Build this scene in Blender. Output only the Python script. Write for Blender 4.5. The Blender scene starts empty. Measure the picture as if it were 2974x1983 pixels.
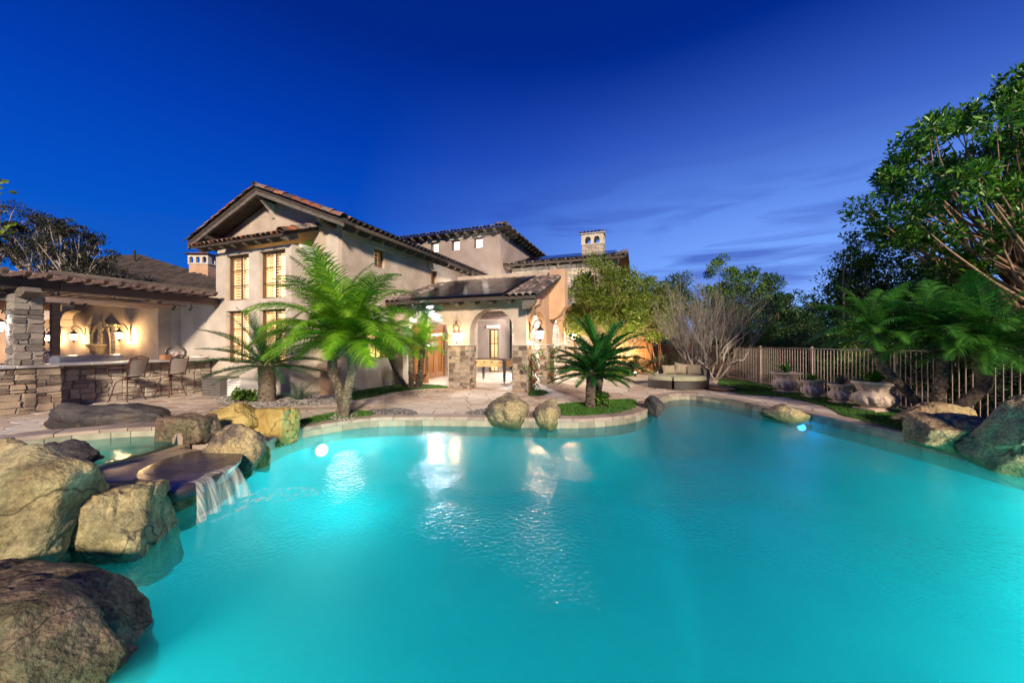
import bpy, math, random
import numpy as np
from mathutils import Vector, Matrix, noise, Euler, Quaternion

SC = bpy.context.scene
COL = SC.collection
R = math.radians
PI = math.pi

# ---------------------------------------------------------------- camera
F, CX, HZ, CH = 1060.0, 1487.0, 995.0, 1.55
cam_d = bpy.data.cameras.new('camera')
cam = bpy.data.objects.new('camera', cam_d)
COL.objects.link(cam)
cam_d.sensor_width = 36.0
cam_d.lens = 36.0 * F / 2974.0
cam_d.shift_y = 3.5 / 2974.0
cam.location = (0, 0, CH)
cam.rotation_euler = (R(90), 0, 0)
cam_d.clip_start = 0.05
cam_d.clip_end = 900
SC.camera = cam

# ---------------------------------------------------------------- light
SC.view_settings.view_transform = 'Standard'
SC.view_settings.look = 'None'
SC.view_settings.gamma = 1
SC.view_settings.exposure = 0.5
SC.view_settings.use_curve_mapping = False
SC.cycles.use_denoising = True
SC.cycles.max_bounces = 8
SC.cycles.diffuse_bounces = 3
SC.cycles.glossy_bounces = 3
SC.cycles.transparent_max_bounces = 16
SC.cycles.caustics_reflective = False
SC.cycles.caustics_refractive = False
SC.cycles.sample_clamp_indirect = 3.0

world = bpy.data.worlds.new('World')
SC.world = world
world.use_nodes = True
wt = world.node_tree
for n in list(wt.nodes):
    wt.nodes.remove(n)


def N(tree, kind, **kw):
    n = tree.nodes.new(kind)
    for k, v in kw.items():
        setattr(n, k, v)
    return n


def LK(tree, a, b):
    tree.links.new(a, b)


def ramp(tree, stops, interp='LINEAR'):
    n = tree.nodes.new('ShaderNodeValToRGB')
    cr = n.color_ramp
    cr.interpolation = interp
    while len(cr.elements) < len(stops):
        cr.elements.new(0.5)
    for e, (p, c) in zip(cr.elements, stops):
        e.position = p
        e.color = (c[0], c[1], c[2], 1)
    return n


def mathn(tree, op, a=None, b=None, c=None, clamp=False):
    n = tree.nodes.new('ShaderNodeMath')
    n.operation = op
    n.use_clamp = clamp
    for i, v in enumerate((a, b, c)):
        if v is None:
            continue
        if isinstance(v, (int, float)):
            n.inputs[i].default_value = v
        else:
            tree.links.new(v, n.inputs[i])
    return n.outputs[0]


def mixc(tree, fac, a, b, mode='MIX'):
    n = tree.nodes.new('ShaderNodeMix')
    n.data_type = 'RGBA'
    n.blend_type = mode
    for sock, v in ((n.inputs[0], fac), (n.inputs[6], a), (n.inputs[7], b)):
        if isinstance(v, (int, float)):
            sock.default_value = v
        elif isinstance(v, (tuple, list)):
            sock.default_value = (v[0], v[1], v[2], 1)
        else:
            tree.links.new(v, sock)
    return n.outputs[2]


# twilight sky: colour by elevation, an afterglow low on the right, wisps of cloud
tc = N(wt, 'ShaderNodeTexCoord')
nrm = N(wt, 'ShaderNodeVectorMath', operation='NORMALIZE')
LK(wt, tc.outputs['Generated'], nrm.inputs[0])
sx = N(wt, 'ShaderNodeSeparateXYZ')
LK(wt, nrm.outputs[0], sx.inputs[0])
elev = mathn(wt, 'ADD', sx.outputs[2], 0.0, clamp=True)
base = ramp(wt, [(0.0, (.012, .10, .38)), (.12, (.003, .092, .44)), (.28, (.0008, .058, .40)),
                 (.45, (.0003, .033, .31)), (.62, (.0003, .015, .18)), (1.0, (.0003, .010, .11))])
LK(wt, elev, base.inputs[0])
gd = N(wt, 'ShaderNodeVectorMath', operation='DOT_PRODUCT')
ga = R(38)
gd.inputs[1].default_value = (math.sin(ga), math.cos(ga), 0.0)
LK(wt, nrm.outputs[0], gd.inputs[0])
g1 = ramp(wt, [(0.0, (0, 0, 0)), (.45, (0, 0, 0)), (.75, (.35, .35, .35)), (1.0, (1, 1, 1))])
LK(wt, gd.outputs['Value'], g1.inputs[0])
g2 = ramp(wt, [(0.0, (1, 1, 1)), (.10, (.95, .95, .95)), (.28, (.58, .58, .58)), (.44, (.2, .2, .2)), (.6, (0, 0, 0))])
LK(wt, elev, g2.inputs[0])
gf = mathn(wt, 'MULTIPLY', g1.outputs[0], g2.outputs[0])
sky1 = mixc(wt, gf, base.outputs[0], (.19, .36, .84))
# wisps
mp = N(wt, 'ShaderNodeMapping')
mp.inputs['Rotation'].default_value = (R(0), R(-11), R(0))
mp.inputs['Scale'].default_value = (2.0, 2.0, 14.0)
LK(wt, nrm.outputs[0], mp.inputs[0])
nz = N(wt, 'ShaderNodeTexNoise')
nz.inputs['Scale'].default_value = 1.3
nz.inputs['Detail'].default_value = 5
nz.inputs['Distortion'].default_value = .6
LK(wt, mp.outputs[0], nz.inputs['Vector'])
wr = ramp(wt, [(0.0, (0, 0, 0)), (.46, (0, 0, 0)), (.60, (1, 1, 1)), (1.0, (1, 1, 1))])
LK(wt, nz.outputs['Fac'], wr.inputs[0])
we = ramp(wt, [(0.0, (.2, .2, .2)), (.08, (.8, .8, .8)), (.24, (1, 1, 1)), (.36, (.35, .35, .35)), (.46, (0, 0, 0))])
LK(wt, elev, we.inputs[0])
wg = ramp(wt, [(0.0, (.1, .1, .1)), (.5, (.25, .25, .25)), (.75, (.75, .75, .75)), (1.0, (.7, .7, .7))])
LK(wt, gd.outputs['Value'], wg.inputs[0])
wf = mathn(wt, 'MULTIPLY', mathn(wt, 'MULTIPLY', wr.outputs[0], we.outputs[0]), wg.outputs[0])
sky2 = mixc(wt, mathn(wt, 'MULTIPLY', wf, .95), sky1, (.018, .045, .30))
bg = N(wt, 'ShaderNodeBackground')
bg.inputs[1].default_value = 1.0
LK(wt, sky2, bg.inputs[0])
wo = N(wt, 'ShaderNodeOutputWorld')
LK(wt, bg.outputs[0], wo.inputs[0])

sun_d = bpy.data.lights.new('sun', 'SUN')  # stands in for the flash from the camera side; no sun is up
sun_d.energy = 4.9
sun_d.angle = R(6)
sun_d.color = (1.0, .83, .64)
sun = bpy.data.objects.new('sun', sun_d)
COL.objects.link(sun)
sun.rotation_euler = Vector((-.20, .91, -.37)).to_track_quat('-Z', 'Y').to_euler()


# ---------------------------------------------------------------- helpers
def P(px, py, Y):
    return Vector(((px - CX) / F * Y, Y, CH - (py - HZ) / F * Y))


def G(px, py, z=0.0):
    Y = F * (CH - z) / (py - HZ)
    return Vector(((px - CX) / F * Y, Y, z))


TH = R(21)
O0 = Vector((-5.10, 10.95, 0))
Bv = Vector((math.cos(TH), -math.sin(TH), 0))
Av = Vector((math.sin(TH), math.cos(TH), 0))
HM = Matrix.Translation(O0) @ Matrix.Rotation(-TH, 4, 'Z')


def H(u, v, z=0.0):
    return O0 + Bv * u + Av * v + Vector((0, 0, z))


class MB:
    def __init__(s, M=None):
        s.v, s.f, s.M = [], [], M

    def add(s, vs, fs):
        o = len(s.v)
        if s.M is not None:
            vs = [s.M @ Vector(p) for p in vs]
        s.v.extend([tuple(p) for p in vs])
        s.f.extend([tuple(i + o for i in f) for f in fs])

    def box(s, a, b, M=None):
        x0, y0, z0 = a
        x1, y1, z1 = b
        vs = [Vector(p) for p in ((x0, y0, z0), (x1, y0, z0), (x1, y1, z0), (x0, y1, z0), (x0, y0, z1), (x1, y0, z1), (x1, y1, z1), (x0, y1, z1))]
        if M is not None:
            vs = [M @ p for p in vs]
        s.add(vs, [(0, 3, 2, 1), (4, 5, 6, 7), (0, 1, 5, 4), (1, 2, 6, 5), (2, 3, 7, 6), (3, 0, 4, 7)])

    def bbox(s, a, b, c=0.01, M=None):
        """box with chamfered vertical and top edges"""
        x0, y0, z0 = a
        x1, y1, z1 = b
        o = []
        ring = [(x0 + c, y0), (x1 - c, y0), (x1, y0 + c), (x1, y1 - c), (x1 - c, y1), (x0 + c, y1), (x0, y1 - c), (x0, y0 + c)]
        ri = [(x0 + 2 * c, y0 + c), (x1 - 2 * c, y0 + c), (x1 - c, y0 + 2 * c), (x1 - c, y1 - 2 * c), (x1 - 2 * c, y1 - c), (x0 + 2 * c, y1 - c), (x0 + c, y1 - 2 * c), (x0 + c, y0 + 2 * c)]
        vs = [(p[0], p[1], z0 + c) for p in ring] + [(p[0], p[1], z1 - c) for p in ring] + [(p[0], p[1], z1) for p in ri] + [(p[0], p[1], z0) for p in ri]
        vs = [Vector(p) for p in vs]
        if M is not None:
            vs = [M @ p for p in vs]
        fs = []
        for i in range(8):
            j = (i + 1) % 8
            fs += [(i, j, j + 8, i + 8), (i + 8, j + 8, j + 16, i + 16), (i + 24, j + 24, j, i)]
        fs += [tuple(range(16, 24)), tuple(reversed(range(24, 32)))]
        s.add(vs, fs)

    def prism(s, pts, d0, d1, axis='y'):
        """2-D outline extruded along an axis. axis y: pts are (x,z); axis z: (x,y); axis x: (y,z)"""
        n = len(pts)
        def mk(p, d):
            return {'y': (p[0], d, p[1]), 'z': (p[0], p[1], d), 'x': (d, p[0], p[1])}[axis]
        vs = [mk(p, d0) for p in pts] + [mk(p, d1) for p in pts]
        fs = [(i, (i + 1) % n, (i + 1) % n + n, i + n) for i in range(n)]
        fs += [tuple(reversed(range(n))), tuple(range(n, 2 * n))]
        s.add(vs, fs)

    def tube(s, pts, rad, n=8, cap=True, flat=1.0):
        pts = [Vector(p) for p in pts]
        if isinstance(rad, (int, float)):
            rad = [rad] * len(pts)
        vs, fs = [], []
        t0 = (pts[1] - pts[0]).normalized()
        up = Vector((0, 0, 1)) if abs(t0.z) < .9 else Vector((1, 0, 0))
        nx = t0.cross(up).normalized()
        for i, p in enumerate(pts):
            t = (pts[min(i + 1, len(pts) - 1)] - pts[max(i - 1, 0)])
            if t.length < 1e-9:
                t = t0
            t.normalize()
            nx = (nx - t * nx.dot(t))
            if nx.length < 1e-6:
                nx = t.orthogonal()
            nx.normalize()
            ny = t.cross(nx)
            for k in range(n):
                a = 2 * PI * k / n
                vs.append(p + (nx * math.cos(a) + ny * math.sin(a) * flat) * rad[i])
        m = len(pts)
        for i in range(m - 1):
            for k in range(n):
                k2 = (k + 1) % n
                fs.append((i * n + k, i * n + k2, (i + 1) * n + k2, (i + 1) * n + k))
        if cap:
            fs.append(tuple(reversed(range(n))))
            fs.append(tuple((m - 1) * n + k for k in range(n)))
        s.add(vs, fs)

    def lathe(s, prof, n=24, c=(0, 0, 0), wob=None):
        vs, fs = [], []
        for i, (r, z) in enumerate(prof):
            for k in range(n):
                a = 2 * PI * k / n
                rr = r * (wob(a, z) if wob else 1)
                vs.append((c[0] + rr * math.cos(a), c[1] + rr * math.sin(a), c[2] + z))
        m = len(prof)
        for i in range(m - 1):
            for k in range(n):
                k2 = (k + 1) % n
                fs.append((i * n + k, i * n + k2, (i + 1) * n + k2, (i + 1) * n + k))
        fs.append(tuple(reversed(range(n))))
        fs.append(tuple((m - 1) * n + k for k in range(n)))
        s.add(vs, fs)

    def ball(s, c, r, nu=12, nv=8, f=None):
        if isinstance(r, (int, float)):
            r = (r, r, r)
        vs = [(c[0], c[1], c[2] - r[2])]
        for j in range(1, nv):
            b = PI * j / nv - PI / 2
            for i in range(nu):
                a = 2 * PI * i / nu
                vs.append((c[0] + r[0] * math.cos(b) * math.cos(a), c[1] + r[1] * math.cos(b) * math.sin(a), c[2] + r[2] * math.sin(b)))
        vs.append((c[0], c[1], c[2] + r[2]))
        fs = [(0, 1 + (i + 1) % nu, 1 + i) for i in range(nu)]
        for j in range(nv - 2):
            for i in range(nu):
                i2 = (i + 1) % nu
                fs.append((1 + j * nu + i, 1 + j * nu + i2, 1 + (j + 1) * nu + i2, 1 + (j + 1) * nu + i))
        t = len(vs) - 1
        fs += [(1 + (nv - 2) * nu + i, 1 + (nv - 2) * nu + (i + 1) % nu, t) for i in range(nu)]
        s.add(vs, fs)

    def mesh(s, name, mat, smooth=False):
        me = bpy.data.meshes.new(name)
        me.from_pydata(s.v, [], s.f)
        if isinstance(mat, (list, tuple)):
            for m in mat:
                me.materials.append(m)
        elif mat:
            me.materials.append(mat)
        if smooth:
            me.shade_smooth()
            if smooth == 'auto':
                try:
                    me.set_sharp_from_angle(angle=R(38))
                except Exception:
                    pass
        me.update()
        return me

    def build(s, name, mat, parent=None, smooth=False, fix=False):
        me = s.mesh(name, mat, smooth)
        if fix:
            import bmesh
            bm = bmesh.new()
            bm.from_mesh(me)
            bmesh.ops.recalc_face_normals(bm, faces=bm.faces)
            bm.to_mesh(me)
            bm.free()
        return link(name, me, parent)


def link(name, me, parent=None, M=None):
    o = bpy.data.objects.new(name, me)
    COL.objects.link(o)
    if parent is not None:
        o.parent = parent
    if M is not None:
        o.matrix_local = M
    return o


def tag(o, label=None, cat=None, group=None, kind=None):
    if label:
        o['label'] = label
    if cat:
        o['category'] = cat
    if group:
        o['group'] = group
    if kind:
        o['kind'] = kind
    return o


def empty(name, M=None, label=None, cat=None, group=None, kind=None):
    o = bpy.data.objects.new(name, None)
    o.empty_display_size = .1
    COL.objects.link(o)
    if M is not None:
        if isinstance(M, (Vector, tuple)):
            o.location = M
        else:
            o.matrix_world = M
    return tag(o, label, cat, group, kind)


def kids(o):
    return KIDS.get(o.name, [])


def copy_tree(o, label=None, group=None):
    def rec(x, par):
        c = x.copy()
        COL.objects.link(c)
        if par is not None:
            c.parent = par
        for ch in list(x.children):
            rec(ch, c)
        return c
    r = rec(o, None)
    if label:
        r['label'] = label
    if group:
        r['group'] = group
    return r


def TR(x, y, z, rz=0.0, s=1.0):
    return Matrix.Translation((x, y, z)) @ Matrix.Rotation(rz, 4, 'Z') @ Matrix.Scale(s, 4)


def np_mesh(name, V, Fc, mat, smooth=False):
    me = bpy.data.meshes.new(name)
    V = np.asarray(V, dtype=np.float32)
    Fc = np.asarray(Fc, dtype=np.int32)
    me.vertices.add(len(V))
    me.vertices.foreach_set('co', V.ravel())
    k = Fc.shape[1]
    me.loops.add(Fc.size)
    me.loops.foreach_set('vertex_index', Fc.ravel())
    me.polygons.add(len(Fc))
    me.polygons.foreach_set('loop_start', np.arange(0, Fc.size, k, dtype=np.int32))
    me.polygons.foreach_set('loop_total', np.full(len(Fc), k, dtype=np.int32))
    me.update(calc_edges=True)
    me.validate()
    me.materials.append(mat)
    if smooth:
        me.shade_smooth()
    return me


# ---------------------------------------------------------------- materials
def mat(name, stops, scale=3.0, detail=4, rough=.7, bump=None, island=0.0, objrand=0.0, metallic=0.0, spec=.5,
        extra=None, stretch=(1, 1, 1), translucent=0.0, coat=0.0, world=False, subs=0.0):
    m = bpy.data.materials.new(name)
    m.use_nodes = True
    t = m.node_tree
    bs = t.nodes['Principled BSDF']
    co = N(t, 'ShaderNodeTexCoord')
    mp = N(t, 'ShaderNodeMapping')
    mp.inputs['Scale'].default_value = stretch
    if world:
        gm = N(t, 'ShaderNodeNewGeometry')
        LK(t, gm.outputs['Position'], mp.inputs[0])
    else:
        LK(t, co.outputs['Object'], mp.inputs[0])
    nz = N(t, 'ShaderNodeTexNoise')
    nz.inputs['Scale'].default_value = scale
    nz.inputs['Detail'].default_value = detail
    LK(t, mp.outputs[0], nz.inputs['Vector'])
    fac = nz.outputs['Fac']
    if island or objrand:
        geo = N(t, 'ShaderNodeNewGeometry')
        oi = N(t, 'ShaderNodeObjectInfo')
        r = mathn(t, 'FRACT', mathn(t, 'ADD', geo.outputs['Random Per Island'], mathn(t, 'MULTIPLY', oi.outputs['Random'], 7.31)))
        w = max(island, objrand)
        r = mathn(t, 'MULTIPLY', mathn(t, 'SUBTRACT', r, .5), w)
        fac = mathn(t, 'ADD', fac, r, clamp=True)
    if len(stops) == 1:
        stops = [(0.0, stops[0][1] if isinstance(stops[0][1], tuple) else stops[0])] * 2
    cr = ramp(t, stops)
    LK(t, fac, cr.inputs[0])
    col = cr.outputs[0]
    if extra:
        col = extra(t, col, mp, nz)
    LK(t, col, bs.inputs['Base Color'])
    bs.inputs['Roughness'].default_value = rough
    bs.inputs['Metallic'].default_value = metallic
    bs.inputs['Specular IOR Level'].default_value = spec
    if coat:
        bs.inputs['Coat Weight'].default_value = coat
    if bump:
        bn = N(t, 'ShaderNodeTexNoise')
        bn.inputs['Scale'].default_value = bump[0]
        bn.inputs['Detail'].default_value = 6
        LK(t, mp.outputs[0], bn.inputs['Vector'])
        b = N(t, 'ShaderNodeBump')
        b.inputs['Strength'].default_value = bump[1]
        b.inputs['Distance'].default_value = bump[2] if len(bump) > 2 else .01
        LK(t, bn.outputs['Fac'], b.inputs['Height'])
        LK(t, b.outputs[0], bs.inputs['Normal'])
    if translucent:
        tl = N(t, 'ShaderNodeBsdfTranslucent')
        LK(t, col, tl.inputs[0])
        mx = N(t, 'ShaderNodeMixShader')
        mx.inputs[0].default_value = translucent
        LK(t, bs.outputs[0], mx.inputs[1])
        LK(t, tl.outputs[0], mx.inputs[2])
        LK(t, mx.outputs[0], t.nodes['Material Output'].inputs[0])
    return m


def emis(name, col, strength, noise_amt=0.0, scale=2.0):
    m = bpy.data.materials.new(name)
    m.use_nodes = True
    t = m.node_tree
    bs = t.nodes['Principled BSDF']
    bs.inputs['Base Color'].default_value = (.5, .4, .3, 1)
    bs.inputs['Emission Color'].default_value = (*col, 1)
    bs.inputs['Emission Strength'].default_value = strength
    if noise_amt:
        co = N(t, 'ShaderNodeTexCoord')
        nz = N(t, 'ShaderNodeTexNoise')
        nz.inputs['Scale'].default_value = scale
        LK(t, co.outputs['Object'], nz.inputs['Vector'])
        v = mathn(t, 'MULTIPLY', mathn(t, 'POWER', nz.outputs['Fac'], 2.0), strength * 4 * noise_amt)
        v = mathn(t, 'ADD', v, strength * (1 - noise_amt))
        LK(t, v, bs.inputs['Emission Strength'])
    return m


def speckle(t, c, mp, lo=.3, hi=1.5, sc=30):
    n3 = N(t, 'ShaderNodeTexNoise')
    n3.inputs['Scale'].default_value = sc
    n3.inputs['Detail'].default_value = 6
    n3.inputs['Roughness'].default_value = .75
    LK(t, mp.outputs[0], n3.inputs['Vector'])
    r3 = ramp(t, [(0, (lo, lo, lo)), (.36, (lo * 1.6, lo * 1.6, lo * 1.6)), (.5, (1, 1, 1)), (.62, (hi, hi * .98, hi * .95)), (1, (hi, hi, hi))])
    LK(t, n3.outputs['Fac'], r3.inputs[0])
    return mixc(t, 1.0, c, r3.outputs[0], 'MULTIPLY')


def rock_extra(t, col, mp, nz):
    n2 = N(t, 'ShaderNodeTexNoise')
    n2.inputs['Scale'].default_value = 1.7
    n2.inputs['Detail'].default_value = 7
    n2.inputs['Roughness'].default_value = .7
    LK(t, mp.outputs[0], n2.inputs['Vector'])
    r2 = ramp(t, [(0, (0, 0, 0)), (.47, (0, 0, 0)), (.56, (1, 1, 1)), (1, (1, 1, 1))])
    LK(t, n2.outputs['Fac'], r2.inputs[0])
    c = mixc(t, mathn(t, 'MULTIPLY', r2.outputs[0], .75), col, (.40, .32, .15))
    n3 = N(t, 'ShaderNodeTexNoise')
    n3.inputs['Scale'].default_value = 34
    n3.inputs['Detail'].default_value = 5
    LK(t, mp.outputs[0], n3.inputs['Vector'])
    r3 = ramp(t, [(0, (.25, .25, .25)), (.42, (.7, .7, .7)), (.6, (1.15, 1.15, 1.15)), (1, (1.5, 1.45, 1.4))])
    LK(t, n3.outputs['Fac'], r3.inputs[0])
    c = mixc(t, 1.0, c, r3.outputs[0], 'MULTIPLY')
    # green near the waterline: pool glow put into the colour, plus some algae
    g = N(t, 'ShaderNodeNewGeometry')
    sp = N(t, 'ShaderNodeSeparateXYZ')
    LK(t, g.outputs['Position'], sp.inputs[0])
    zz = mathn(t, 'ADD', sp.outputs[2], mathn(t, 'MULTIPLY', n2.outputs['Fac'], .35))
    rz = ramp(t, [(0, (1, 1, 1)), (.10, (1, 1, 1)), (.22, (0, 0, 0)), (1, (0, 0, 0))])
    LK(t, zz, rz.inputs[0])
    c = mixc(t, mathn(t, 'MULTIPLY', rz.outputs[0], .7), c, (.055, .12, .045))
    return c


def crack_extra(base_fn=None, scale=2.2, w=.02, dark=(.02, .018, .015), amt=.8):
    def fn(t, col, mp, nz):
        if base_fn:
            col = base_fn(t, col, mp, nz)
        dn = N(t, 'ShaderNodeTexNoise')
        dn.inputs['Scale'].default_value = 3
        LK(t, mp.outputs[0], dn.inputs['Vector'])
        dv = mixc(t, .35, mp.outputs[0], dn.outputs['Color'])
        vo = N(t, 'ShaderNodeTexVoronoi', feature='DISTANCE_TO_EDGE')
        vo.inputs['Scale'].default_value = scale
        LK(t, dv, vo.inputs['Vector'])
        r = ramp(t, [(0, (1, 1, 1)), (w, (0, 0, 0)), (1, (0, 0, 0))])
        LK(t, vo.outputs['Distance'], r.inputs[0])
        return mixc(t, mathn(t, 'MULTIPLY', r.outputs[0], amt), col, dark)
    return fn


MT = {}


def _stain(t, col, mp, c, a, sc):
    n = N(t, 'ShaderNodeTexNoise')
    n.inputs['Scale'].default_value = sc
    n.inputs['Detail'].default_value = 8
    n.inputs['Roughness'].default_value = .65
    LK(t, mp.outputs[0], n.inputs['Vector'])
    r = ramp(t, [(0, (0, 0, 0)), (.42, (0, 0, 0)), (.68, (1, 1, 1)), (1, (1, 1, 1))])
    LK(t, n.outputs['Fac'], r.inputs[0])
    return mixc(t, mathn(t, 'MULTIPLY', r.outputs[0], a), col, c)


stain = lambda c, a=.35, sc=.8: (lambda t, col, mp, nz: _stain(t, col, mp, c, a, sc))


MT['stucco'] = mat('stucco', [(0.3, (.40, .325, .25)), (.55, (.48, .395, .315)), (.75, (.53, .45, .365))], scale=2.2, detail=8, rough=.9, bump=(16, .55, .012), extra=stain((.23, .17, .13), .6, .9))
MT['stucco_light'] = mat('stucco_light', [(0.3, (.47, .41, .34)), (.7, (.58, .52, .44))], scale=2.5, detail=8, rough=.9, bump=(14, .5, .012), extra=stain((.33, .27, .22), .55, 1.1))
MT['stucco_orange'] = mat('stucco_orange', [(0.3, (.42, .26, .16)), (.7, (.52, .34, .22))], scale=2.0, detail=8, rough=.9, bump=(14, .5, .012), extra=stain((.28, .175, .11), .5, .9))  # orange lamplight on the arcade side and far wall put into this stucco
MT['stucco_white'] = mat('stucco_white', [(0.3, (.60, .58, .55)), (.7, (.70, .68, .65))], scale=2.0, detail=6, rough=.9, bump=(50, .25, .005))
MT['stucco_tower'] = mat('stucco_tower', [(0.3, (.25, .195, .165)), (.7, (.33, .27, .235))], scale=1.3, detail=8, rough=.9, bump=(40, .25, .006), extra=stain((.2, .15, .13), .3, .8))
MT['stone'] = mat('rubble_stone', [(0.12, (.10, .07, .05)), (.35, (.22, .165, .12)), (.55, (.32, .26, .19)), (.72, (.38, .29, .20)), (.9, (.25, .22, .20))], scale=5, detail=8, rough=.88, bump=(38, .8, .012), island=.75)
MT['stone_grey'] = mat('grey_rubble_stone', [(0.12, (.10, .085, .075)), (.4, (.19, .165, .145)), (.65, (.27, .24, .21)), (.9, (.22, .16, .13))], scale=5, detail=8, rough=.88, bump=(38, .8, .012), island=.7)
MT['stone_pale'] = mat('pale_rubble_stone', [(0.12, (.24, .20, .16)), (.4, (.36, .31, .25)), (.65, (.46, .40, .33)), (.9, (.38, .29, .22))], scale=5, detail=8, rough=.88, bump=(38, .8, .012), island=.7)
MT['mortar'] = mat('mortar', [(0.3, (.22, .20, .175)), (.7, (.30, .28, .25))], scale=12, rough=.95, bump=(80, .5, .006))
MT['flag'] = mat('flagstone', [(0.1, (.27, .20, .155)), (.3, (.40, .31, .24)), (.5, (.50, .42, .35)), (.7, (.56, .48, .41)), (.9, (.45, .40, .37))], scale=2.3, detail=8, rough=.72, bump=(18, .6, .012), island=.6, extra=stain((.23, .17, .13), .4, 3.0))
MT['joint'] = mat('patio_mortar', [(0.3, (.10, .08, .065)), (.7, (.17, .135, .11))], scale=9, rough=.95, bump=(60, .4, .005))
MT['coping'] = mat('coping_stone', [(0.15, (.20, .15, .12)), (.4, (.29, .225, .18)), (.65, (.36, .28, .22)), (.9, (.27, .235, .21))], scale=4, detail=8, rough=.75, bump=(22, .6, .01), island=.6)
MT['band'] = mat('waterline_tile', [(0.15, (.14, .13, .09)), (.5, (.26, .24, .17)), (.85, (.36, .33, .24))], scale=6, detail=6, rough=.45, bump=(30, .4, .006), island=.6)
MT['rock'] = mat('boulder_rock', [(0.2, (.045, .038, .03)), (.42, (.13, .10, .075)), (.6, (.21, .165, .12)), (.8, (.27, .21, .13))], scale=3.2, detail=10, rough=.85, bump=(30, .9, .02), extra=rock_extra, spec=.3)
MT['rock_lichen'] = mat('lichen_boulder_rock', [(0.2, (.17, .13, .07)), (.42, (.38, .30, .15)), (.6, (.52, .44, .24)), (.8, (.60, .52, .33))], scale=3.4, detail=12, rough=.9, bump=(34, 1.0, .02), extra=crack_extra(lambda t, c, mp, nz: speckle(t, _stain(t, _stain(t, c, mp, (.12, .075, .045), .8, 2.6), mp, (.04, .075, .035), .6, 1.5), mp, .38, 1.45, 24), 1.3, .010), spec=.25)
MT['rock_brown'] = mat('brown_boulder_rock', [(0.2, (.05, .032, .024)), (.42, (.14, .085, .058)), (.6, (.24, .16, .11)), (.8, (.32, .24, .17))], scale=4.2, detail=10, rough=.85, bump=(34, 1.0, .02), extra=crack_extra(lambda t, c, mp, nz: speckle(t, _stain(t, c, mp, (.05, .075, .03), .8, 1.6), mp, .35, 1.6, 22), 1.7, .012), spec=.3)
MT['bark_grey'] = mat('grey_bark', [(0.2, (.10, .088, .08)), (.5, (.19, .165, .15)), (.8, (.28, .25, .23))], scale=9, detail=6, rough=.9)
MT['rock_dark'] = mat('dark_boulder_rock', [(0.2, (.018, .017, .018)), (.5, (.05, .046, .045)), (.75, (.10, .08, .065))], scale=3, detail=10, rough=.6, bump=(30, .9, .02), extra=crack_extra(None, 2.0, .02), spec=.4)
MT['rock_tan'] = mat('tan_boulder_rock', [(0.2, (.17, .11, .06)), (.45, (.31, .215, .12)), (.65, (.41, .31, .18)), (.85, (.47, .38, .25))], scale=2.6, detail=10, rough=.85, bump=(30, .9, .02), extra=crack_extra(rock_extra, 1.4, .012), spec=.3)
MT['rock_yellow'] = mat('yellow_boulder_rock', [(0.2, (.15, .10, .025)), (.45, (.34, .24, .07)), (.65, (.45, .34, .12)), (.85, (.42, .36, .21))], scale=3.4, detail=10, rough=.85, bump=(26, 1.0, .03), extra=crack_extra(None, 2.4, .02), spec=.3)
MT['slab'] = mat('wet_dark_slab', [(0.2, (.02, .014, .02)), (.5, (.05, .036, .045)), (.8, (.10, .08, .085))], scale=3, detail=7, rough=.18, bump=(9, .5, .01), stretch=(1, 3, 1))
MT['spill'] = mat('wet_tan_ledge', [(0.2, (.22, .16, .09)), (.7, (.40, .31, .19))], scale=3, detail=7, rough=.4, bump=(9, .4, .01), stretch=(1, 3, 1))
MT['plaster'] = mat('pool_plaster', [(0.25, (.018, .58, .74)), (.75, (.035, .70, .84))], scale=1.2, rough=.6)
MT['spa_plaster'] = mat('spa_plaster', [(0.3, (.05, .35, .38)), (.7, (.08, .42, .42))], scale=2, rough=.6)
MT['grass'] = mat('lawn_blades', [(0.2, (.022, .075, .008)), (.5, (.045, .15, .012)), (.8, (.08, .22, .02))], scale=5, rough=.6, island=.6, translucent=.25)
MT['soil'] = mat('lawn_base', [(0.3, (.02, .055, .010)), (.7, (.04, .085, .018))], scale=18, rough=.95, bump=(60, .6, .01))
MT['dirt'] = mat('garden_soil', [(0.3, (.035, .027, .02)), (.7, (.08, .06, .045))], scale=6, rough=.95, bump=(40, .7, .02))
MT['gravel'] = mat('gravel_stone', [(0.1, (.05, .05, .052)), (.4, (.15, .14, .13)), (.65, (.30, .27, .24)), (.9, (.42, .37, .32))], scale=9, rough=.8, island=.95)
MT['gravel_dark'] = mat('dark_pebble', [(0.1, (.03, .03, .034)), (.5, (.09, .088, .09)), (.9, (.22, .20, .19))], scale=9, rough=.6, island=.9)
MT['gravel_red'] = mat('tan_pebble', [(0.1, (.14, .09, .06)), (.5, (.30, .22, .16)), (.9, (.5, .42, .34))], scale=9, rough=.8, island=.9)
MT['tile'] = mat('clay_roof_tile', [(0.05, (.025, .022, .022)), (.36, (.08, .05, .042)), (.48, (.24, .075, .035)), (.60, (.40, .14, .065)), (.72, (.15, .09, .07)), (.85, (.30, .24, .20)), (.97, (.07, .06, .06))], scale=3, detail=6, rough=.8, bump=(40, .4, .006), island=.9)
MT['tile_grey'] = mat('weathered_roof_tile', [(0.05, (.035, .03, .03)), (.35, (.10, .08, .07)), (.6, (.22, .15, .12)), (.8, (.34, .29, .25)), (.97, (.16, .12, .10))], scale=3, detail=6, rough=.8, bump=(40, .4, .006), island=.8)
MT['tile_dark'] = mat('dark_roof_tile', [(0.05, (.010, .009, .009)), (.4, (.026, .019, .017)), (.7, (.05, .032, .026)), (.97, (.035, .03, .03))], scale=3, detail=6, rough=.85, bump=(40, .4, .006), island=.8)
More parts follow.
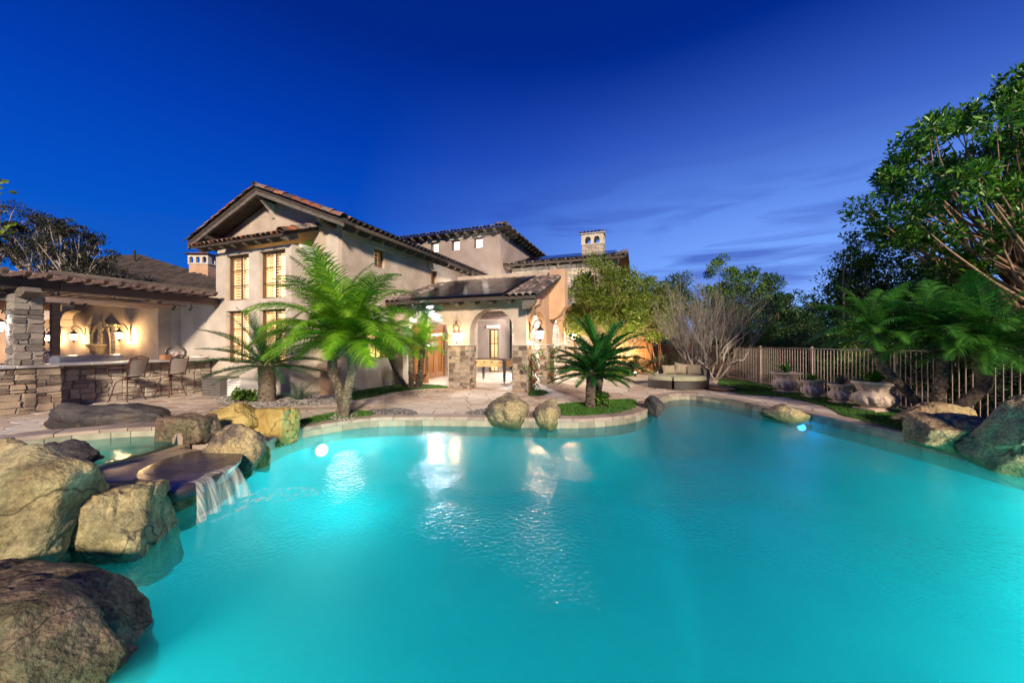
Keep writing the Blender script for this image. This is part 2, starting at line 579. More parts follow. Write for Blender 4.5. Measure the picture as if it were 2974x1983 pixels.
MT['solar'] = mat('solar_glass', [(0.3, (.006, .006, .009)), (.7, (.012, .012, .016))], scale=2, rough=.16, spec=.5)
MT['wood_dark'] = mat('dark_timber', [(0.2, (.022, .016, .013)), (.5, (.05, .036, .028)), (.8, (.085, .062, .048))], scale=4, detail=8, rough=.8, bump=(30, .6, .008), stretch=(1, 1, 6))
MT['wood_grey'] = mat('weathered_timber', [(0.2, (.06, .05, .045)), (.5, (.12, .10, .085)), (.8, (.2, .165, .135))], scale=5, detail=8, rough=.85, bump=(30, .7, .008), stretch=(1, .3, 3))
MT['wood_pergola'] = mat('pergola_timber', [(0.2, (.045, .028, .022)), (.5, (.10, .062, .05)), (.8, (.17, .11, .09))], scale=4, detail=8, rough=.8, bump=(30, .5, .006), stretch=(3, .4, 3))
MT['wood_pink_lit'] = mat('pink_lit_lath', [(0.2, (.26, .16, .125)), (.5, (.38, .24, .19)), (.8, (.46, .32, .26))], scale=4, detail=8, rough=.75, stretch=(3, .4, 3))  # pinkish light on the laths put into the wood tone
MT['wood_door'] = mat('stained_door_wood', [(0.2, (.16, .07, .025)), (.5, (.27, .125, .05)), (.8, (.36, .18, .08))], scale=5, detail=8, rough=.45, stretch=(6, 6, .7))
MT['wood_frame'] = mat('window_frame_wood', [(0.2, (.05, .025, .018)), (.7, (.10, .05, .035))], scale=5, rough=.5)
MT['shutter'] = mat('cream_shutter', [(0.3, (.72, .62, .44)), (.7, (.80, .71, .54))], scale=4, rough=.5)
MT['iron'] = mat('wrought_iron', [(0.3, (.035, .024, .018)), (.7, (.075, .05, .035))], scale=10, rough=.5, metallic=.4, bump=(60, .3, .003))
MT['iron_red'] = mat('bronze_iron', [(0.3, (.05, .018, .014)), (.7, (.10, .035, .025))], scale=10, rough=.4, metallic=.3)
MT['fence'] = mat('painted_fence_steel', [(0.3, (.20, .15, .125)), (.7, (.34, .27, .23))], scale=8, rough=.6, metallic=.1)
MT['fabric'] = mat('mesh_sling_fabric', [(0.3, (.30, .26, .23)), (.7, (.37, .33, .30))], scale=30, rough=.9, bump=(180, .3, .002))
MT['cushion'] = mat('cushion_fabric', [(0.3, (.24, .235, .15)), (.7, (.32, .31, .21))], scale=14, rough=.95, bump=(120, .4, .003))
MT['pillow'] = mat('pillow_fabric', [(0.3, (.20, .16, .105)), (.7, (.28, .23, .155))], scale=14, rough=.95, bump=(90, .5, .004))
MT['castone'] = mat('cast_stone', [(0.2, (.44, .33, .24)), (.5, (.60, .47, .36)), (.8, (.70, .57, .44))], scale=9, detail=8, rough=.9, bump=(50, .7, .008), extra=stain((.20, .155, .12), .5, 5))
MT['fountain'] = mat('fountain_stone', [(0.2, (.34, .28, .18)), (.6, (.46, .39, .26)), (.9, (.54, .47, .34))], scale=9, detail=8, rough=.85, bump=(50, .6, .008))
MT['steel'] = mat('grill_steel', [(0.3, (.40, .38, .35)), (.7, (.55, .52, .48))], scale=6, rough=.3, metallic=.8, stretch=(1, 8, 1))
MT['grey_box'] = mat('grey_resin', [(0.3, (.10, .09, .085)), (.7, (.145, .13, .12))], scale=6, rough=.6)
MT['counter'] = mat('countertop_stone', [(0.2, (.22, .20, .20)), (.5, (.33, .31, .30)), (.8, (.43, .40, .38))], scale=4, detail=8, rough=.45, bump=(20, .25, .004), island=.3)
MT['black'] = mat('black_paint', [(0.3, (.012, .012, .013)), (.7, (.025, .025, .027))], scale=6, rough=.35)
MT['grey_leg'] = mat('grey_leg_paint', [(0.3, (.04, .045, .05)), (.7, (.07, .075, .08))], scale=6, rough=.45)
MT['foos_side'] = mat('pale_maple', [(0.3, (.42, .27, .12)), (.7, (.55, .37, .18))], scale=5, rough=.45, stretch=(.5, 4, 4))
MT['bark'] = mat('tree_bark', [(0.2, (.08, .055, .038)), (.5, (.16, .11, .075)), (.8, (.25, .18, .125))], scale=9, detail=8, rough=.9, bump=(30, .9, .01), stretch=(1, 1, .35))
MT['bark_pale'] = mat('pale_bark', [(0.2, (.20, .17, .14)), (.5, (.34, .29, .24)), (.8, (.46, .40, .34))], scale=9, detail=8, rough=.9, bump=(30, .8, .008), stretch=(1, 1, .35))
MT['bark_warm'] = mat('warm_bark', [(0.2, (.14, .08, .05)), (.5, (.26, .16, .10)), (.8, (.36, .24, .15))], scale=9, detail=8, rough=.9, bump=(30, .8, .008), stretch=(1, 1, .35))
MT['palm_trunk'] = mat('palm_trunk_fibre', [(0.2, (.06, .045, .03)), (.5, (.17, .13, .085)), (.8, (.30, .25, .17))], scale=14, detail=8, rough=.95, bump=(60, .9, .01), island=.6)
MT['cycad_trunk'] = mat('cycad_trunk_scale', [(0.2, (.03, .022, .016)), (.5, (.08, .06, .042)), (.8, (.15, .12, .085))], scale=14, detail=8, rough=.95, bump=(60, .9, .01), island=.6)


def leafmat(name, c0, c1, c2, tr=.3, rough=.42, isl=.7, scale=1.2):
    return mat(name, [(0.15, c0), (.5, c1), (.85, c2)], scale=scale, detail=3, rough=rough, island=isl, translucent=tr, spec=.4)


MT['frond'] = leafmat('palm_frond', (.03, .14, .008), (.11, .29, .012), (.26, .42, .025), .35, .35, .55)  # brightest green holds the lit leaflet highlight, contrast put into the random tones
MT['frond_dark'] = leafmat('shaded_palm_frond', (.014, .07, .012), (.035, .14, .018), (.08, .23, .025), .28, .35, .5)  # darker copy of the palm greens, with shade put into the colour
MT['frond_blue'] = leafmat('cold_lit_palm_frond', (.015, .06, .03), (.03, .11, .06), (.05, .16, .08), .25, .35, .5)  # cold light on the slim palm put into blue-green tones
MT['cycad'] = leafmat('cycad_leaf', (.006, .032, .008), (.014, .075, .013), (.035, .14, .02), .10, .22, .7)
MT['leaf_lit'] = leafmat('laurel_leaf', (.05, .085, .010), (.11, .17, .018), (.20, .25, .03), .35, .4, .8)
MT['leaf_big'] = leafmat('tree_leaf', (.02, .08, .010), (.055, .18, .015), (.13, .29, .025), .3, .35, .9)
MT['leaf_mid'] = leafmat('shrub_leaf', (.025, .085, .012), (.07, .17, .02), (.15, .26, .03), .3, .4, .9)
MT['leaf_dark'] = leafmat('dark_leaf', (.010, .035, .010), (.022, .070, .016), (.045, .115, .024), .2, .45, .8)
MT['leaf_olive'] = leafmat('olive_leaf', (.06, .075, .045), (.11, .125, .075), (.17, .18, .11), .2, .5, .6)
MT['leaf_black'] = leafmat('night_leaf', (.008, .012, .007), (.018, .022, .012), (.035, .035, .02), .1, .6, .6)
MT['flower'] = mat('red_bract', [(0.2, (.45, .01, .03)), (.8, (.75, .03, .06))], scale=5, rough=.5, translucent=.3, island=.5)

MT['lamp_glass'] = emis('lantern_glass', (1.0, .82, .58), 9.0)
MT['lamp_glass_white'] = emis('white_lantern_glass', (.92, .95, 1.0), 10.0)
MT['glow'] = emis('lit_room', (1.0, .62, .24), 3.2, .75, 1.3)
MT['glow_white'] = emis('lit_clerestory', (1.0, .88, .72), 2.0, .1)
MT['spot_white'] = emis('spotlight_lens', (.9, .95, 1.0), 60.0)
MT['pool_lens'] = emis('pool_light_lens', (.85, 1.0, .95), 14.0)
MT['blue_lens'] = emis('blue_pool_lens', (.05, .25, 1.0), 6.0)

# clear glass that lets light through
g = bpy.data.materials.new('window_glass')
g.use_nodes = True
t = g.node_tree
t.nodes.remove(t.nodes['Principled BSDF'])
tr = N(t, 'ShaderNodeBsdfTransparent')
gl = N(t, 'ShaderNodeBsdfGlossy')
gl.inputs['Roughness'].default_value = .03
fr = N(t, 'ShaderNodeFresnel')
fr.inputs[0].default_value = 1.4
mx = N(t, 'ShaderNodeMixShader')
LK(t, fr.outputs[0], mx.inputs[0])
LK(t, tr.outputs[0], mx.inputs[1])
LK(t, gl.outputs[0], mx.inputs[2])
LK(t, mx.outputs[0], t.nodes['Material Output'].inputs[0])
MT['glass'] = g


def watermat(name, tint, bump_scale=7.0, strength=.35, rough=.06, milk=None):
    w = bpy.data.materials.new(name)
    w.use_nodes = True
    t = w.node_tree
    t.nodes.remove(t.nodes['Principled BSDF'])
    g = N(t, 'ShaderNodeNewGeometry')
    mp = N(t, 'ShaderNodeMapping')
    LK(t, g.outputs['Position'], mp.inputs[0])
    n1 = N(t, 'ShaderNodeTexNoise')
    n1.inputs['Scale'].default_value = bump_scale
    n1.inputs['Detail'].default_value = 3
    n2 = N(t, 'ShaderNodeTexNoise')
    n2.inputs['Scale'].default_value = 1.1
    n2.inputs['Detail'].default_value = 2
    LK(t, mp.outputs[0], n1.inputs['Vector'])
    LK(t, mp.outputs[0], n2.inputs['Vector'])
    n3 = N(t, 'ShaderNodeTexNoise')
    n3.inputs['Scale'].default_value = .55
    n3.inputs['Detail'].default_value = 3
    LK(t, mp.outputs[0], n3.inputs['Vector'])
    msk = ramp(t, [(0, (.08, .08, .08)), (.44, (.16, .16, .16)), (.64, (1, 1, 1)), (1, (1, 1, 1))])
    LK(t, n3.outputs['Fac'], msk.inputs[0])
    h = mathn(t, 'ADD', mathn(t, 'MULTIPLY', n1.outputs['Fac'], msk.outputs[0]), mathn(t, 'MULTIPLY', n2.outputs['Fac'], .25))
    b = N(t, 'ShaderNodeBump')
    b.inputs['Strength'].default_value = strength
    b.inputs['Distance'].default_value = .03
    LK(t, h, b.inputs['Height'])
    tr = N(t, 'ShaderNodeBsdfTransparent')
    tr.inputs[0].default_value = (*tint, 1)
    body = tr.outputs[0]
    if milk:
        df = N(t, 'ShaderNodeBsdfTranslucent')
        df.inputs[0].default_value = (*milk[0], 1)
        mm = N(t, 'ShaderNodeMixShader')
        mm.inputs[0].default_value = milk[1]
        LK(t, tr.outputs[0], mm.inputs[1])
        LK(t, df.outputs[0], mm.inputs[2])
        body = mm.outputs[0]
    gl = N(t, 'ShaderNodeBsdfGlossy')
    gl.inputs['Roughness'].default_value = rough
    LK(t, b.outputs[0], gl.inputs['Normal'])
    fr = N(t, 'ShaderNodeFresnel')
    fr.inputs[0].default_value = 1.33
    LK(t, b.outputs[0], fr.inputs['Normal'])
    mx = N(t, 'ShaderNodeMixShader')
    LK(t, fr.outputs[0], mx.inputs[0])
    LK(t, body, mx.inputs[1])
    LK(t, gl.outputs[0], mx.inputs[2])
    LK(t, mx.outputs[0], t.nodes['Material Output'].inputs[0])
    return w


MT['water'] = watermat('pool_water', (.34, .95, .95), 24.0, .50, .16, ((.04, .66, .72), .38))
MT['spa_water'] = watermat('spa_water', (.55, .96, .95), 14.0, .3, .08, ((.25, .75, .72), .35))


# ---------------------------------------------------------------- stonework
def clip(poly, p, n):
    """keep the part of poly where (q-p).n <= 0"""
    out = []
    m = len(poly)
    for i in range(m):
        a, b = poly[i], poly[(i + 1) % m]
        da = (a[0] - p[0]) * n[0] + (a[1] - p[1]) * n[1]
        db = (b[0] - p[0]) * n[0] + (b[1] - p[1]) * n[1]
        if da <= 0:
            out.append(a)
        if (da < 0 < db) or (db < 0 < da):
            t = da / (da - db)
            out.append((a[0] + (b[0] - a[0]) * t, a[1] + (b[1] - a[1]) * t))
    return out


def voro(pts, x0, x1, y0, y1, gap):
    """Voronoi cells of pts, shrunk by half a joint on each side"""
    A = np.array(pts)
    cells = []
    for i, p in enumerate(pts):
        d = ((A - A[i]) ** 2).sum(1)
        idx = np.argsort(d)[1:15]
        poly = [(x0, y0), (x1, y0), (x1, y1), (x0, y1)]
        for j in idx:
            q = A[j]
            n = (q[0] - p[0], q[1] - p[1])
            L = math.hypot(*n)
            if L < 1e-6:
                continue
            n = (n[0] / L, n[1] / L)
            s = L / 2 - gap / 2
            poly = clip(poly, (p[0] + n[0] * s, p[1] + n[1] * s), n)
            if len(poly) < 3:
                break
        cells.append(poly if len(poly) >= 3 else None)
    return cells


def chaikin(poly, k=.18):
    out = []
    m = len(poly)
    for i in range(m):
        a, b = poly[i], poly[(i + 1) % m]
        out.append((a[0] + (b[0] - a[0]) * k, a[1] + (b[1] - a[1]) * k))
        out.append((a[0] + (b[0] - a[0]) * (1 - k), a[1] + (b[1] - a[1]) * (1 - k)))
    return out


def stone_mesh(name, poly, depth, m, bulge=.25, chamfer=.12):
    """poly in the x-y plane of the piece, thickness along +z, centred on its centroid. returns mesh, centroid"""
    cx = sum(p[0] for p in poly) / len(poly)
    cy = sum(p[1] for p in poly) / len(poly)
    q = [(p[0] - cx, p[1] - cy) for p in poly]
    n = len(q)
    vs = [(x, y, 0) for x, y in q] + [(x, y, depth * (1 - bulge)) for x, y in q] + [(x * (1 - chamfer), y * (1 - chamfer), depth) for x, y in q]
    fs = []
    for i in range(n):
        j = (i + 1) % n
        fs += [(i, j, j + n, i + n), (i + n, j + n, j + 2 * n, i + 2 * n)]
    fs.append(tuple(range(2 * n, 3 * n)))
    return vs, fs, (cx, cy)


def rubble_points(w, h, sw, sh, rng, jit=.42):
    pts = []
    rows = max(1, round(h / sh))
    for r in range(rows):
        x = -rng.random() * sw
        while x < w + sw:
            st = sw * rng.uniform(.6, 1.5)
            pts.append((x + st / 2, (r + .5 + rng.uniform(-jit, jit) * .8) * h / rows))
            x += st
    return pts


def ashlar(w, h, sw, sh, rng):
    """irregular coursed rubble: rectangles cut again and again, then skewed"""
    out = []

    def cut(x0, y0, x1, y1, d):
        W, H_ = x1 - x0, y1 - y0
        a, c = W / sw, H_ / sh
        lim = rng.uniform(.95, 2.1)
        if max(a, c) < lim or d > 12:
            out.append((x0, y0, x1, y1))
            return
        t_ = rng.uniform(.32, .68)
        if a * rng.uniform(.75, 1.25) > c:
            cut(x0, y0, x0 + W * t_, y1, d + 1)
            cut(x0 + W * t_, y0, x1, y1, d + 1)
        else:
            cut(x0, y0, x1, y0 + H_ * t_, d + 1)
            cut(x0, y0 + H_ * t_, x1, y1, d + 1)
    x = 0.0
    while x < w - 1e-6:
        x2 = min(w, x + sw * rng.uniform(2.2, 4.5))
        if w - x2 < sw:
            x2 = w
        cut(x, 0, x2, h, 0)
        x = x2
    return out


def clad(parent, M, w, h, sw=.26, sh=.15, depth=.05, m=None, seed=1, joined=False, name='stone', gap=.014):
    """rubble stones on the rectangle w x h in the x-y plane of matrix M (z = outwards)"""
    rng = random.Random(seed)
    J = MB()
    for (x0, y0, x1, y1) in ashlar(w, h, sw * .8, sh * .85, rng):
        g = gap / 2
        j = .15 * min(x1 - x0, y1 - y0)
        W, H_ = x1 - x0, y1 - y0
        k = lambda: rng.uniform(-j, j) * .9
        pts = [(x0 + g, y0 + g), (x0 + W * rng.uniform(.3, .7), y0 + g), (x1 - g, y0 + g), (x1 - g, y0 + H_ * rng.uniform(.3, .7)),
               (x1 - g, y1 - g), (x0 + W * rng.uniform(.3, .7), y1 - g), (x0 + g, y1 - g), (x0 + g, y0 + H_ * rng.uniform(.3, .7))]
        q = []
        for (px, py) in pts:
            q.append((min(w, max(0, px + k())), min(h, max(0, py + k()))))
        c = chaikin(q, .22)
        vs, fs, (cx, cy) = stone_mesh('s', c, depth * rng.uniform(.75, 1.35), m, .35, .08)
        if joined:
            J.add([(v[0] + cx, v[1] + cy, v[2] - depth * .5) for v in vs], fs)
        else:
            me = bpy.data.meshes.new('stone')
            me.from_pydata(vs, [], fs)
            me.materials.append(m)
            link(name, me, parent, M @ Matrix.Translation((cx, cy, -depth * .5)))
    if joined:
        o = J.build(name, m, parent)
        o.matrix_local = M
        o['kind'] = 'stuff'
        return o


def frameM(o, ex, ey):
    """matrix with x along ex, y along ey, origin o"""
    ex, ey = Vector(ex).normalized(), Vector(ey).normalized()
    ez = ex.cross(ey)
    m = Matrix((ex, ey, ez)).transposed().to_4x4()
    m.translation = Vector(o)
    return m
# ================================================================ GROUND, POOL, PATIO
def catmull(pts, per=6, closed=True):
    out = []
    n = len(pts)
    rng_ = range(n if closed else n - 1)
    for i in rng_:
        p = [Vector(pts[(i + k) % n] if closed else pts[max(0, min(n - 1, i + k))]) for k in (-1, 0, 1, 2)]
        for j in range(per):
            t = j / per
            out.append(.5 * ((2 * p[1]) + (-p[0] + p[2]) * t + (2 * p[0] - 5 * p[1] + 4 * p[2] - p[3]) * t * t + (-p[0] + 3 * p[1] - 3 * p[2] + p[3]) * t ** 3))
    if not closed:
        out.append(Vector(pts[-1]))
    return out


def inpoly(x, y, poly):
    c = False
    n = len(poly)
    j = n - 1
    for i in range(n):
        xi, yi, xj, yj = poly[i][0], poly[i][1], poly[j][0], poly[j][1]
        if (yi > y) != (yj > y) and x < (xj - xi) * (y - yi) / (yj - yi) + xi:
            c = not c
        j = i
    return c


def nearest_on(x, y, poly):
    best = None
    n = len(poly)
    for i in range(n):
        a, b = poly[i], poly[(i + 1) % n]
        dx, dy = b[0] - a[0], b[1] - a[1]
        L = dx * dx + dy * dy or 1e-9
        t = max(0, min(1, ((x - a[0]) * dx + (y - a[1]) * dy) / L))
        q = (a[0] + dx * t, a[1] + dy * t)
        d = (q[0] - x) ** 2 + (q[1] - y) ** 2
        if best is None or d < best[0]:
            best = (d, q)
    return best[1]


def offset(poly, d):
    """offset of a counter-clockwise or clockwise closed outline, outwards for d > 0"""
    n = len(poly)
    area = sum(poly[i][0] * poly[(i + 1) % n][1] - poly[(i + 1) % n][0] * poly[i][1] for i in range(n))
    sg = 1 if area > 0 else -1
    out = []
    for i in range(n):
        a, b = poly[i - 1], poly[(i + 1) % n]
        tx, ty = b[0] - a[0], b[1] - a[1]
        L = math.hypot(tx, ty) or 1
        out.append((poly[i][0] + ty / L * d * sg, poly[i][1] - tx / L * d * sg))
    return out


POOLP = [(-3.84, 5.92), (-3.80, 6.47), (-3.48, 6.92), (-2.88, 7.40), (-1.89, 7.52), (-.56, 7.46), (.90, 7.31), (1.73, 7.40), (2.53, 7.78), (3.15, 8.50),
         (3.80, 9.6), (4.65, 10.75), (5.40, 10.98), (5.92, 10.24), (6.10, 9.2), (6.45, 8.1), (6.60, 6.75), (6.62, 5.7), (6.62, 4.6), (6.75, 3), (6.8, .5),
         (6.1, -2.2), (3.5, -3.6), (0, -3.6), (-2.4, -2.6), (-3.3, -.6), (-3.45, 1.2), (-3.55, 2.8), (-3.62, 4.0), (-3.72, 5.0)]
POOL = [(p.x, p.y) for p in catmull([(x, y, 0) for x, y in POOLP], 8)]
WZ = -.16
CEN = (1.5, 2.5)

SPA = [(p.x, p.y) for p in catmull([(x, y, 0) for x, y in [(-7.3, 3.9), (-6.75, 4.55), (-6.2, 5.0), (-5.6, 5.32), (-4.95, 5.38), (-4.6, 5.05), (-4.5, 4.6), (-4.62, 4.15), (-5.0, 3.75), (-5.8, 3.45), (-6.8, 3.35)]], 5)]


def raybox(dx, dy, x0, x1, y0, y1):
    t = 1e9
    if dx > 1e-9: t = min(t, (x1 - CEN[0]) / dx)
    if dx < -1e-9: t = min(t, (x0 - CEN[0]) / dx)
    if dy > 1e-9: t = min(t, (y1 - CEN[1]) / dy)
    if dy < -1e-9: t = min(t, (y0 - CEN[1]) / dy)
    return CEN[0] + dx * t, CEN[1] + dy * t


def ring_mesh(inner, outer_fn, z, steps=3):
    n = len(inner)
    vs, fs = [], []
    for s_ in range(steps + 1):
        k = (s_ / steps) ** 2
        for p in inner:
            dx, dy = p[0] - CEN[0], p[1] - CEN[1]
            L = math.hypot(dx, dy)
            ox, oy = outer_fn(dx / L, dy / L)
            vs.append((p[0] + (ox - p[0]) * k, p[1] + (oy - p[1]) * k, z))
    for s_ in range(steps):
        for i in range(n):
            j = (i + 1) % n
            fs.append((s_ * n + i, s_ * n + j, (s_ + 1) * n + j, (s_ + 1) * n + i))
    return vs, fs


def flat(name, vs, fs, m, up=True):
    b = MB()
    b.add(vs, fs)
    o = b.build(name, m, fix=False)
    me = o.data
    if len(me.polygons) and (me.polygons[0].normal.z < 0) == up:
        me.flip_normals()
    return o


from mathutils.geometry import delaunay_2d_cdt


def sheet(name, outer, z, m, holes):
    vs, fc = [], []
    for pl in [outer] + holes:
        fc.append(list(range(len(vs), len(vs) + len(pl))))
        vs += [Vector((x, y)) for x, y in pl]
    r = delaunay_2d_cdt(vs, [], fc, 2, 1e-5)
    tris = [f for f in r[2]]
    V = r[0]
    keep = []
    for f in tris:
        cx = sum(V[i].x for i in f) / len(f)
        cy = sum(V[i].y for i in f) / len(f)
        if any(inpoly(cx, cy, h) for h in holes):
            continue
        keep.append(tuple(f))
    return flat(name, [(v.x, v.y, z) for v in V], keep, m)


HOLES = [offset(POOL, .10), offset(SPA, .04)]
o = sheet('ground', [(-420, -420), (420, -420), (420, 420), (-420, 420)], -.014, MT['dirt'], [offset(POOL, .12), offset(SPA, .06)])
tag(o, kind='structure')
patio = sheet('patio', [(-15, -6), (9.1, -6), (9.1, 22), (-15, 22)], 0.0, MT['joint'], HOLES)
tag(patio, kind='structure')

# basin
b = MB()
rings = [(POOL, -.03), (POOL, -.7), ([(CEN[0] + (x - CEN[0]) * .97, CEN[1] + (y - CEN[1]) * .97) for x, y in POOL], -1.05),
         ([(CEN[0] + (x - CEN[0]) * .88, CEN[1] + (y - CEN[1]) * .88) for x, y in POOL], -1.25),
         ([(CEN[0] + (x - CEN[0]) * .5, CEN[1] + (y - CEN[1]) * .5) for x, y in POOL], -1.6)]
n = len(POOL)
vs, fs = [], []
for pl, z in rings:
    vs += [(x, y, z) for x, y in pl]
for s_ in range(len(rings) - 1):
    for i in range(n):
        j = (i + 1) % n
        fs.append((s_ * n + i, s_ * n + j, (s_ + 1) * n + j, (s_ + 1) * n + i))
vs.append((CEN[0], CEN[1], -1.7))
for i in range(n):
    fs.append(((len(rings) - 1) * n + i, (len(rings) - 1) * n + (i + 1) % n, len(vs) - 1))
b.add(vs, fs)
basin = b.build('pool_basin', MT['plaster'], smooth=True)
tag(basin, kind='structure')
# water sheet
vs = [(x, y, WZ) for x, y in offset(POOL, .05)] + [(CEN[0], CEN[1], WZ)]
fs = [(i, (i + 1) % n, n) for i in range(n)]
water = flat('pool_water', vs, fs, MT['water'])
tag(water, kind='structure')

# coping stones and waterline tiles, each a piece of the pool edge
edge = empty('pool_edge', (0, 0, 0), kind='structure')


def along(poly, step, rng, closed=True):
    """arc-length samples [(p, q)] of pieces"""
    P_ = [Vector((x, y, 0)) for x, y in poly]
    if closed:
        P_.append(P_[0])
    L = [0]
    for i in range(1, len(P_)):
        L.append(L[-1] + (P_[i] - P_[i - 1]).length)

    def at(s):
        s = max(0, min(L[-1], s))
        import bisect
        i = min(len(L) - 2, max(0, bisect.bisect_right(L, s) - 1))
        t = (s - L[i]) / max(1e-9, L[i + 1] - L[i])
        return P_[i].lerp(P_[i + 1], t)
    s = 0
    out = []
    while s < L[-1] - .05:
        e = min(L[-1], s + step * rng.uniform(.75, 1.3))
        if L[-1] - e < step * .4:
            e = L[-1]
        out.append((at(s), at((s + e) / 2), at(e)))
        s = e
    return out


def nrm_out(a, c, cen):
    t = (c - a).normalized()
    nn = Vector((t.y, -t.x, 0))
    m_ = (a + c) / 2
    if nn.dot(m_ - Vector((cen[0], cen[1], 0))) < 0:
        nn = -nn
    return nn


def edge_pieces(poly, cen, parent, step, w0, w1, z0, z1, name, m, seed, vis, gap=.008, jit=.02, close=True, mm=.012, cover=lambda p: False):
    rng = random.Random(seed)
    segs = along(poly, step, rng, close)
    far = MB()
    for i, (a, mid, c) in enumerate(segs):
        n0 = nrm_out(segs[i - 1][1], mid, cen) if (close or i) else nrm_out(a, c, cen)
        n2 = nrm_out(mid, segs[(i + 1) % len(segs)][1], cen) if (close or i < len(segs) - 1) else nrm_out(a, c, cen)
        n1 = nrm_out(a, c, cen)
        t = (c - a).normalized()
        j = rng.uniform(0, jit)
        zz = rng.uniform(-.004, .006)
        rows = [(a + t * gap / 2, n0), (mid, n1), (c - t * gap / 2, n2)]
        org = Vector((mid.x, mid.y, 0))
        v = []
        for p, nn in rows:
            for w, z in ((w0, z0), (w0, z1 + zz - mm), (w0 + mm, z1 + zz), (w1 + j - mm, z1 + zz), (w1 + j, z1 + zz - mm), (w1 + j, z0)):
                q = p + nn * w - org
                v.append((q.x, q.y, z))
        f = []
        for r in range(2):
            for k in range(6):
                k2 = (k + 1) % 6
                f.append((r * 6 + k, r * 6 + k2, (r + 1) * 6 + k2, (r + 1) * 6 + k))
        f += [tuple(reversed(range(6))), tuple(range(12, 18))]
        if cover(mid):
            continue
        if vis(mid):
            me = bpy.data.meshes.new(name)
            me.from_pydata(v, [], f)
            me.materials.append(m)
            import bmesh
            bm = bmesh.new(); bm.from_mesh(me); bmesh.ops.recalc_face_normals(bm, faces=bm.faces); bm.to_mesh(me); bm.free()
            link(name, me, parent, Matrix.Translation(org))
        else:
            far.add([(q[0] + org.x, q[1] + org.y, q[2]) for q in v], f)
    if far.f:
        o = far.build(name, m, parent, fix=True)
        o['kind'] = 'stuff'


seen = lambda p: p.y > 1.5 and abs(p.x) < p.y * 1.42
edge_pieces(POOL, CEN, edge, .36, -.035, .30, -.04, .032, 'coping_stone', MT['coping'], 4, seen, cover=lambda p: p.x < -2.9 and .5 < p.y < 4.9)
edge_pieces(POOL, CEN, edge, .29, -.012, .02, -.36, -.045, 'waterline_tile', MT['band'], 5, seen, gap=.006, jit=0, mm=.004, cover=lambda p: p.x < -2.9 and .5 < p.y < 4.9)

# ---- spa
spa = empty('spa_basin', (0, 0, 0), kind='structure')
ns = len(SPA)
b = MB()
vs = [(x, y, .30 if y > 4.25 and not (x > -4.75 and y < 4.9) else .15) for x, y in SPA] + [(x, y, -.55) for x, y in SPA] + [(-5.8, 4.4, -.65)]
fs = [(i, (i + 1) % ns, (i + 1) % ns + ns, i + ns) for i in range(ns)] + [(i + ns, (i + 1) % ns + ns, 2 * ns) for i in range(ns)]
b.add(vs, fs)
b.build('basin_shell', MT['spa_plaster'], spa)
SC_ = (-5.8, 4.4)
cut = [p for p in SPA]
# the back and left of the rim stand high; the side that spills is low
i0 = max(range(ns), key=lambda i: SPA[i][0] * .6 + SPA[i][1])
back = [p for p in SPA if p[1] > 4.25 and not (p[0] > -4.75 and p[1] < 4.9)]
back.sort(key=lambda p: p[0] + .2 * p[1])
edge_pieces(back, SC_, spa, .34, -.03, .33, .0, .315, 'coping_stone', MT['coping'], 14, lambda p: True, close=False)
edge_pieces(back, SC_, spa, .30, -.045, -.032, .05, .265, 'waterline_tile', MT['band'], 15, lambda p: True, jit=0, close=False, mm=.003)
front = [p for p in SPA if not (p[1] > 4.25 and not (p[0] > -4.75 and p[1] < 4.9))]
b = MB()
for p in front:
    b.box((p[0] - .12, p[1] - .12, 0), (p[0] + .12, p[1] + .12, .155 + random.Random(p[0]).uniform(0, .01)))
b.build('low_rim', MT['spill'], spa)
vs = [(x, y, .185) for x, y in SPA] + [(SC_[0], SC_[1], .185)]
sw_ = flat('spa_water', vs, [(i, (i + 1) % ns, ns) for i in range(ns)], MT['spa_water'])
tag(sw_, kind='structure')

# ---------------------------------------------------------------- beds and lawns (polygons on the ground, from where they lie)
def gp(l, z=0.0):
    return [(lambda q: (q.x, q.y))(G(x, y, z)) for x, y in l]


LAWNS = {
    'wall': gp([(1030, 1163), (1022, 1138), (1178, 1118), (1250, 1119), (1318, 1128), (1240, 1130), (1150, 1140)]),
    'palm': gp([(868, 1226), (952, 1205), (1036, 1195), (1090, 1207), (1010, 1219), (940, 1228), (878, 1241)]),
    'cycad': gp([(1612, 1196), (1618, 1178), (1700, 1171), (1760, 1165), (1838, 1163), (1850, 1178), (1836, 1192), (1800, 1202), (1730, 1210), (1640, 1211)]),
    'post': gp([(1535, 1149), (1541, 1136), (1570, 1134), (1592, 1141), (1578, 1149), (1550, 1152)]),
    'fence': gp([(2084, 1120), (2090, 1102), (2160, 1108), (2249, 1129), (2330, 1145)]) + [(8.85, 7.5), (8.7, 5.2), (7.3, 5.2), (6.98, 5.6)] + gp([(2640, 1262), (2520, 1232), (2455, 1212), (2399, 1183), (2274, 1154), (2150, 1147)]),
    'tree': gp([(1755, 1094), (1762, 1083), (1800, 1079), (1850, 1082), (1846, 1090), (1800, 1096)]),
    'far': gp([(1858, 1066), (1862, 1050), (1900, 1047), (1935, 1052), (1933, 1066)]),
}
LAWNTXT = {'wall': 'green lawn strip at the foot of the side wall', 'palm': 'small lawn patch around the double palm at the pool edge',
           'cycad': 'rounded lawn patch under the sago palm at the pool edge', 'post': 'small round lawn patch beside the arcade corner pier',
           'fence': 'long lawn strip with stone urns in front of the metal fence', 'tree': 'small lawn patch under the lit round tree',
           'far': 'shaded lawn patch by the far end of the fence'}
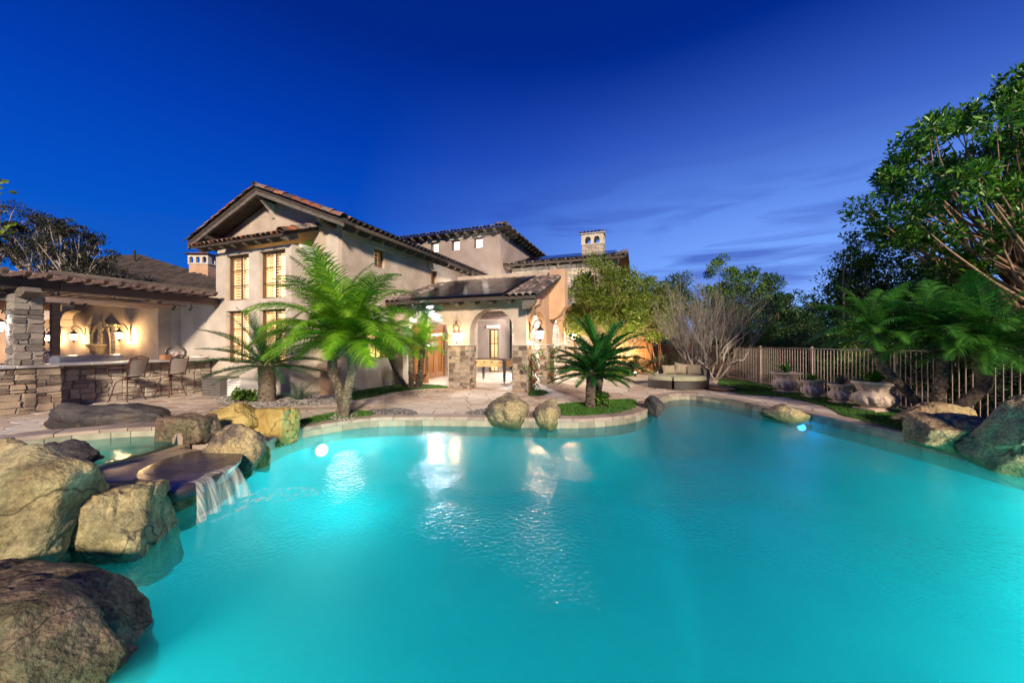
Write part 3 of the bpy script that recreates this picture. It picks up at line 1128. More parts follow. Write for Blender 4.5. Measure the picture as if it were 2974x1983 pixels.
BEDS = {
    'cycad_bed': (gp([(622, 1163), (655, 1147), (760, 1140), (880, 1140), (978, 1150), (1000, 1166), (960, 1176), (860, 1180), (740, 1186), (660, 1180)]), 'gravel', .018, .045, 'pale gravel bed around the left sago palm'),
    'pebble_a': (gp([(1068, 1196), (1098, 1190), (1160, 1188), (1200, 1196), (1212, 1207), (1150, 1210), (1090, 1209)]), 'gravel_dark', .022, .04, 'half-round bed of dark pebbles beside the double palm'),
    'pebble_b': (gp([(1352, 1207), (1378, 1194), (1412, 1190), (1440, 1196), (1440, 1210)]), 'gravel_dark', .022, .04, 'narrow bed of dark pebbles beside the large round boulder'),
    'edge_bed': (gp([(1160, 1143), (1240, 1133), (1316, 1131), (1330, 1135), (1250, 1139), (1175, 1150)]), 'gravel_red', .018, .04, 'strip of tan pebbles along the lawn by the arcade'),
    'daybed_bed': (gp([(2062, 1128), (2076, 1102), (2120, 1098), (2168, 1108), (2150, 1122), (2110, 1133)]), 'gravel_red', .02, .05, 'bed of tan stones behind the round daybed'),
    'palm_ring': (gp([(962, 1221), (975, 1206), (1010, 1199), (1040, 1205), (1028, 1220), (990, 1226)]), 'gravel', .025, .05, 'ring of river stones round the base of the double palm'),
}
HOUSE = [(lambda q: (q.x, q.y))(H(u, v)) for u, v in [(-13, -6), (-4.3, -6), (-4.3, -.8), (-1.09, -.8), (-1.09, 0), (0, 0), (0, 12), (-14, 12)]]


def polymesh(b, poly, z0, z1):
    n = len(poly)
    vs = [(x, y, z0) for x, y in poly] + [(x, y, z1) for x, y in poly]
    b.add(vs, [(i, (i + 1) % n, (i + 1) % n + n, i + n) for i in range(n)] + [tuple(range(n, 2 * n))])


def scatter(poly, dens, rng):
    xs, ys = [p[0] for p in poly], [p[1] for p in poly]
    A = (max(xs) - min(xs)) * (max(ys) - min(ys))
    out = []
    for _ in range(int(A * dens)):
        x, y = rng.uniform(min(xs), max(xs)), rng.uniform(min(ys), max(ys))
        if inpoly(x, y, poly):
            out.append((x, y))
    return out


smooth_lawn = {}
for k, poly in LAWNS.items():
    rng = random.Random(hash(k) % 97 if False else len(k) * 7)
    if k != 'fence':
        poly = [(p.x, p.y) for p in catmull([(x, y, 0) for x, y in poly], 5)]
    smooth_lawn[k] = poly
    bb = MB()
    polymesh(bb, poly, -.005, .028)
    nb_ = len(bb.f)
    sc = scatter(poly, 2600 if k in ('cycad', 'palm', 'fence') else 1300, rng)
    V, FF = [], []
    for x, y in sc:
        a = rng.uniform(0, 2 * PI)
        w = rng.uniform(.006, .011)
        h = rng.uniform(.022, .05)
        dx, dy = math.cos(a) * w, math.sin(a) * w
        lx, ly = rng.uniform(-.02, .02), rng.uniform(-.02, .02)
        bb.v.extend([(x - dx, y - dy, .02), (x + dx, y + dy, .02), (x + lx, y + ly, .03 + h)])
        m_ = len(bb.v)
        bb.f.append((m_ - 3, m_ - 2, m_ - 1))
    me = bb.mesh('lawn', [MT['soil'], MT['grass']])
    mi = np.zeros(len(me.polygons), dtype=np.int32)
    mi[nb_:] = 1
    me.polygons.foreach_set('material_index', mi)
    o = link('lawn', me)
    tag(o, LAWNTXT[k], 'lawn', kind='stuff')


def pebble(b, x, y, z, r, rng):
    a = rng.uniform(0, 2 * PI)
    vs = []
    sx_, sy_, sz_ = r * rng.uniform(.7, 1.3), r * rng.uniform(.6, 1.1), r * rng.uniform(.45, .8)
    for (px, py, pz) in ((1, 0, 0), (.5, .8, .1), (-.5, .85, 0), (-1, 0, .1), (-.5, -.85, 0), (.5, -.8, .1)):
        qx, qy = px * sx_, py * sy_
        vs.append((x + qx * math.cos(a) - qy * math.sin(a), y + qx * math.sin(a) + qy * math.cos(a), z + pz * sz_))
    t = [(x + (v[0] - x) * .55, y + (v[1] - y) * .55, z + sz_) for v in vs]
    o_ = len(b.v)
    b.v.extend(vs + t)
    for i in range(6):
        j = (i + 1) % 6
        b.f.append((o_ + i, o_ + j, o_ + j + 6, o_ + i + 6))
    b.f.append(tuple(o_ + 6 + i for i in range(6)))


bedpolys = []
for k, (poly, mname, r, sp, txt) in BEDS.items():
    rng = random.Random(len(k) * 13)
    poly = [(p.x, p.y) for p in catmull([(x, y, 0) for x, y in poly], 4)]
    if k != 'palm_ring':
        bedpolys.append(poly)
    z = .03 if k == 'palm_ring' else .018
    b = MB()
    if k != 'palm_ring':
        polymesh(b, poly, -.004, .017)
    for x, y in scatter(poly, 1.0 / (r * r * 2.2), rng):
        pebble(b, x, y, z + rng.uniform(-.3, .5) * r, r * rng.uniform(.6, 1.5), rng)
    o = b.build('gravel', MT[mname])
    tag(o, txt, 'gravel', kind='stuff')

# ---------------------------------------------------------------- flagstones
rng = random.Random(11)
cop = offset(POOL, .315)
spo = offset(SPA, .33)
pts = []
y = 4.0
while y < 21:
    x = -14.0 + rng.random()
    while x < 9.0:
        pts.append((x + rng.uniform(-.17, .17), y + rng.uniform(-.17, .17)))
        x += .52 * rng.uniform(.8, 1.45)
    y += .46
cells = voro(pts, -14.6, 9.05, 3.6, 21.5, .022)
blocks = list(smooth_lawn.values()) + bedpolys + [HOUSE, spo]
near, rest = [], []
for c in cells:
    if not c:
        continue
    cx = sum(p[0] for p in c) / len(c)
    cy = sum(p[1] for p in c) / len(c)
    if inpoly(cx, cy, cop) and math.dist((cx, cy), nearest_on(cx, cy, cop)) > .12:
        continue
    if any(all(inpoly(p[0], p[1], q) for p in c) for q in blocks):
        continue
    if abs(cx) > cy * 1.5 + .6:
        continue
    cc = []
    for p in chaikin(c, .12):
        if inpoly(p[0], p[1], cop):
            p = nearest_on(p[0], p[1], cop)
        if inpoly(p[0], p[1], spo):
            p = nearest_on(p[0], p[1], spo)
        cc.append((p[0] + rng.uniform(-.008, .008), p[1] + rng.uniform(-.008, .008)))
    A = abs(sum(cc[i][0] * cc[(i + 1) % len(cc)][1] - cc[(i + 1) % len(cc)][0] * cc[i][1] for i in range(len(cc)))) / 2
    if A < .03:
        continue
    near.append((math.hypot(cx, cy), cc))
near.sort(key=lambda q: q[0])
J = MB()
for i, (d, c) in enumerate(near):
    vs, fs, (cx, cy) = stone_mesh('f', c, .016 + rng.uniform(-.003, .004), None, .3, .03)
    if i < 290:
        me = bpy.data.meshes.new('flagstone')
        me.from_pydata(vs, [], fs)
        me.materials.append(MT['flag'])
        link('flagstone', me, patio, Matrix.Translation((cx, cy, .001)))
    else:
        J.add([(v[0] + cx, v[1] + cy, v[2] + .001) for v in vs], fs)
o = J.build('flagstone_paving', MT['flag'], patio)
o['kind'] = 'stuff'

# ---------------------------------------------------------------- boulders
import bmesh as _bm
ICO = {}


def ico(sub):
    if sub not in ICO:
        bm = _bm.new()
        _bm.ops.create_icosphere(bm, subdivisions=sub, radius=1)
        V = np.array([v.co[:] for v in bm.verts])
        Fc = np.array([[v.index for v in f.verts] for f in bm.faces])
        bm.free()
        ICO[sub] = (V, Fc)
    return ICO[sub]


def rock(c, r, seed, m, label, planes=13, boxy=False, sub=5, rz=0.0, tilt=0.0, flatness=.30, rough=1.0, name='boulder', soft=14.0, ndim=1.6):
    V, Fc = ico(sub)
    rs = np.random.RandomState(seed)
    Pn = rs.normal(size=(planes, 3))
    Pn /= np.linalg.norm(Pn, axis=1)[:, None]
    h = rs.uniform(1 - flatness, 1.0, planes)
    if boxy:
        Bx = np.array([[1, .1, .05], [-1, .05, .1], [.1, 1, .12], [-.12, -1, .1], [.05, .08, 1], [0, 0, -1.0]]) + rs.normal(size=(6, 3)) * .09
        Bx /= np.linalg.norm(Bx, axis=1)[:, None]
        Pn = np.concatenate([Pn, Bx])
        h = np.concatenate([h * 1.0 + .18, np.full(6, .68)])
    dots = V @ Pn.T
    q = np.maximum(dots, 1e-3) / h
    k = soft
    s = (np.sum(q ** k, axis=1)) ** (1 / k)
    s = np.maximum(s, .8)
    W = V / s[:, None]
    W = W / np.abs(W).max(axis=0)
    W = W * np.array(r)
    off = Vector((seed * 3.1, seed * 1.7, seed * .9))
    D = np.empty(len(W))
    big = max(r)

    def chunk(p, f, amp):
        dd, pp = noise.voronoi(p * f)
        c0 = pp[0]
        rv = noise.noise_vector(c0 * 17.3)
        e = dd[1] - dd[0]
        return amp * (rv.dot(p * f - c0) * 1.6 - .10 * max(0, 1 - e * 11)) / f
    for i, w in enumerate(W):
        p = Vector(w) + off
        a = noise.fractal(p * ndim / big, .9, 2.1, 3)
        d2 = noise.fractal(p * 9.0, .8, 2.2, 4)
        D[i] = a * .05 * big + chunk(p + Vector((0, 0, a * .15)), 1.6 / big, .13) + chunk(p, 4.2 / big, .13) + d2 * .014 * big ** .5
    W = W + V * (D * rough)[:, None]
    me = np_mesh('boulder', W, Fc, m, smooth=True)
    o = link(name, me)
    o.matrix_world = Matrix.Translation(c) @ Euler((tilt, 0, rz)).to_matrix().to_4x4()
    return tag(o, label, 'boulder')


def rock_px(x0, x1, yt, Y, zb, seed, m, label, depth=None, **kw):
    """a boulder that stands at distance Y, as wide as x0..x1 and as high as yt down to height zb"""
    a, c = P(x0, yt, Y), P(x1, yt, Y)
    w = (c.x - a.x) / 2
    h = (a.z - zb) / 2
    return rock(((a.x + c.x) / 2, Y, zb + h), (w, depth or w * .8, h), seed, m, label, **kw)


rock((-2.95, 1.92, -.24), (1.0, .58, .60), 23, MT['rock_brown'], 'large low brown boulder nearest the camera at the lower left corner of the pool', sub=6, planes=26, soft=14, flatness=.16)
rock((-4.12, 2.80, .0), (.90, .46, .76), 46, MT['rock_lichen'], 'tall fissured tan boulder at the left edge of the picture, behind the lowest brown one', sub=6, planes=20, soft=44, flatness=.36)
rock((-3.40, 3.12, -.06), (.42, .36, .47), 12, MT['rock_lichen'], 'squat brown and green boulder between the tall tan one and the waterfall', boxy=True, rz=.25, sub=6, planes=18, soft=44, flatness=.36)
rock((-4.95, 4.02, .26), (.36, .30, .20), 6, MT['rock_dark'], 'black wedge-shaped boulder on the near rim of the spa', sub=5, planes=12, soft=50, flatness=.38)
rock((-3.62, 4.78, .12), (.36, .36, .38), 17, MT['rock'], 'rounded speckled boulder behind the dark waterfall slab', sub=5, planes=14, soft=10, flatness=.2)
rock((-4.60, 5.20, .30), (.38, .26, .30), 29, MT['rock_brown'], 'brown block boulder standing upright in the corner of the spa', boxy=True, sub=5, planes=8, soft=44, flatness=.25)
rock((-4.72, 5.95, .22), (.58, .36, .33), 33, MT['rock_yellow'], 'low yellow and brown boulder behind the upright block by the spa', sub=5, planes=12, soft=16)
rock((-3.52, 5.08, -.02), (.15, .17, .25), 38, MT['rock_yellow'], 'small green-stained boulder in the water right of the rounded speckled one', sub=4, planes=10)
rock((-3.98, 6.18, .14), (.37, .30, .34), 52, MT['rock_yellow'], 'bright yellow craggy boulder standing on the pool coping', boxy=True, sub=5, planes=12, soft=44, rough=1.5)
rock((-7.15, 6.55, .17), (1.08, .40, .30), 64, MT['rock_dark'], 'long low dark boulder lying on the patio behind the spa', sub=5, planes=22, soft=40, flatness=.22)
rock((-.07, 7.42, .16), (.47, .44, .42), 71, MT['rock'], 'large round brown and green boulder in the middle of the far pool edge', sub=5, planes=16, soft=8, flatness=.2)
rock((.68, 7.32, .08), (.30, .34, .34), 77, MT['rock'], 'smaller rounded boulder just right of the large one at the far pool edge', sub=5, planes=16, soft=8, flatness=.2)
rock((3.30, 8.45, .06), (.25, .24, .27), 83, MT['rock_dark'], 'upright dark boulder where the coping curves into the back alcove of the pool', sub=5, planes=8, soft=24)
rock((6.00, 8.08, -.02), (.56, .34, .27), 92, MT['rock'], 'angular brown boulder lying in the water at the right side of the alcove', sub=5, planes=8, soft=26, flatness=.35)
rock((7.62, 6.62, .22), (.66, .36, .24), 96, MT['rock_tan'], 'flat pale boulder on the lawn below the leaning palms', sub=5, planes=12, soft=12)
rock((6.84, 5.60, .12), (.60, .44, .44), 99, MT['rock_tan'], 'square tan boulder at the right pool edge beneath the flat pale one', tilt=.25, rz=-.5, sub=6, planes=14, soft=44, flatness=.32)
rock((7.22, 4.62, .34), (1.05, .75, .78), 107, MT['rock_tan'], 'largest tan boulder rising at the right edge of the picture', sub=6, planes=16, soft=44, flatness=.36)

# spillway ledge and slab of the waterfall
rngs = random.Random(5)


def slab_stone(poly, z0, z1, m, label, name, seed, lo=.94):
    pl = [(p.x, p.y) for p in catmull([(x, y, 0) for x, y in poly], 4)]
    cx = sum(p[0] for p in pl) / len(pl)
    cy = sum(p[1] for p in pl) / len(pl)
    b = MB()
    n_ = len(pl)
    rr = random.Random(seed)
    layers = [(lo - .12, z0), (lo, z0 + (z1 - z0) * .35), (1.0, z1 - .03), (.995, z1 - .006), (.93, z1), (.6, z1 + .006), (.3, z1 + .003)]
    vs, fs = [], []
    for li, (k, z) in enumerate(layers):
        for p in pl:
            j = 1 + .03 * noise.noise(Vector((p[0] * 3, p[1] * 3, li * .8 + seed)))
            vs.append((cx + (p[0] - cx) * k * j, cy + (p[1] - cy) * k * j, z + .012 * noise.noise(Vector((p[0] * 2, p[1] * 2, seed)))))
    for li in range(len(layers) - 1):
        for i in range(n_):
            j = (i + 1) % n_
            fs.append((li * n_ + i, li * n_ + j, (li + 1) * n_ + j, (li + 1) * n_ + i))
    fs.append(tuple((len(layers) - 1) * n_ + i for i in range(n_)))
    fs.append(tuple(reversed(range(n_))))
    b.add(vs, fs)
    o = b.build(name, m, smooth='auto', fix=True)
    return tag(o, label, 'stone slab')


slab_stone([(-4.05, 3.95), (-4.08, 4.64), (-3.45, 4.62), (-3.12, 4.10), (-3.10, 3.55), (-3.32, 3.42)], .02, .17, MT['slab'], 'flat wet dark slab that the waterfall pours over', 'waterfall_slab', 3)
slab_stone([(-4.75, 4.15), (-4.62, 4.70), (-4.05, 4.78), (-3.85, 4.2), (-3.75, 3.7), (-4.3, 3.75)], .0, .155, MT['spill'], 'wet tan ledge between the spa and the dark slab', 'spillway_ledge', 8)
rock((-3.75, 4.1, -.22), (.55, .62, .26), 118, MT['rock'], 'green-tinged boulder under the waterfall slab', sub=5, planes=14, soft=16)

# falling water
wf = bpy.data.materials.new('falling_water')
wf.use_nodes = True
t = wf.node_tree
bs = t.nodes['Principled BSDF']
bs.inputs['Base Color'].default_value = (.85, .88, .80, 1)
bs.inputs['Roughness'].default_value = .4
g = N(t, 'ShaderNodeNewGeometry')
mp = N(t, 'ShaderNodeMapping')
mp.inputs['Scale'].default_value = (8, 42, 1.0)
LK(t, g.outputs['Position'], mp.inputs[0])
nz = N(t, 'ShaderNodeTexNoise')
nz.inputs['Scale'].default_value = 1.0
nz.inputs['Detail'].default_value = 3
LK(t, mp.outputs[0], nz.inputs['Vector'])
rr_ = ramp(t, [(0, (.08, .08, .08)), (.40, (.15, .15, .15)), (.66, (.42, .42, .42)), (1, (.55, .55, .55))])
LK(t, nz.outputs['Fac'], rr_.inputs[0])
LK(t, rr_.outputs[0], bs.inputs['Alpha'])
MT['fall'] = wf
b = MB()
NU, NV = 40, 12
vs = []
for j in range(NV + 1):
    tj = j / NV
    for i in range(NU + 1):
        s_ = i / NU
        y = 3.58 + s_ * .50
        lipx = -3.13 + .02 * math.sin(s_ * 9)
        k = max(0, tj * 1.18 - .18)
        x = lipx - .05 + (.05 + .02) * min(1, tj / .18) + .15 * k * (1 + .3 * math.sin(s_ * 23)) * (1 - k * .2)
        z = .182 - (.34) * k ** 1.7
        yy = y + (s_ - .55) * .22 * k
        vs.append((x, yy, z))
fs = [(j * (NU + 1) + i, j * (NU + 1) + i + 1, (j + 1) * (NU + 1) + i + 1, (j + 1) * (NU + 1) + i) for j in range(NV) for i in range(NU)]
b.add(vs, fs)
o = b.build('waterfall', wf, smooth=True)
tag(o, kind='structure')
# foam where it lands
fm = wf.copy()
fm.name = 'foam'
tt = fm.node_tree
for nn in tt.nodes:
    if nn.type == 'MAPPING':
        nn.inputs['Scale'].default_value = (16, 7, 1)
    if nn.type == 'TEX_NOISE':
        nn.inputs['Detail'].default_value = 9
        nn.inputs['Distortion'].default_value = 1.2
    if nn.type == 'VALTORGB':
        for e, vv in zip(nn.color_ramp.elements, (0, 0, .35, .6)):
            e.color = (vv, vv, vv, 1)
        nn.color_ramp.elements[1].position = .52
        nn.color_ramp.elements[2].position = .66
MT['foam'] = fm
b = MB()
for k, (cx, cy, rx, ry) in enumerate([(-2.92, 3.85, .22, .42), (-2.55, 4.1, .35, .22)]):
    ring = [(cx + rx * math.cos(a) * (1 + .2 * math.sin(3 * a + k)), cy + ry * math.sin(a) * (1 + .2 * math.sin(2 * a)), WZ + .004 + k * .004) for a in [2 * PI * i / 28 for i in range(28)]]
    b.add(ring, [tuple(range(28))])
o = b.build('foam', fm)
tag(o, 'white foam on the pool where the waterfall lands', 'foam', kind='stuff')

# ---------------------------------------------------------------- underwater lights: wall fixtures, most of them unseen and placed for the glow
def pool_light(x, y, z, power, col, rad, lens='pool_lens', label=None, r=.12, off=.5, fx=True):
    n = Vector((CEN[0] - x, CEN[1] - y, 0)).normalized()
    if fx:
        root = empty('pool_light', Matrix.Translation((x, y, z)) @ n.to_track_quat('Z', 'Y').to_matrix().to_4x4(), label, 'pool light', 'underwater lights in the pool wall')
        b = MB()
        b.lathe([(r * 1.15, 0), (r * 1.15, .02), (r, .03), (r, 0.0)], 24)
        b.build('rim', MT['steel'], root)
        b = MB()
        b.lathe([(r * .97, .005), (r * .9, .035), (r * .5, .05), (.01, .055)], 24)
        b.build('lens', MT[lens], root)
    l = bpy.data.lights.new('pool_lamp', 'POINT')
    l.energy = power
    l.color = col
    l.shadow_soft_size = rad
    lo = bpy.data.objects.new('pool_lamp', l)
    COL.objects.link(lo)
    lo.location = (x + n.x * off, y + n.y * off, z)


PC = (.80, 1.0, .80)
pool_light(-3.50, 6.70, -.42, 50, (.95, 1.0, .85), .42, off=1.0, label='bright white underwater light at the left end of the far pool wall', r=.11)
pool_light(-3.4, .7, -.75, 110, PC, .4, label='underwater light below the boulders on the left, out of the picture', off=.9)
pool_light(-1.5, -3.2, -.9, 230, PC, .6, label='underwater light in the near wall behind the camera', off=1.4)
pool_light(3.5, -3.3, -.9, 200, PC, .6, label='underwater light in the near right wall', off=1.4)
pool_light(6.75, 1.6, -.8, 200, PC, .6, label='underwater light in the right wall close to the camera', off=1.5)
pool_light(6.72, 3.3, -.7, 55, PC, .35, label='underwater light in the right wall past the picture edge', off=.6)
pool_light(6.35, 8.0, -.30, 3, (.1, .35, 1.0), .08, lens='blue_lens', label='small blue underwater light beside the angular boulder', r=.08, off=.15)
for (x, y, e) in ((-5.9, 4.6, 5), (-5.2, 4.6, 4), (-6.7, 4.1, 5)):  # unseen lamps without fixtures, put in to light the spa water
    l = bpy.data.lights.new('spa_lamp', 'POINT')
    l.energy = e
    l.color = (.85, 1.0, .75)
    l.shadow_soft_size = .25
    lo = bpy.data.objects.new('spa_lamp', l)
    COL.objects.link(lo)
    lo.location = (x, y, -.25)
# ================================================================ THE VILLA (house frame: x = u along the gable front, y = v away from it)
villa = empty('villa', HM, 'two-storey Mediterranean stucco villa with clay tile roofs, arcade and stone wing', 'house')
VW = Matrix.Identity(4)


def MV(u, v):      # wall facing -v
    return Matrix.Translation((u, v, 0))


def MU(u, v):      # wall facing +u, its x runs along +v
    return Matrix.Translation((u, v, 0)) @ Matrix.Rotation(R(90), 4, 'Z')


def arch(xa, xb, spring, rise):
    c, r = (xa + xb) / 2, (xb - xa) / 2
    return lambda x: spring + rise * math.sqrt(max(0, 1 - ((x - c) / r) ** 2))


def wall(b, M, x0, x1, top, holes=(), th=.3, zb=0.0, brk=()):
    b.M = M
    tf = top if callable(top) else (lambda x: top)
    xs = {x0, x1, *brk}
    for (a, c, lo, hi) in holes:
        xs |= {a, c}
        if callable(hi):
            m_, r_ = (a + c) / 2, (c - a) / 2
            xs |= {m_ - r_ * math.cos(PI * i / 20) for i in range(21)}
    xs = sorted(x for x in xs if x0 - 1e-6 <= x <= x1 + 1e-6)
    xs = [x for i, x in enumerate(xs) if i == 0 or x - xs[i - 1] > 1e-5]
    for xa, xb in zip(xs, xs[1:]):
        mid = (xa + xb) / 2
        hs = sorted([h for h in holes if h[0] < mid < h[1]], key=lambda h: h[2])
        spans = []
        lo_a = lo_b = zb
        for h in hs:
            if h[2] > zb + 1e-6:
                spans.append((lo_a, lo_b, h[2], h[2]))
            hf = h[3] if callable(h[3]) else (lambda x, v=h[3]: v)
            lo_a, lo_b = hf(xa), hf(xb)
            b.add([(xa, 0, lo_a), (xb, 0, lo_b), (xb, th, lo_b), (xa, th, lo_a)], [(0, 3, 2, 1)])
            if h[2] > zb + 1e-6:
                b.add([(xa, 0, h[2]), (xb, 0, h[2]), (xb, th, h[2]), (xa, th, h[2])], [(0, 1, 2, 3)])
        spans.append((lo_a, lo_b, tf(xa), tf(xb)))
        for (la, lb, ha, hb) in spans:
            if ha - la < 1e-5 and hb - lb < 1e-5:
                continue
            b.add([(xa, 0, la), (xb, 0, lb), (xb, 0, hb), (xa, 0, ha), (xa, th, la), (xb, th, lb), (xb, th, hb), (xa, th, ha)],
                  [(0, 1, 2, 3), (5, 4, 7, 6)])
        b.add([(xa, 0, tf(xa)), (xb, 0, tf(xb)), (xb, th, tf(xb)), (xa, th, tf(xa))], [(0, 1, 2, 3)])
    for (a, c, lo, hi) in holes:
        ha = hi(a) if callable(hi) else hi
        if ha > lo:
            b.add([(a, 0, lo), (a, th, lo), (a, th, ha), (a, 0, ha)], [(0, 3, 2, 1)])
            b.add([(c, 0, lo), (c, th, lo), (c, th, ha), (c, 0, ha)], [(0, 1, 2, 3)])
    for x, f in ((x0, (0, 3, 2, 1)), (x1, (0, 1, 2, 3))):
        b.add([(x, 0, zb), (x, th, zb), (x, th, tf(x)), (x, 0, tf(x))], [f])
    b.M = None


RZ = lambda u: 6.45 - .40 * abs(u + 2.9)

# ---- walls
b = MB()
wall(b, MV(0, 0), -5.8, 0, lambda x: RZ(x) - .16, th=.3, brk=(-2.9,))
wall(b, MU(0, 0), .3, 9.13, 5.13, holes=[(1.36, 1.87, 4.11, 4.72), (4.72, 5.17, 4.04, 4.62), (1.05, 2.13, 1.02, 2.2), (3.35, 6.1, .0, 2.35)], th=.3)
b.build('wall', MT['stucco'], villa)
b = MB()
WIN = [(-3.99, -2.92), (-2.46, -1.335)]
wall(b, MV(0, -.8), -4.49, -1.09, 4.42, holes=[(a, c, 2.88, 4.31) for a, c in WIN] + [(a, c, .91, 2.55) for a, c in WIN], th=.25)
wall(b, MU(-1.09, -.8), .25, .8, 4.5, th=.25)
wall(b, MU(-4.24, -.8), .25, 6, 4.5, th=.25)
b.build('bay_wall', MT['stucco_light'], villa)
b = MB()
wall(b, MV(0, 9.13), -4.2, 1.31, 7.42, holes=[(-2.98, -2.44, 6.6, 7.14), (-1.63, -1.09, 6.6, 7.14), (-.25, .29, 6.6, 7.14), (.62, 1.2, .0, 2.25)], th=.3)
wall(b, MU(1.31, 9.13), .3, 7, 7.42, holes=[(1.05, 2.0, 4.9, 5.6)], th=.3)
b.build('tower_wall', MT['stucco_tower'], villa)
b = MB()
LR = lambda v: 2.95 + .348 * (v - 1.91)
wall(b, MV(0, 2.41), .0, 5.03, 2.93, holes=[(.35, 2.2, 0, arch(.35, 2.2, 1.8, .86)), (3.03, 4.6, 0, arch(3.03, 4.6, 1.875, .785))], th=.4)
b.build('arcade_wall', MT['stucco'], villa)
b = MB()
wall(b, MU(5.03, 0), 2.81, 11.5, lambda v: min(LR(v) - .1, 3.75) if v < 5.32 else 3.35, brk=(5.31, 5.33, 4.5),
     holes=[(2.87, 4.69, 0, arch(2.87, 4.69, 1.75, .88)), (5.59, 7.65, 0, arch(5.59, 7.65, 1.7, .9)), (8.07, 9.8, 0, arch(8.07, 9.8, 1.7, .85))], th=.22)
b.prism([(5.03, 2.43), (5.20, 2.46), (5.36, 2.53), (5.48, 2.66), (5.55, 2.80), (5.63, 2.9), (5.63, 4.32), (5.03, 4.32)], 5.1, 5.58, 'y')
b.build('arcade_side_wall', MT['stucco_orange'], villa)  # orange of the lamps' light is in the wall colour
b = MB()
b.bbox((.9, 5.3, 2.9), (5.029, 5.56, 4.34), .01)
b.build('parapet', MT['stucco'], villa)
# decorative pieces of the gable front
b = MB()
pl = [(-.60, 1.1)] + [(-.60 + .255 - .255 * math.cos(PI * i / 12), 4.55 + .32 * math.sin(PI * i / 12)) for i in range(13)] + [(-.09, 1.1)]
b.prism(pl, -.05, .0, 'y')
b.build('pilaster', MT['stucco_light'], villa)
b = MB()
b.bbox((-.42, -.42, 0), (-.06, -.051, .84), .02)
b.build('plinth', MT['stucco_orange'], villa)
b = MB()
for (u0, zt, dep, w) in ((-2.98, 6.2, .42, .14),):
    pl = [(0, zt), (-dep, zt), (-dep, zt - .12), (-dep * .75, zt - .2), (-dep * .35, zt - .35), (-.04, zt - .58), (0, zt - .6)]
    b.prism([(p[0], p[1]) for p in pl], u0, u0 + w, 'x')
b.build('corbel', MT['stucco_light'], villa, fix=True)
b = MB()
b.prism([(.0, 4.46), (-.55, 4.46), (-.55, 4.36), (-.4, 4.28), (-.2, 4.02), (-.08, 3.75), (0, 3.7)], -.95, -1.07, 'x')
o = b.build('corbel', MT['stucco_white'], villa, fix=True)


# ---- windows
def window(M, x0, x1, z0, z1, nx=2, nz=3, slats=True, glow='glow', fr=.045, rec=.12, mu=.022, name='window', gd=.42):
    b = MB()
    y = rec
    for a, c in (((x0, y, z0), (x0 + fr, y + .07, z1)), ((x1 - fr, y, z0), (x1, y + .07, z1)), ((x0 + fr, y, z0), (x1 - fr, y + .07, z0 + fr)), ((x0 + fr, y, z1 - fr), (x1 - fr, y + .07, z1))):
        b.box(a, c)
    w = b.build(name, MT['wood_frame'], villa)
    w.matrix_local = M
    for i in range(1, nx):
        b = MB()
        x = x0 + (x1 - x0) * i / nx
        b.box((x - mu * .8, y + .012, z0 + fr), (x + mu * .8, y + .05, z1 - fr))
        b.build('muntin', MT['wood_frame'], w)
    for i in range(1, nz):
        b = MB()
        z = z0 + (z1 - z0) * i / nz
        b.box((x0 + fr, y + .016, z - mu / 2), (x1 - fr, y + .046, z + mu / 2))
        b.build('muntin', MT['wood_frame'], w)
    b = MB()
    b.add([(x0 + fr, y + .058, z0 + fr), (x1 - fr, y + .058, z0 + fr), (x1 - fr, y + .058, z1 - fr), (x0 + fr, y + .058, z1 - fr)], [(0, 1, 2, 3)])
    b.build('pane', MT['glass'], w)
    if slats:
        pan = [(x0 + .03, (x0 + x1) / 2 - .01), ((x0 + x1) / 2 + .01, x1 - .03)] if x1 - x0 > .7 else [(x0 + .03, x1 - .03)]
        for a, c in pan:
            b = MB()
            for s_ in ((a, z0, a + .04, z1), (c - .04, z0, c, z1), (a + .04, z0, c - .04, z0 + .06), (a + .04, z1 - .06, c - .04, z1)):
                b.box((s_[0], y + .11, s_[1]), (s_[2], y + .14, s_[3]))
            b.build('shutter_frame', MT['shutter'], w)
            n_ = max(3, int((z1 - z0 - .12) / .082))
            me = None
            for i in range(n_):
                z = z0 + .06 + (z1 - z0 - .12) * (i + .5) / n_
                if me is None:
                    bb = MB()
                    bb.box((a + .04, -.004, -.034), (c - .04, .004, .034))
                    me = bb.mesh('slat', MT['shutter'])
                link('slat', me, w, Matrix.Translation((0, y + .125, z)) @ Matrix.Rotation(R(-42), 4, 'X'))
    b = MB()
    b.add([(x0 - .1, y + gd, z0 - .1), (x1 + .1, y + gd, z0 - .1), (x1 + .1, y + gd, z1 + .1), (x0 - .1, y + gd, z1 + .1)], [(0, 1, 2, 3)])
    b.build('lit_room', MT[glow], w)
    return w


for a, c in WIN:
    window(MV(0, -.8), a, c, 2.88, 4.31)
    window(MV(0, -.8), a, c, .91, 2.55, slats=True)
window(MU(0, 0), 1.36, 1.87, 4.11, 4.72, 1, 1)
window(MU(0, 0), 4.72, 5.17, 4.04, 4.62, 1, 1)
window(MU(0, 0), 1.05, 2.13, 1.02, 2.2, 2, 2, slats=False)
for a in (-2.98, -1.63, -.25):
    window(MV(0, 9.13), a, a + .54, 6.6, 7.14, 1, 1, slats=False, glow='glow_white')
window(MU(1.31, 9.13), 1.05, 2.0, 4.9, 5.6, 1, 1, slats=False)
window(MV(0, 9.13), .62, 1.2, .02, 2.25, 2, 3, slats=True, name='shuttered_door')


def lintel(M, x0, x1, z0, z1, pr=.05, m='stucco_light'):
    b = MB()
    b.bbox((x0, -pr, z0), (x1, .02, z1), .012)
    o = b.build('lintel', MT[m], villa)
    o.matrix_local = M


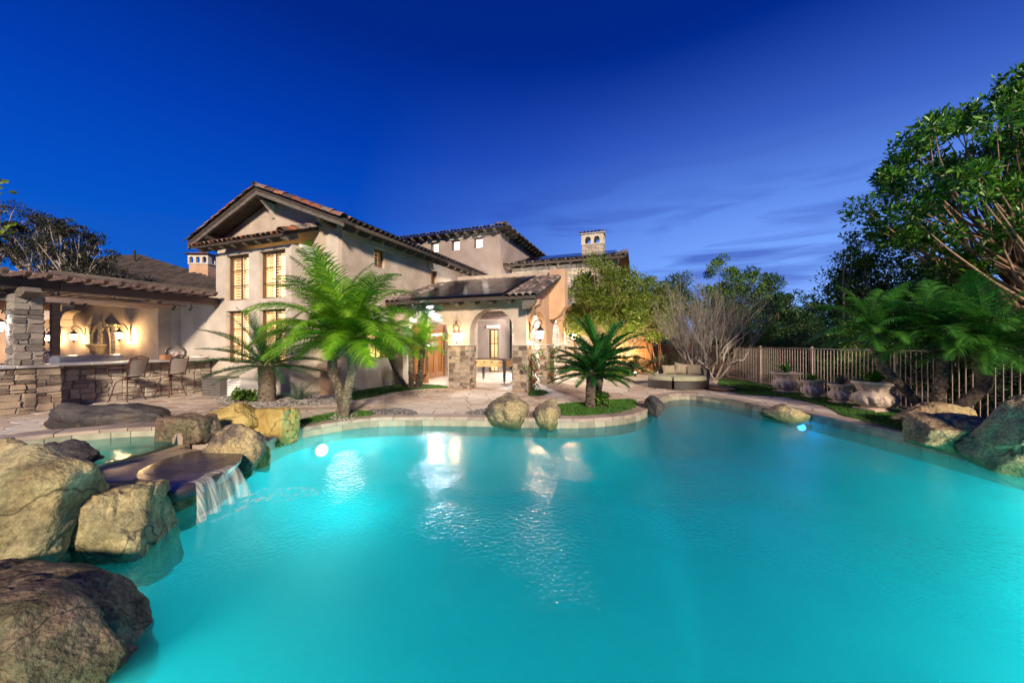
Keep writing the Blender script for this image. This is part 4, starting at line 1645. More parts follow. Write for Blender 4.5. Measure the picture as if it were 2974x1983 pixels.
lintel(MU(0, 0), 1.2, 2.32, 4.74, 5.04)
lintel(MU(0, 0), 4.5, 5.45, 4.64, 4.92)
for a in (-2.98, -1.63, -.25):
    lintel(MV(0, 9.13), a - .22, a + .76, 7.16, 7.36)
lintel(MU(1.31, 9.13), .8, 2.3, 5.62, 5.85)
lintel(MV(0, 9.13), .55, 1.27, 2.32, 2.46, .12, 'stucco_white')

# ---- roofs
def roof_plane(name, quad, th, m):
    """quad: four points counter-clockwise seen from above"""
    q = [Vector(p) for p in quad]
    b = MB()
    vs = q + [p - Vector((0, 0, th)) for p in q]
    b.add(vs, [(0, 1, 2, 3), (7, 6, 5, 4)] + [(i + 4, (i + 1) % 4 + 4, (i + 1) % 4, i) for i in range(4)])
    return b.build(name, m, villa)


def tile_mesh(m, L=.44, r0=.105, r1=.088, th=.014, na=7):
    b = MB()
    vs = []
    for y, r in ((0, r0), (L, r1)):
        for rr in (r, r - th):
            for k in range(na + 1):
                a = PI * k / na
                vs.append((rr * math.cos(a), y, rr * math.sin(a) * .82))
    n = na + 1
    fs = []
    for k in range(na):
        fs += [(k, k + 1, 2 * n + k + 1, 2 * n + k), (n + k + 1, n + k, 3 * n + k, 3 * n + k + 1), (k + 1, k, n + k, n + k + 1), (2 * n + k, 2 * n + k + 1, 3 * n + k + 1, 3 * n + k)]
    b.add(vs, fs)
    return b.mesh('roof_tile', m, smooth='auto')


TILE, TILEG, TILED = tile_mesh(MT['tile']), tile_mesh(MT['tile_grey']), tile_mesh(MT['tile_dark'])


def slopeM(p, d, up=None):
    """tile at p with its axis (y) along direction d, arch upwards"""
    d = Vector(d).normalized()
    up = Vector(up or (0, 0, 1))
    x = d.cross(up).normalized()
    z = x.cross(d)
    m_ = Matrix((x, d, z)).transposed().to_4x4()
    m_.translation = Vector(p)
    return m_


def tile_row(parent, p0, d, n, me, rng, step=.37, lift=.02):
    d = Vector(d).normalized()
    for i in range(n):
        p = Vector(p0) + d * (i * step)
        M = slopeM(p + Vector((rng.uniform(-.008, .008), 0, lift)), d + Vector((rng.uniform(-.02, .02), rng.uniform(-.02, .02), -.045)))
        link('roof_tile', me, parent, M)


rng = random.Random(3)
sl = Vector((-1, 0, .4)).normalized()
roof = roof_plane('gable_roof', [(.6, -.6, RZ(.6)), (.6, 9.12, RZ(.6)), (-2.9, 9.12, RZ(-2.9)), (-2.9, -.6, RZ(-2.9))], .13, MT['wood_dark'])
rl = roof_plane('gable_roof', [(-6.4, -.6, RZ(-6.4)), (-2.9, -.6, RZ(-2.9)), (-2.9, 9.12, RZ(-2.9)), (-6.4, 9.12, RZ(-6.4))], .13, MT['wood_dark'])
TILER = tile_mesh(MT['tile'], .50, .15, .125)
for dv in (-.55, -.28):
    tile_row(roof, (.66, dv, RZ(.66) + (.0 if dv < -.5 else .01)), (-1, 0, .4), 9, TILER if dv < -.5 else TILE, rng, .41)
    tile_row(rl, (-6.46, dv, RZ(-6.46)), (1, 0, .4), 9, TILER if dv < -.5 else TILE, rng, .41)
b = MB()
b.box((-2.98, -.66, 6.44), (-2.82, 9.1, 6.52))
b.build('ridge', MT['tile_dark'], roof)
for i in range(4):
    link('ridge_tile', TILE, roof, slopeM((-2.9, -.68 + i * .4, 6.48), (0, 1, .0)))
# courses at the eave, then the solar panels that cover the slope
for k in range(40):
    v = -.16 + k * .235
    link('roof_tile', TILED, roof, slopeM((.66, v, RZ(.66) + .01), (-1, 0, .36)))
for i in range(8):
    for j in range(2):
        b = MB()
        v0 = .1 + i * 1.12
        u0, u1 = .42 - j * 1.62, .42 - j * 1.62 - 1.58
        q = [(u0, v0, RZ(u0) + .13), (u0, v0 + 1.09, RZ(u0) + .13), (u1, v0 + 1.09, RZ(u1) + .13), (u1, v0, RZ(u1) + .13)]
        b.add(q + [(p[0], p[1], p[2] - .05) for p in q], [(0, 1, 2, 3), (7, 6, 5, 4), (0, 4, 5, 1), (1, 5, 6, 2), (2, 6, 7, 3), (3, 7, 4, 0)])
        b.build('solar_panel', MT['solar'], roof)
# barge rafters and fascia
for sgn, rf in ((1, roof), (-1, rl)):
    b = MB()
    e = -2.9 + sgn * 3.5
    q = [(-2.9, RZ(-2.9) - .10), (e, RZ(e) - .10), (e, RZ(e) - .24), (-2.9, RZ(-2.9) - .26)]
    b.prism(q, -.585, -.50, 'y')
    b.build('barge_board', MT['wood_grey'], rf, fix=True)


def rafter_tail(parent, M, L=.55, w=.10, h=.17, m='wood_grey'):
    """x from the wall outwards, rounded end, top at z=0"""
    b = MB()
    pl = [(-.12, 0), (L, 0), (L, -.05), (L - .03, -h * .62), (L - .10, -h * .9), (L - .18, -h), (-.12, -h)]
    b.prism(pl, -w / 2, w / 2, 'y')
    o = b.build('rafter', MT[m], parent, fix=True)
    o.matrix_local = M


for k in range(16):
    v = .1 + k * .58
    rafter_tail(roof, Matrix.Translation((0, v, RZ(0) - .135)) @ Matrix.Rotation(math.atan(.4), 4, 'Y'), L=.58, w=.13, h=.2)
for u, sg in ((-2.9, 1), (-.3, 1), (-5.5, 1)):
    b = MB()
    z = RZ(u) - .15
    b.prism([(.0, z), (-.58, z), (-.58, z - .08), (-.5, z - .18), (-.38, z - .24), (0, z - .24)], u - .09, u + .09, 'x')
    b.build('lookout', MT['wood_dark'], roof, fix=True)
b = MB()
b.tube([(.62, -.1, 4.93), (.62, 7.2, 4.93)], .055, 8)
b.build('gutter', MT['wood_dark'], roof, smooth=True)
b = MB()
b.tube([(.62, 7.2, 4.95), (.62, 7.3, 4.8), (.3, 7.3, 4.62), (.09, 7.3, 4.5), (.07, 7.3, 3.9)], .05, 8)
b.build('downspout', MT['wood_dark'], villa, smooth=True)

# ---- bay roof
bz = lambda v: 5.10 + .42 * v
broof = roof_plane('bay_roof', [(-5.05, -1.2, bz(-1.2)), (-.96, -1.2, bz(-1.2)), (-.96, 0, bz(0)), (-5.05, 0, bz(0))], .07, MT['wood_dark'])
for k in range(20):
    u = -5.0 + k * .2105
    tile_row(broof, (u, -1.24 + rng.uniform(-.01, .01), bz(-1.24)), (0, 1, .42), 3, TILE, rng, .4)
tile_row(broof, (-.93, -1.26, bz(-1.24) + .03), (0, 1, .42), 3, tile_mesh(MT['tile'], .50, .16, .14), rng, .41)
for k in range(8):
    u = -4.75 + k * .53
    rafter_tail(broof, Matrix.Translation((u, -.8, bz(-.8) - .075)) @ Matrix.Rotation(R(-90), 4, 'Z') @ Matrix.Rotation(math.atan(.42), 4, 'Y'), L=.40, w=.10, h=.15)

# ---- loggia roof
lroof = roof_plane('loggia_roof', [(.0, 1.91, LR(1.91)), (5.48, 1.91, LR(1.91)), (5.48, 5.29, LR(5.29)), (.0, 5.29, LR(5.29))], .09, MT['wood_dark'])
for k in range(26):
    u = .12 + k * .212
    full = u > 4.45 or u < .75
    if full:
        tile_row(lroof, (u, 1.86 + rng.uniform(-.012, .012), LR(1.86)), (0, 1, .348), 9, TILEG, rng, .38)
    else:
        tile_row(lroof, (u, 4.9, LR(4.9)), (0, 1, .348), 1, TILEG, rng, .38)
for i in range(4):
    for j in range(3):
        b = MB()
        u0 = .95 + i * .87
        v0, v1 = 1.98 + j * .98, 1.98 + j * .98 + .955
        q = [(u0, v0, LR(v0) + .11), (u0 + .85, v0, LR(v0) + .11), (u0 + .85, v1, LR(v1) + .11), (u0, v1, LR(v1) + .11)]
        b.add(q + [(p[0], p[1], p[2] - .05) for p in q], [(0, 1, 2, 3), (7, 6, 5, 4), (0, 4, 5, 1), (1, 5, 6, 2), (2, 6, 7, 3), (3, 7, 4, 0)])
        b.build('solar_panel', MT['solar'], lroof)
for k in range(9):
    rafter_tail(lroof, Matrix.Translation((.35 + k * .6, 2.41, LR(2.41) - .095)) @ Matrix.Rotation(R(-90), 4, 'Z') @ Matrix.Rotation(math.atan(.348), 4, 'Y'), L=.46, w=.13, h=.17)
b = MB()
b.prism([(5.03, 2.88), (5.45, 2.88), (5.45, 2.78), (5.38, 2.66), (5.22, 2.58), (5.03, 2.56)], 1.98, 2.12, 'y')
b.build('corner_corbel', MT['wood_grey'], lroof, fix=True)
b = MB()
b.prism([(0, 2.2), (0, 2.9), (.4, 2.9), (.36, 2.74), (.2, 2.66), (.10, 2.45), (.02, 2.2)], 2.5, 2.78, 'y')
o = b.build('corbel', MT['stucco_orange'], villa, fix=True)
o.matrix_local = Matrix.Translation((5.031, 0, 0))
for k in range(5):
    b = MB()
    b.box((.3, 5.9 + k * .7, 2.75), (4.63, 6.0 + k * .7, 2.9))
    b.build('ceiling_beam', MT['wood_pergola'], villa)

# ---- tower roof (low hip) and stone wing
zE = 7.44
troof = MB()
e = [(-4.75, 8.6, zE), (1.85, 8.6, zE), (1.85, 16.5, zE), (-4.75, 16.5, zE)]
tp = [(-1.45, 11.9, zE + 1.0), (-1.45, 13.2, zE + 1.0)]
troof.add(e + tp, [(0, 1, 4), (1, 2, 5, 4), (2, 3, 5), (3, 0, 4, 5), (3, 2, 1, 0)])
tr_ = troof.build('tower_roof', MT['wood_dark'], villa)
J = MB()
for k in range(31):
    u = -4.7 + k * .215
    for r in range(1):
        pass
    link('roof_tile', TILED if k % 3 else TILEG, tr_, slopeM((u, 8.55, zE + .02), (0, 1, .29)))
for k in range(34):
    v = 8.7 + k * .23
    link('roof_tile', TILED if k % 3 else TILEG, tr_, slopeM((1.9, v, zE + .02), (-1, 0, .29)))
for k in range(4):
    link('ridge_tile', TILEG, tr_, slopeM((1.86 - k * .25, 8.57 + k * .25, zE + .1 + k * .09), (-1, 1, .36)))
for k in range(10):
    rafter_tail(tr_, Matrix.Translation((-3.9 + k * .56, 9.13, zE - .005)) @ Matrix.Rotation(R(-90), 4, 'Z'), L=.46, w=.13, h=.17)
for k in range(11):
    rafter_tail(tr_, Matrix.Translation((1.31, 9.3 + k * .58, zE - .005)), L=.46, w=.13, h=.17, m='wood_dark')

b = MB()
wall(b, MV(0, 9.98), 1.62, 6.86, 5.56, th=.3)
wall(b, MU(6.86, 9.98), .3, 5.4, lambda x: 5.56 + .3 * (2.7 - abs(x - 2.7)), th=.3, brk=(2.7,))
wing = b.build('stone_wing', MT['mortar'], villa)
clad(villa, frameM((1.64, 9.979, .02), (1, 0, 0), (0, 0, 1)), 5.2, 5.5, .34, .17, .05, MT['stone_pale'], 8, joined=True, name='stone_facing')
WZr = lambda v: 5.66 + .30 * (v - 9.5)
wr_ = roof_plane('wing_roof', [(1.3, 9.5, WZr(9.5)), (7.46, 9.5, WZr(9.5)), (7.46, 12.6, WZr(12.6)), (1.3, 12.6, WZr(12.6))], .12, MT['wood_dark'])
roof_plane('wing_roof', [(1.3, 12.6, WZr(12.6)), (7.46, 12.6, WZr(12.6)), (7.46, 15.7, WZr(9.5)), (1.3, 15.7, WZr(9.5))], .12, MT['wood_dark'])
for k in range(29):
    link('roof_tile', TILEG if k % 2 else TILED, wr_, slopeM((1.36 + k * .215, 9.46, WZr(9.46)), (0, 1, .3)))
tile_row(wr_, (7.42, 9.44, WZr(9.44) + .02), (0, 1, .3), 9, TILEG, rng, .38)
tile_row(wr_, (7.22, 9.44, WZr(9.44) + .02), (0, 1, .3), 9, TILEG, rng, .38)
for i in range(5):
    for j in range(2):
        b = MB()
        u0 = 1.9 + i * 1.0
        v0 = 9.8 + j * 1.35
        q = [(u0, v0, WZr(v0) + .12), (u0 + .98, v0, WZr(v0) + .12), (u0 + .98, v0 + 1.32, WZr(v0 + 1.32) + .12), (u0, v0 + 1.32, WZr(v0 + 1.32) + .12)]
        b.add(q + [(p[0], p[1], p[2] - .05) for p in q], [(0, 1, 2, 3), (7, 6, 5, 4), (0, 4, 5, 1), (1, 5, 6, 2), (2, 6, 7, 3), (3, 7, 4, 0)])
        b.build('solar_panel', MT['solar'], wr_)
for k in range(9):
    rafter_tail(wr_, Matrix.Translation((1.7 + k * .64, 9.98, WZr(9.98) - .13)) @ Matrix.Rotation(R(-90), 4, 'Z') @ Matrix.Rotation(math.atan(.3), 4, 'Y'), L=.42, w=.10, h=.12)
b = MB()
b.tube([(7.2, 9.42, 5.5), (7.2, 9.5, 5.3), (7.0, 9.8, 5.1), (6.9, 9.85, 3.0)], .05, 8)
b.build('downspout', MT['wood_dark'], villa, smooth=True)
# chimney of the wing
b = MB()
b.box((5.02, 12.02, 5.9), (6.18, 12.78, 7.0))
ch = b.build('chimney', MT['mortar'], villa)
clad(ch, frameM((5.02, 12.02, 6.3), (1, 0, 0), (0, 0, 1)), 1.16, .7, .26, .14, .03, MT['stone_pale'], 18, joined=True, name='stone_facing')
clad(ch, frameM((6.18, 12.02, 6.3), (0, 1, 0), (0, 0, 1)), .76, .7, .26, .14, .03, MT['stone_pale'], 19, joined=True, name='stone_facing')
b = MB()
wall(b, MV(5.0, 12.0), 0, 1.2, .56, holes=[(.2, .52, .0, arch(.2, .52, .26, .16)), (.68, 1.0, .0, arch(.68, 1.0, .26, .16))], th=.12)
wall(b, Matrix.Translation((6.2, 12.12, 0)) @ Matrix.Rotation(R(90), 4, 'Z'), 0, .56, .56, holes=[(.14, .42, .0, arch(.14, .42, .26, .14))], th=.12)
wall(b, MV(5.0, 12.68), 0, 1.2, .56, holes=[(.2, .52, .0, arch(.2, .52, .26, .16)), (.68, 1.0, .0, arch(.68, 1.0, .26, .16))], th=.12)
wall(b, Matrix.Translation((5.12, 12.12, 0)) @ Matrix.Rotation(R(90), 4, 'Z'), 0, .56, .56, th=.12)
o = b.build('chimney_pot', MT['stucco_light'], ch)
o.matrix_local = Matrix.Translation((0, 0, 7.0))
b = MB()
b.bbox((4.93, 11.93, 7.56), (6.27, 12.87, 7.61), .01)
b.box((4.98, 11.98, 6.975), (6.22, 12.82, 7.03))
b.build('chimney_cap', MT['stucco_light'], ch)
for k in range(7):
    link('roof_tile', TILE if k % 2 else TILEG, ch, slopeM((5.0 + k * .2, 11.9, 7.62), (0, 1, .2)))

# ---- arcade piers, clad stone by stone
def pier(u0, u1, v0, v1, h, seed, m='stone', parent=villa, faces='fr', sw=.24, sh=.16, cap=True):
    b = MB()
    b.box((u0, v0, -.005), (u1, v1, h))
    p = b.build('stone_pier', MT['mortar'], parent)
    k = 0
    if 'f' in faces:
        clad(p, frameM((u0, v0, 0), (1, 0, 0), (0, 0, 1)), u1 - u0, h, sw, sh, .045, MT[m], seed)
    if 'r' in faces:
        clad(p, frameM((u1, v0, 0), (0, 1, 0), (0, 0, 1)), v1 - v0, h, sw, sh, .045, MT[m], seed + 1)
    if 'l' in faces:
        clad(p, frameM((u0, v1, 0), (0, -1, 0), (0, 0, 1)), v1 - v0, h, sw, sh, .045, MT[m], seed + 2)
    if cap:
        b = MB()
        b.bbox((u0 - .03, v0 - .03, h), (u1 + .03, v1 + .03, h + .05), .012)
        b.build('pier_cap', MT['stucco_light'], p)
    return p


pier(2.27, 3.05, 2.37, 2.83, 1.45, 31)
pier(4.58, 5.05, 2.37, 2.89, 1.45, 41, faces='frl')
pier(4.79, 5.06, 4.67, 5.61, 1.45, 51, faces='frl')
pier(4.79, 5.06, 7.63, 8.09, 1.45, 61, faces='fr')

# ---- loggia floor edge, doors and the lit room
b = MB()
b.bbox((.02, 2.32, .0), (5.05, 2.36, .035), .01)
b.build('threshold', MT['wood_door'], villa)
b = MB()
b.box((.01, 2.42, .004), (5.4, 9.12, .02))
b.build('loggia_floor', MT['flag'], villa)
# room behind the doors
b = MB()
b.add([(-.3, 2.9, .0), (-4.2, 2.9, .0), (-4.2, 6.8, .0), (-.3, 6.8, .0), (-.3, 2.9, 2.6), (-4.2, 2.9, 2.6), (-4.2, 6.8, 2.6), (-.3, 6.8, 2.6)],
      [(0, 1, 2, 3), (4, 7, 6, 5), (1, 5, 6, 2), (0, 4, 5, 1), (2, 6, 7, 3)])
b.build('room_shell', MT['stucco_orange'], villa)
b = MB()
for (v0, v1, z0, z1) in ((4.2, 6.6, .0, .9), (4.2, 6.6, 1.4, 2.2)):
    b.bbox((-4.15, v0, z0 + .01), (-3.6, v1, z1), .02)
b.build('cabinet', MT['wood_door'], villa)
b = MB()
for (a, c) in (((.0, 3.35), (.09, 3.43)), ((.0, 6.02), (.09, 6.1)), ((.0, 4.7), (.09, 4.76))):
    b.box((-.26, a[1], 0), (-.16, c[1], 2.35))
b.box((-.26, 3.43, 2.27), (-.16, 6.02, 2.35))
b.build('door_frame', MT['wood_door'], villa)


def door_leaf(M, w=.84, h=2.22):
    b = MB()
    for a, c in (((0, 0, .02), (.1, .05, h)), ((w - .1, 0, .02), (w, .05, h)), ((.1, 0, .02), (w - .1, .05, .24)), ((.1, 0, h - .12), (w - .1, .05, h))):
        b.box(a, c)
    d = b.build('door_leaf', MT['wood_door'], villa)
    d.matrix_local = M
    b = MB()
    b.add([(.1, .025, .24), (w - .1, .025, .24), (w - .1, .025, h - .12), (.1, .025, h - .12)], [(0, 1, 2, 3)])
    b.build('pane', MT['glass'], d)
    b = MB()
    b.tube([(w - .05, -.03, 1.0), (w - .05, -.05, 1.0), (w - .14, -.05, 1.0)], .01, 6)
    b.build('door_handle', MT['iron'], d)


door_leaf(Matrix.Translation((.02, 3.45, .02)) @ Matrix.Rotation(R(-14), 4, 'Z'))
door_leaf(Matrix.Translation((-.2, 4.78, .02)) @ Matrix.Rotation(R(90), 4, 'Z'), .6)
door_leaf(Matrix.Translation((-.2, 5.42, .02)) @ Matrix.Rotation(R(90), 4, 'Z'), .6)


def lamp(loc, e, col, r=.05):
    l = bpy.data.lights.new('lamp_light', 'POINT')
    l.energy = e
    l.color = col
    l.shadow_soft_size = r
    o = bpy.data.objects.new('lamp_light', l)
    COL.objects.link(o)
    o.location = loc
    return o


def spot(loc, e, col, d, ang=110, r=.05):
    l = bpy.data.lights.new('uplight', 'SPOT')
    l.energy = e
    l.color = col
    l.spot_size = R(ang)
    l.spot_blend = .8
    l.shadow_soft_size = r
    o = bpy.data.objects.new('uplight', l)
    COL.objects.link(o)
    o.location = loc
    o.rotation_euler = Vector(d).to_track_quat('-Z', 'Y').to_euler()


WARM, WHITE = (1.0, .60, .26), (1.0, .88, .74)
# pendant that lights the room
pend = empty('pendant_lamp', Matrix.Translation(H(-2.0, 4.8, 0)), 'pendant lamp hanging in the lit room behind the open glass door', 'lamp')
b = MB()
b.lathe([(.05, 2.2), (.16, 2.02), (.15, 2.0), (.03, 2.16)], 16)
b.build('lamp_shade', MT['iron'], pend)
b = MB()
b.ball((0, 0, 2.05), .06)
b.build('bulb', MT['lamp_glass'], pend)
b = MB()
b.tube([(0, 0, 2.2), (0, 0, 2.6)], .008, 6)
b.build('cord', MT['iron'], pend)
lamp(H(-2.0, 4.8, 1.9), 220, WARM, .1)

# ================================================================ LANTERNS
def scroll(cx, cz, r, a0, a1, n=10, r2=None):
    r2 = r if r2 is None else r2
    return [(cx + (r + (r2 - r) * i / n) * math.cos(a0 + (a1 - a0) * i / n), cz + (r + (r2 - r) * i / n) * math.sin(a0 + (a1 - a0) * i / n)) for i in range(n + 1)]


def make_lantern(label, glass='lamp_glass'):
    """wall at x=0, the lantern hangs at x=.3; z=0 is the middle of the glass"""
    root = empty('wall_lantern', None, label, 'lantern', 'wall lanterns')
    b = MB()
    b.bbox((-.002, -.045, -.12), (.02, .045, .34), .008)
    b.ball((.02, 0, -.14), .025, 8, 6)
    b.build('wall_plate', MT['iron'], root)
    b = MB()
    pts = [(.02, 0, .05), (.07, 0, .18), (.12, 0, .30), (.19, 0, .385), (.27, 0, .40), (.335, 0, .36), (.345, 0, .29), (.30, 0, .25), (.27, 0, .275)]
    cm = [(p.x, 0, p.z) for p in catmull(pts, 4, closed=False)]
    b.tube(cm, [.016 - .006 * i / len(cm) for i in range(len(cm))], 8)
    pts = [(.03, 0, .26), (.09, 0, .24), (.12, 0, .19), (.09, 0, .16), (.07, 0, .18)]
    b.tube([(p.x, 0, p.z) for p in catmull(pts, 4, closed=False)], .008, 6)
    b.build('arm', MT['iron'], root, smooth=True)
    b = MB()
    b.lathe([(.012, .27), (.02, .25), (.012, .235), (.035, .22), (.03, .205), (.05, .19), (.125, .115), (.13, .10), (.10, .10)], 6, (.30, 0, 0))
    b.build('cap', MT['iron'], root)
    b = MB()
    b.lathe([(.105, .098), (.075, -.10)], 6, (.30, 0, 0))
    g = b.build('glass', MT[glass], root)
    b = MB()
    for k in range(6):
        a = 2 * PI * k / 6
        b.tube([(.30 + .108 * math.cos(a), .108 * math.sin(a), .10), (.30 + .078 * math.cos(a), .078 * math.sin(a), -.105)], .006, 4)
    b.build('cage', MT['iron'], root)
    b = MB()
    b.lathe([(.085, -.10), (.085, -.115), (.045, -.135), (.014, -.15), (.022, -.17), (.012, -.19), (.002, -.21)], 6, (.30, 0, 0))
    b.build('finial', MT['iron'], root)
    return root


def put_lantern(u, v, z, ang, label, e=9, glass='lamp_glass', col=WARM, first=[None], scale=1.0):
    o = make_lantern(label, glass)
    M = HM @ Matrix.Translation((u, v, z)) @ Matrix.Rotation(ang, 4, 'Z') @ Matrix.Scale(scale, 4)
    o.matrix_world = M
    p = M @ Vector((.30, 0, -.03))
    q = M @ Vector((.30, 0, .32))
    # the flame sits in the lantern glass; the glass itself lets the light out
    for ch_ in o.children:
        if ch_.name.startswith('glass'):
            ch_.visible_shadow = True
    lm = lamp(p, e * 3.2, col, .07)
    return o


def glasspass(m):
    """a glowing glass that also lets the flame inside shine through"""
    t = m.node_tree
    bs = t.nodes['Principled BSDF']
    out = t.nodes['Material Output']
    tr = N(t, 'ShaderNodeBsdfTransparent')
    ad = N(t, 'ShaderNodeAddShader')
    em = N(t, 'ShaderNodeEmission')
    em.inputs[0].default_value = bs.inputs['Emission Color'].default_value
    em.inputs[1].default_value = bs.inputs['Emission Strength'].default_value
    LK(t, tr.outputs[0], ad.inputs[0])
    LK(t, em.outputs[0], ad.inputs[1])
    LK(t, ad.outputs[0], out.inputs[0])


glasspass(MT['lamp_glass'])
glasspass(MT['lamp_glass_white'])

put_lantern(-11.0, -1.4, 1.75, R(-90), 'lit wall lantern just left of the wall fountain', 30)
put_lantern(-7.97, -1.4, 1.78, R(-90), 'lit wall lantern just right of the wall fountain', 34)
put_lantern(-12.9, -1.4, 1.72, R(-90), 'lit wall lantern next to the stone pergola column', 26)
put_lantern(-4.49, -.55, 1.78, R(180), 'lit wall lantern on the left corner of the bay beside the sago palm', 20, 'lamp_glass_white', (1, .85, .68))
put_lantern(-4.64, -4.80, 1.90, R(205), 'bright white lantern on the far side of the stone pergola column', 26, 'lamp_glass_white', (.85, .92, 1))
put_lantern(5.06, 2.62, 1.80, R(0), 'lit wall lantern at the first side arch, nearest the corner pier', 26, scale=1.15)
put_lantern(5.06, 7.86, 1.80, R(0), 'lit wall lantern farther back along the arcade, behind the sago palm', 34, scale=1.15)

# half-bowl sconce with a bronze ornament on the arcade front
sc_ = empty('wall_sconce', HM @ Matrix.Translation((2.55, 2.40, 1.72)), 'glowing half-bowl sconce with a bronze ornament on the arcade front', 'sconce')
b = MB()
n_ = 14
vs = []
for (r, z) in ((.13, .12), (.12, .02), (.07, -.08), (.02, -.12)):
    for k in range(n_ + 1):
        a = PI + PI * k / n_
        vs.append((r * math.cos(a), r * math.sin(a), z))
b.add(vs, [(j * (n_ + 1) + k, j * (n_ + 1) + k + 1, (j + 1) * (n_ + 1) + k + 1, (j + 1) * (n_ + 1) + k) for j in range(3) for k in range(n_)])
b.build('shade', MT['lamp_glass'], sc_)
b = MB()
b.tube([(0, -.02, -.11), (0, -.03, -.2), (0, -.01, -.28)], [.02, .012, .004], 6)
for s_ in (-1, 1):
    b.tube([(0, -.03, .16), (s_ * .08, -.04, .24), (s_ * .11, -.04, .36), (s_ * .05, -.04, .44), (s_ * .02, -.03, .38)], .016, 6)
b.ball((0, -.04, .5), (.04, .03, .07), 8, 6)
b.bbox((-.13, -.06, .15), (.13, -.005, .19), .008)
b.build('ornament', MT['iron_red'], sc_, smooth=True)
lamp(H(2.55, 2.22, 1.80), 30, WARM, .05)

# ceiling light inside the arcade: the starburst seen through the first arch
cl = empty('ceiling_light', HM @ Matrix.Translation((1.42, 2.95, 2.44)), 'brilliant white light under the arcade ceiling behind the small palms', 'ceiling light')
b = MB()
b.lathe([(.06, 0), (.075, .03), (.06, .10), (.02, .40)], 14)
b.build('housing', MT['iron'], cl)
b = MB()
b.ball((0, 0, -.01), .075, 12, 8)
b.build('bulb', MT['spot_white'], cl)
lamp(H(1.42, 2.90, 2.30), 170, (.95, .97, 1.0), .08)
cl2 = empty('ceiling_light', HM @ Matrix.Translation((3.1, 7.4, 2.62)), 'white light above the back court seen through the large front arch', 'ceiling light')
b = MB()
b.lathe([(.06, 0), (.075, .03), (.06, .10), (.02, .2)], 14)
b.build('housing', MT['iron'], cl2)
b = MB()
b.ball((0, 0, -.01), .055, 12, 8)
b.build('bulb', MT['spot_white'], cl2)
lamp(H(3.1, 7.4, 2.45), 560, (1, .96, .92), .15)
# uplights at the foot of the lit tree and orange wash on the garden wall
# ================================================================ OUTDOOR KITCHEN
gw = empty('garden_wall', HM, 'tall stucco wall with an arched opening behind the outdoor bar', 'wall')
b = MB()
wall(b, MV(0, -1.4), -16.5, -6.39, 3.15, holes=[(-14.4, -13.3, 1.28, arch(-14.4, -13.3, 2.0, .5))], th=.35)
b.build('wall', MT['stucco'], gw)
b = MB()
wall(b, MU(-6.39, -1.4), .35, .95, 3.15, th=.3)
wall(b, MV(0, -.8), -6.69, -4.5, 3.15, th=.3)
b.build('side_wall', MT['stucco_light'], gw)
b = MB()
b.bbox((-14.5, -1.46, 1.2), (-13.2, -1.38, 1.28), .01)
b.build('sill', MT['stucco_light'], gw)
clad(gw, frameM((-14.4, -1.401, .2), (1, 0, 0), (0, 0, 1)), 1.1, 1.0, .26, .13, .04, MT['stone_pale'], 77, joined=True, name='stone_facing')
for u in (-12.4,):
    b = MB()
    b.bbox((u - .35, -1.9, 2.75), (u + .55, -1.38, 3.1), .02)
    b.bbox((u - .1, -1.75, 2.18), (u + .45, -1.38, 2.42), .02)
    b.build('corbel', MT['stucco_light'], gw)
b = MB()
b.prism([(0, 2.42), (0, 2.75), (.7, 2.75), (.62, 2.72), (.3, 2.66), (.1, 2.55)], -1.7, -1.42, 'y')
o = b.build('corbel', MT['stucco_light'], gw, fix=True)
o.matrix_local = Matrix.Translation((-11.95, 0, 0))
# rear eave board with light timber
b = MB()
b.box((-8.1, -3.2, 3.58), (-7.9, 2.0, 3.70))
b.build('roof_beam', MT['wood_grey'], gw)
b = MB()
for v in (-3.1, -1.6, 1.8):
    b.box((-8.08, v - .08, 3.1 if v > -2 else 0), (-7.92, v + .08, 3.56))
b.build('roof_post', MT['wood_pergola'], gw)

# bar: clad wall, countertop in slabs
bar = empty('stone_bar', HM, 'long stone bar with a pale stone countertop under the pergola', 'bar counter')
b = MB()
b.box((-5.15, -4.25, 0), (-4.72, -.83, .99))
b.box((-4.95, -8.2, 0), (-4.06, -4.25, .99))
b.build('core', MT['mortar'], bar)
clad(bar, frameM((-4.72, -4.25, .01), (0, 1, 0), (0, 0, 1)), 3.42, .98, .27, .15, .05, MT['stone_pale'], 5)
clad(bar, frameM((-4.06, -7.2, .01), (0, 1, 0), (0, 0, 1)), 2.95, .98, .26, .14, .055, MT['stone'], 6)
b = MB()
rg = random.Random(3)
v = -4.3
while v < -.9:
    e_ = min(-.84, v + rg.uniform(.55, .8))
    b = MB()
    b.bbox((-5.2, v + .003, .992), (-4.30, e_ - .003, 1.05), .012)
    b.build('countertop_slab', MT['counter'], bar)
    v = e_
v = -8.0
while v < -4.32:
    e_ = min(-4.303, v + rg.uniform(.5, .75))
    b = MB()
    b.bbox((-5.05, v + .003, .992), (-3.97, e_ - .003, 1.05), .012)
    b.build('countertop_slab', MT['counter'], bar)
    v = e_

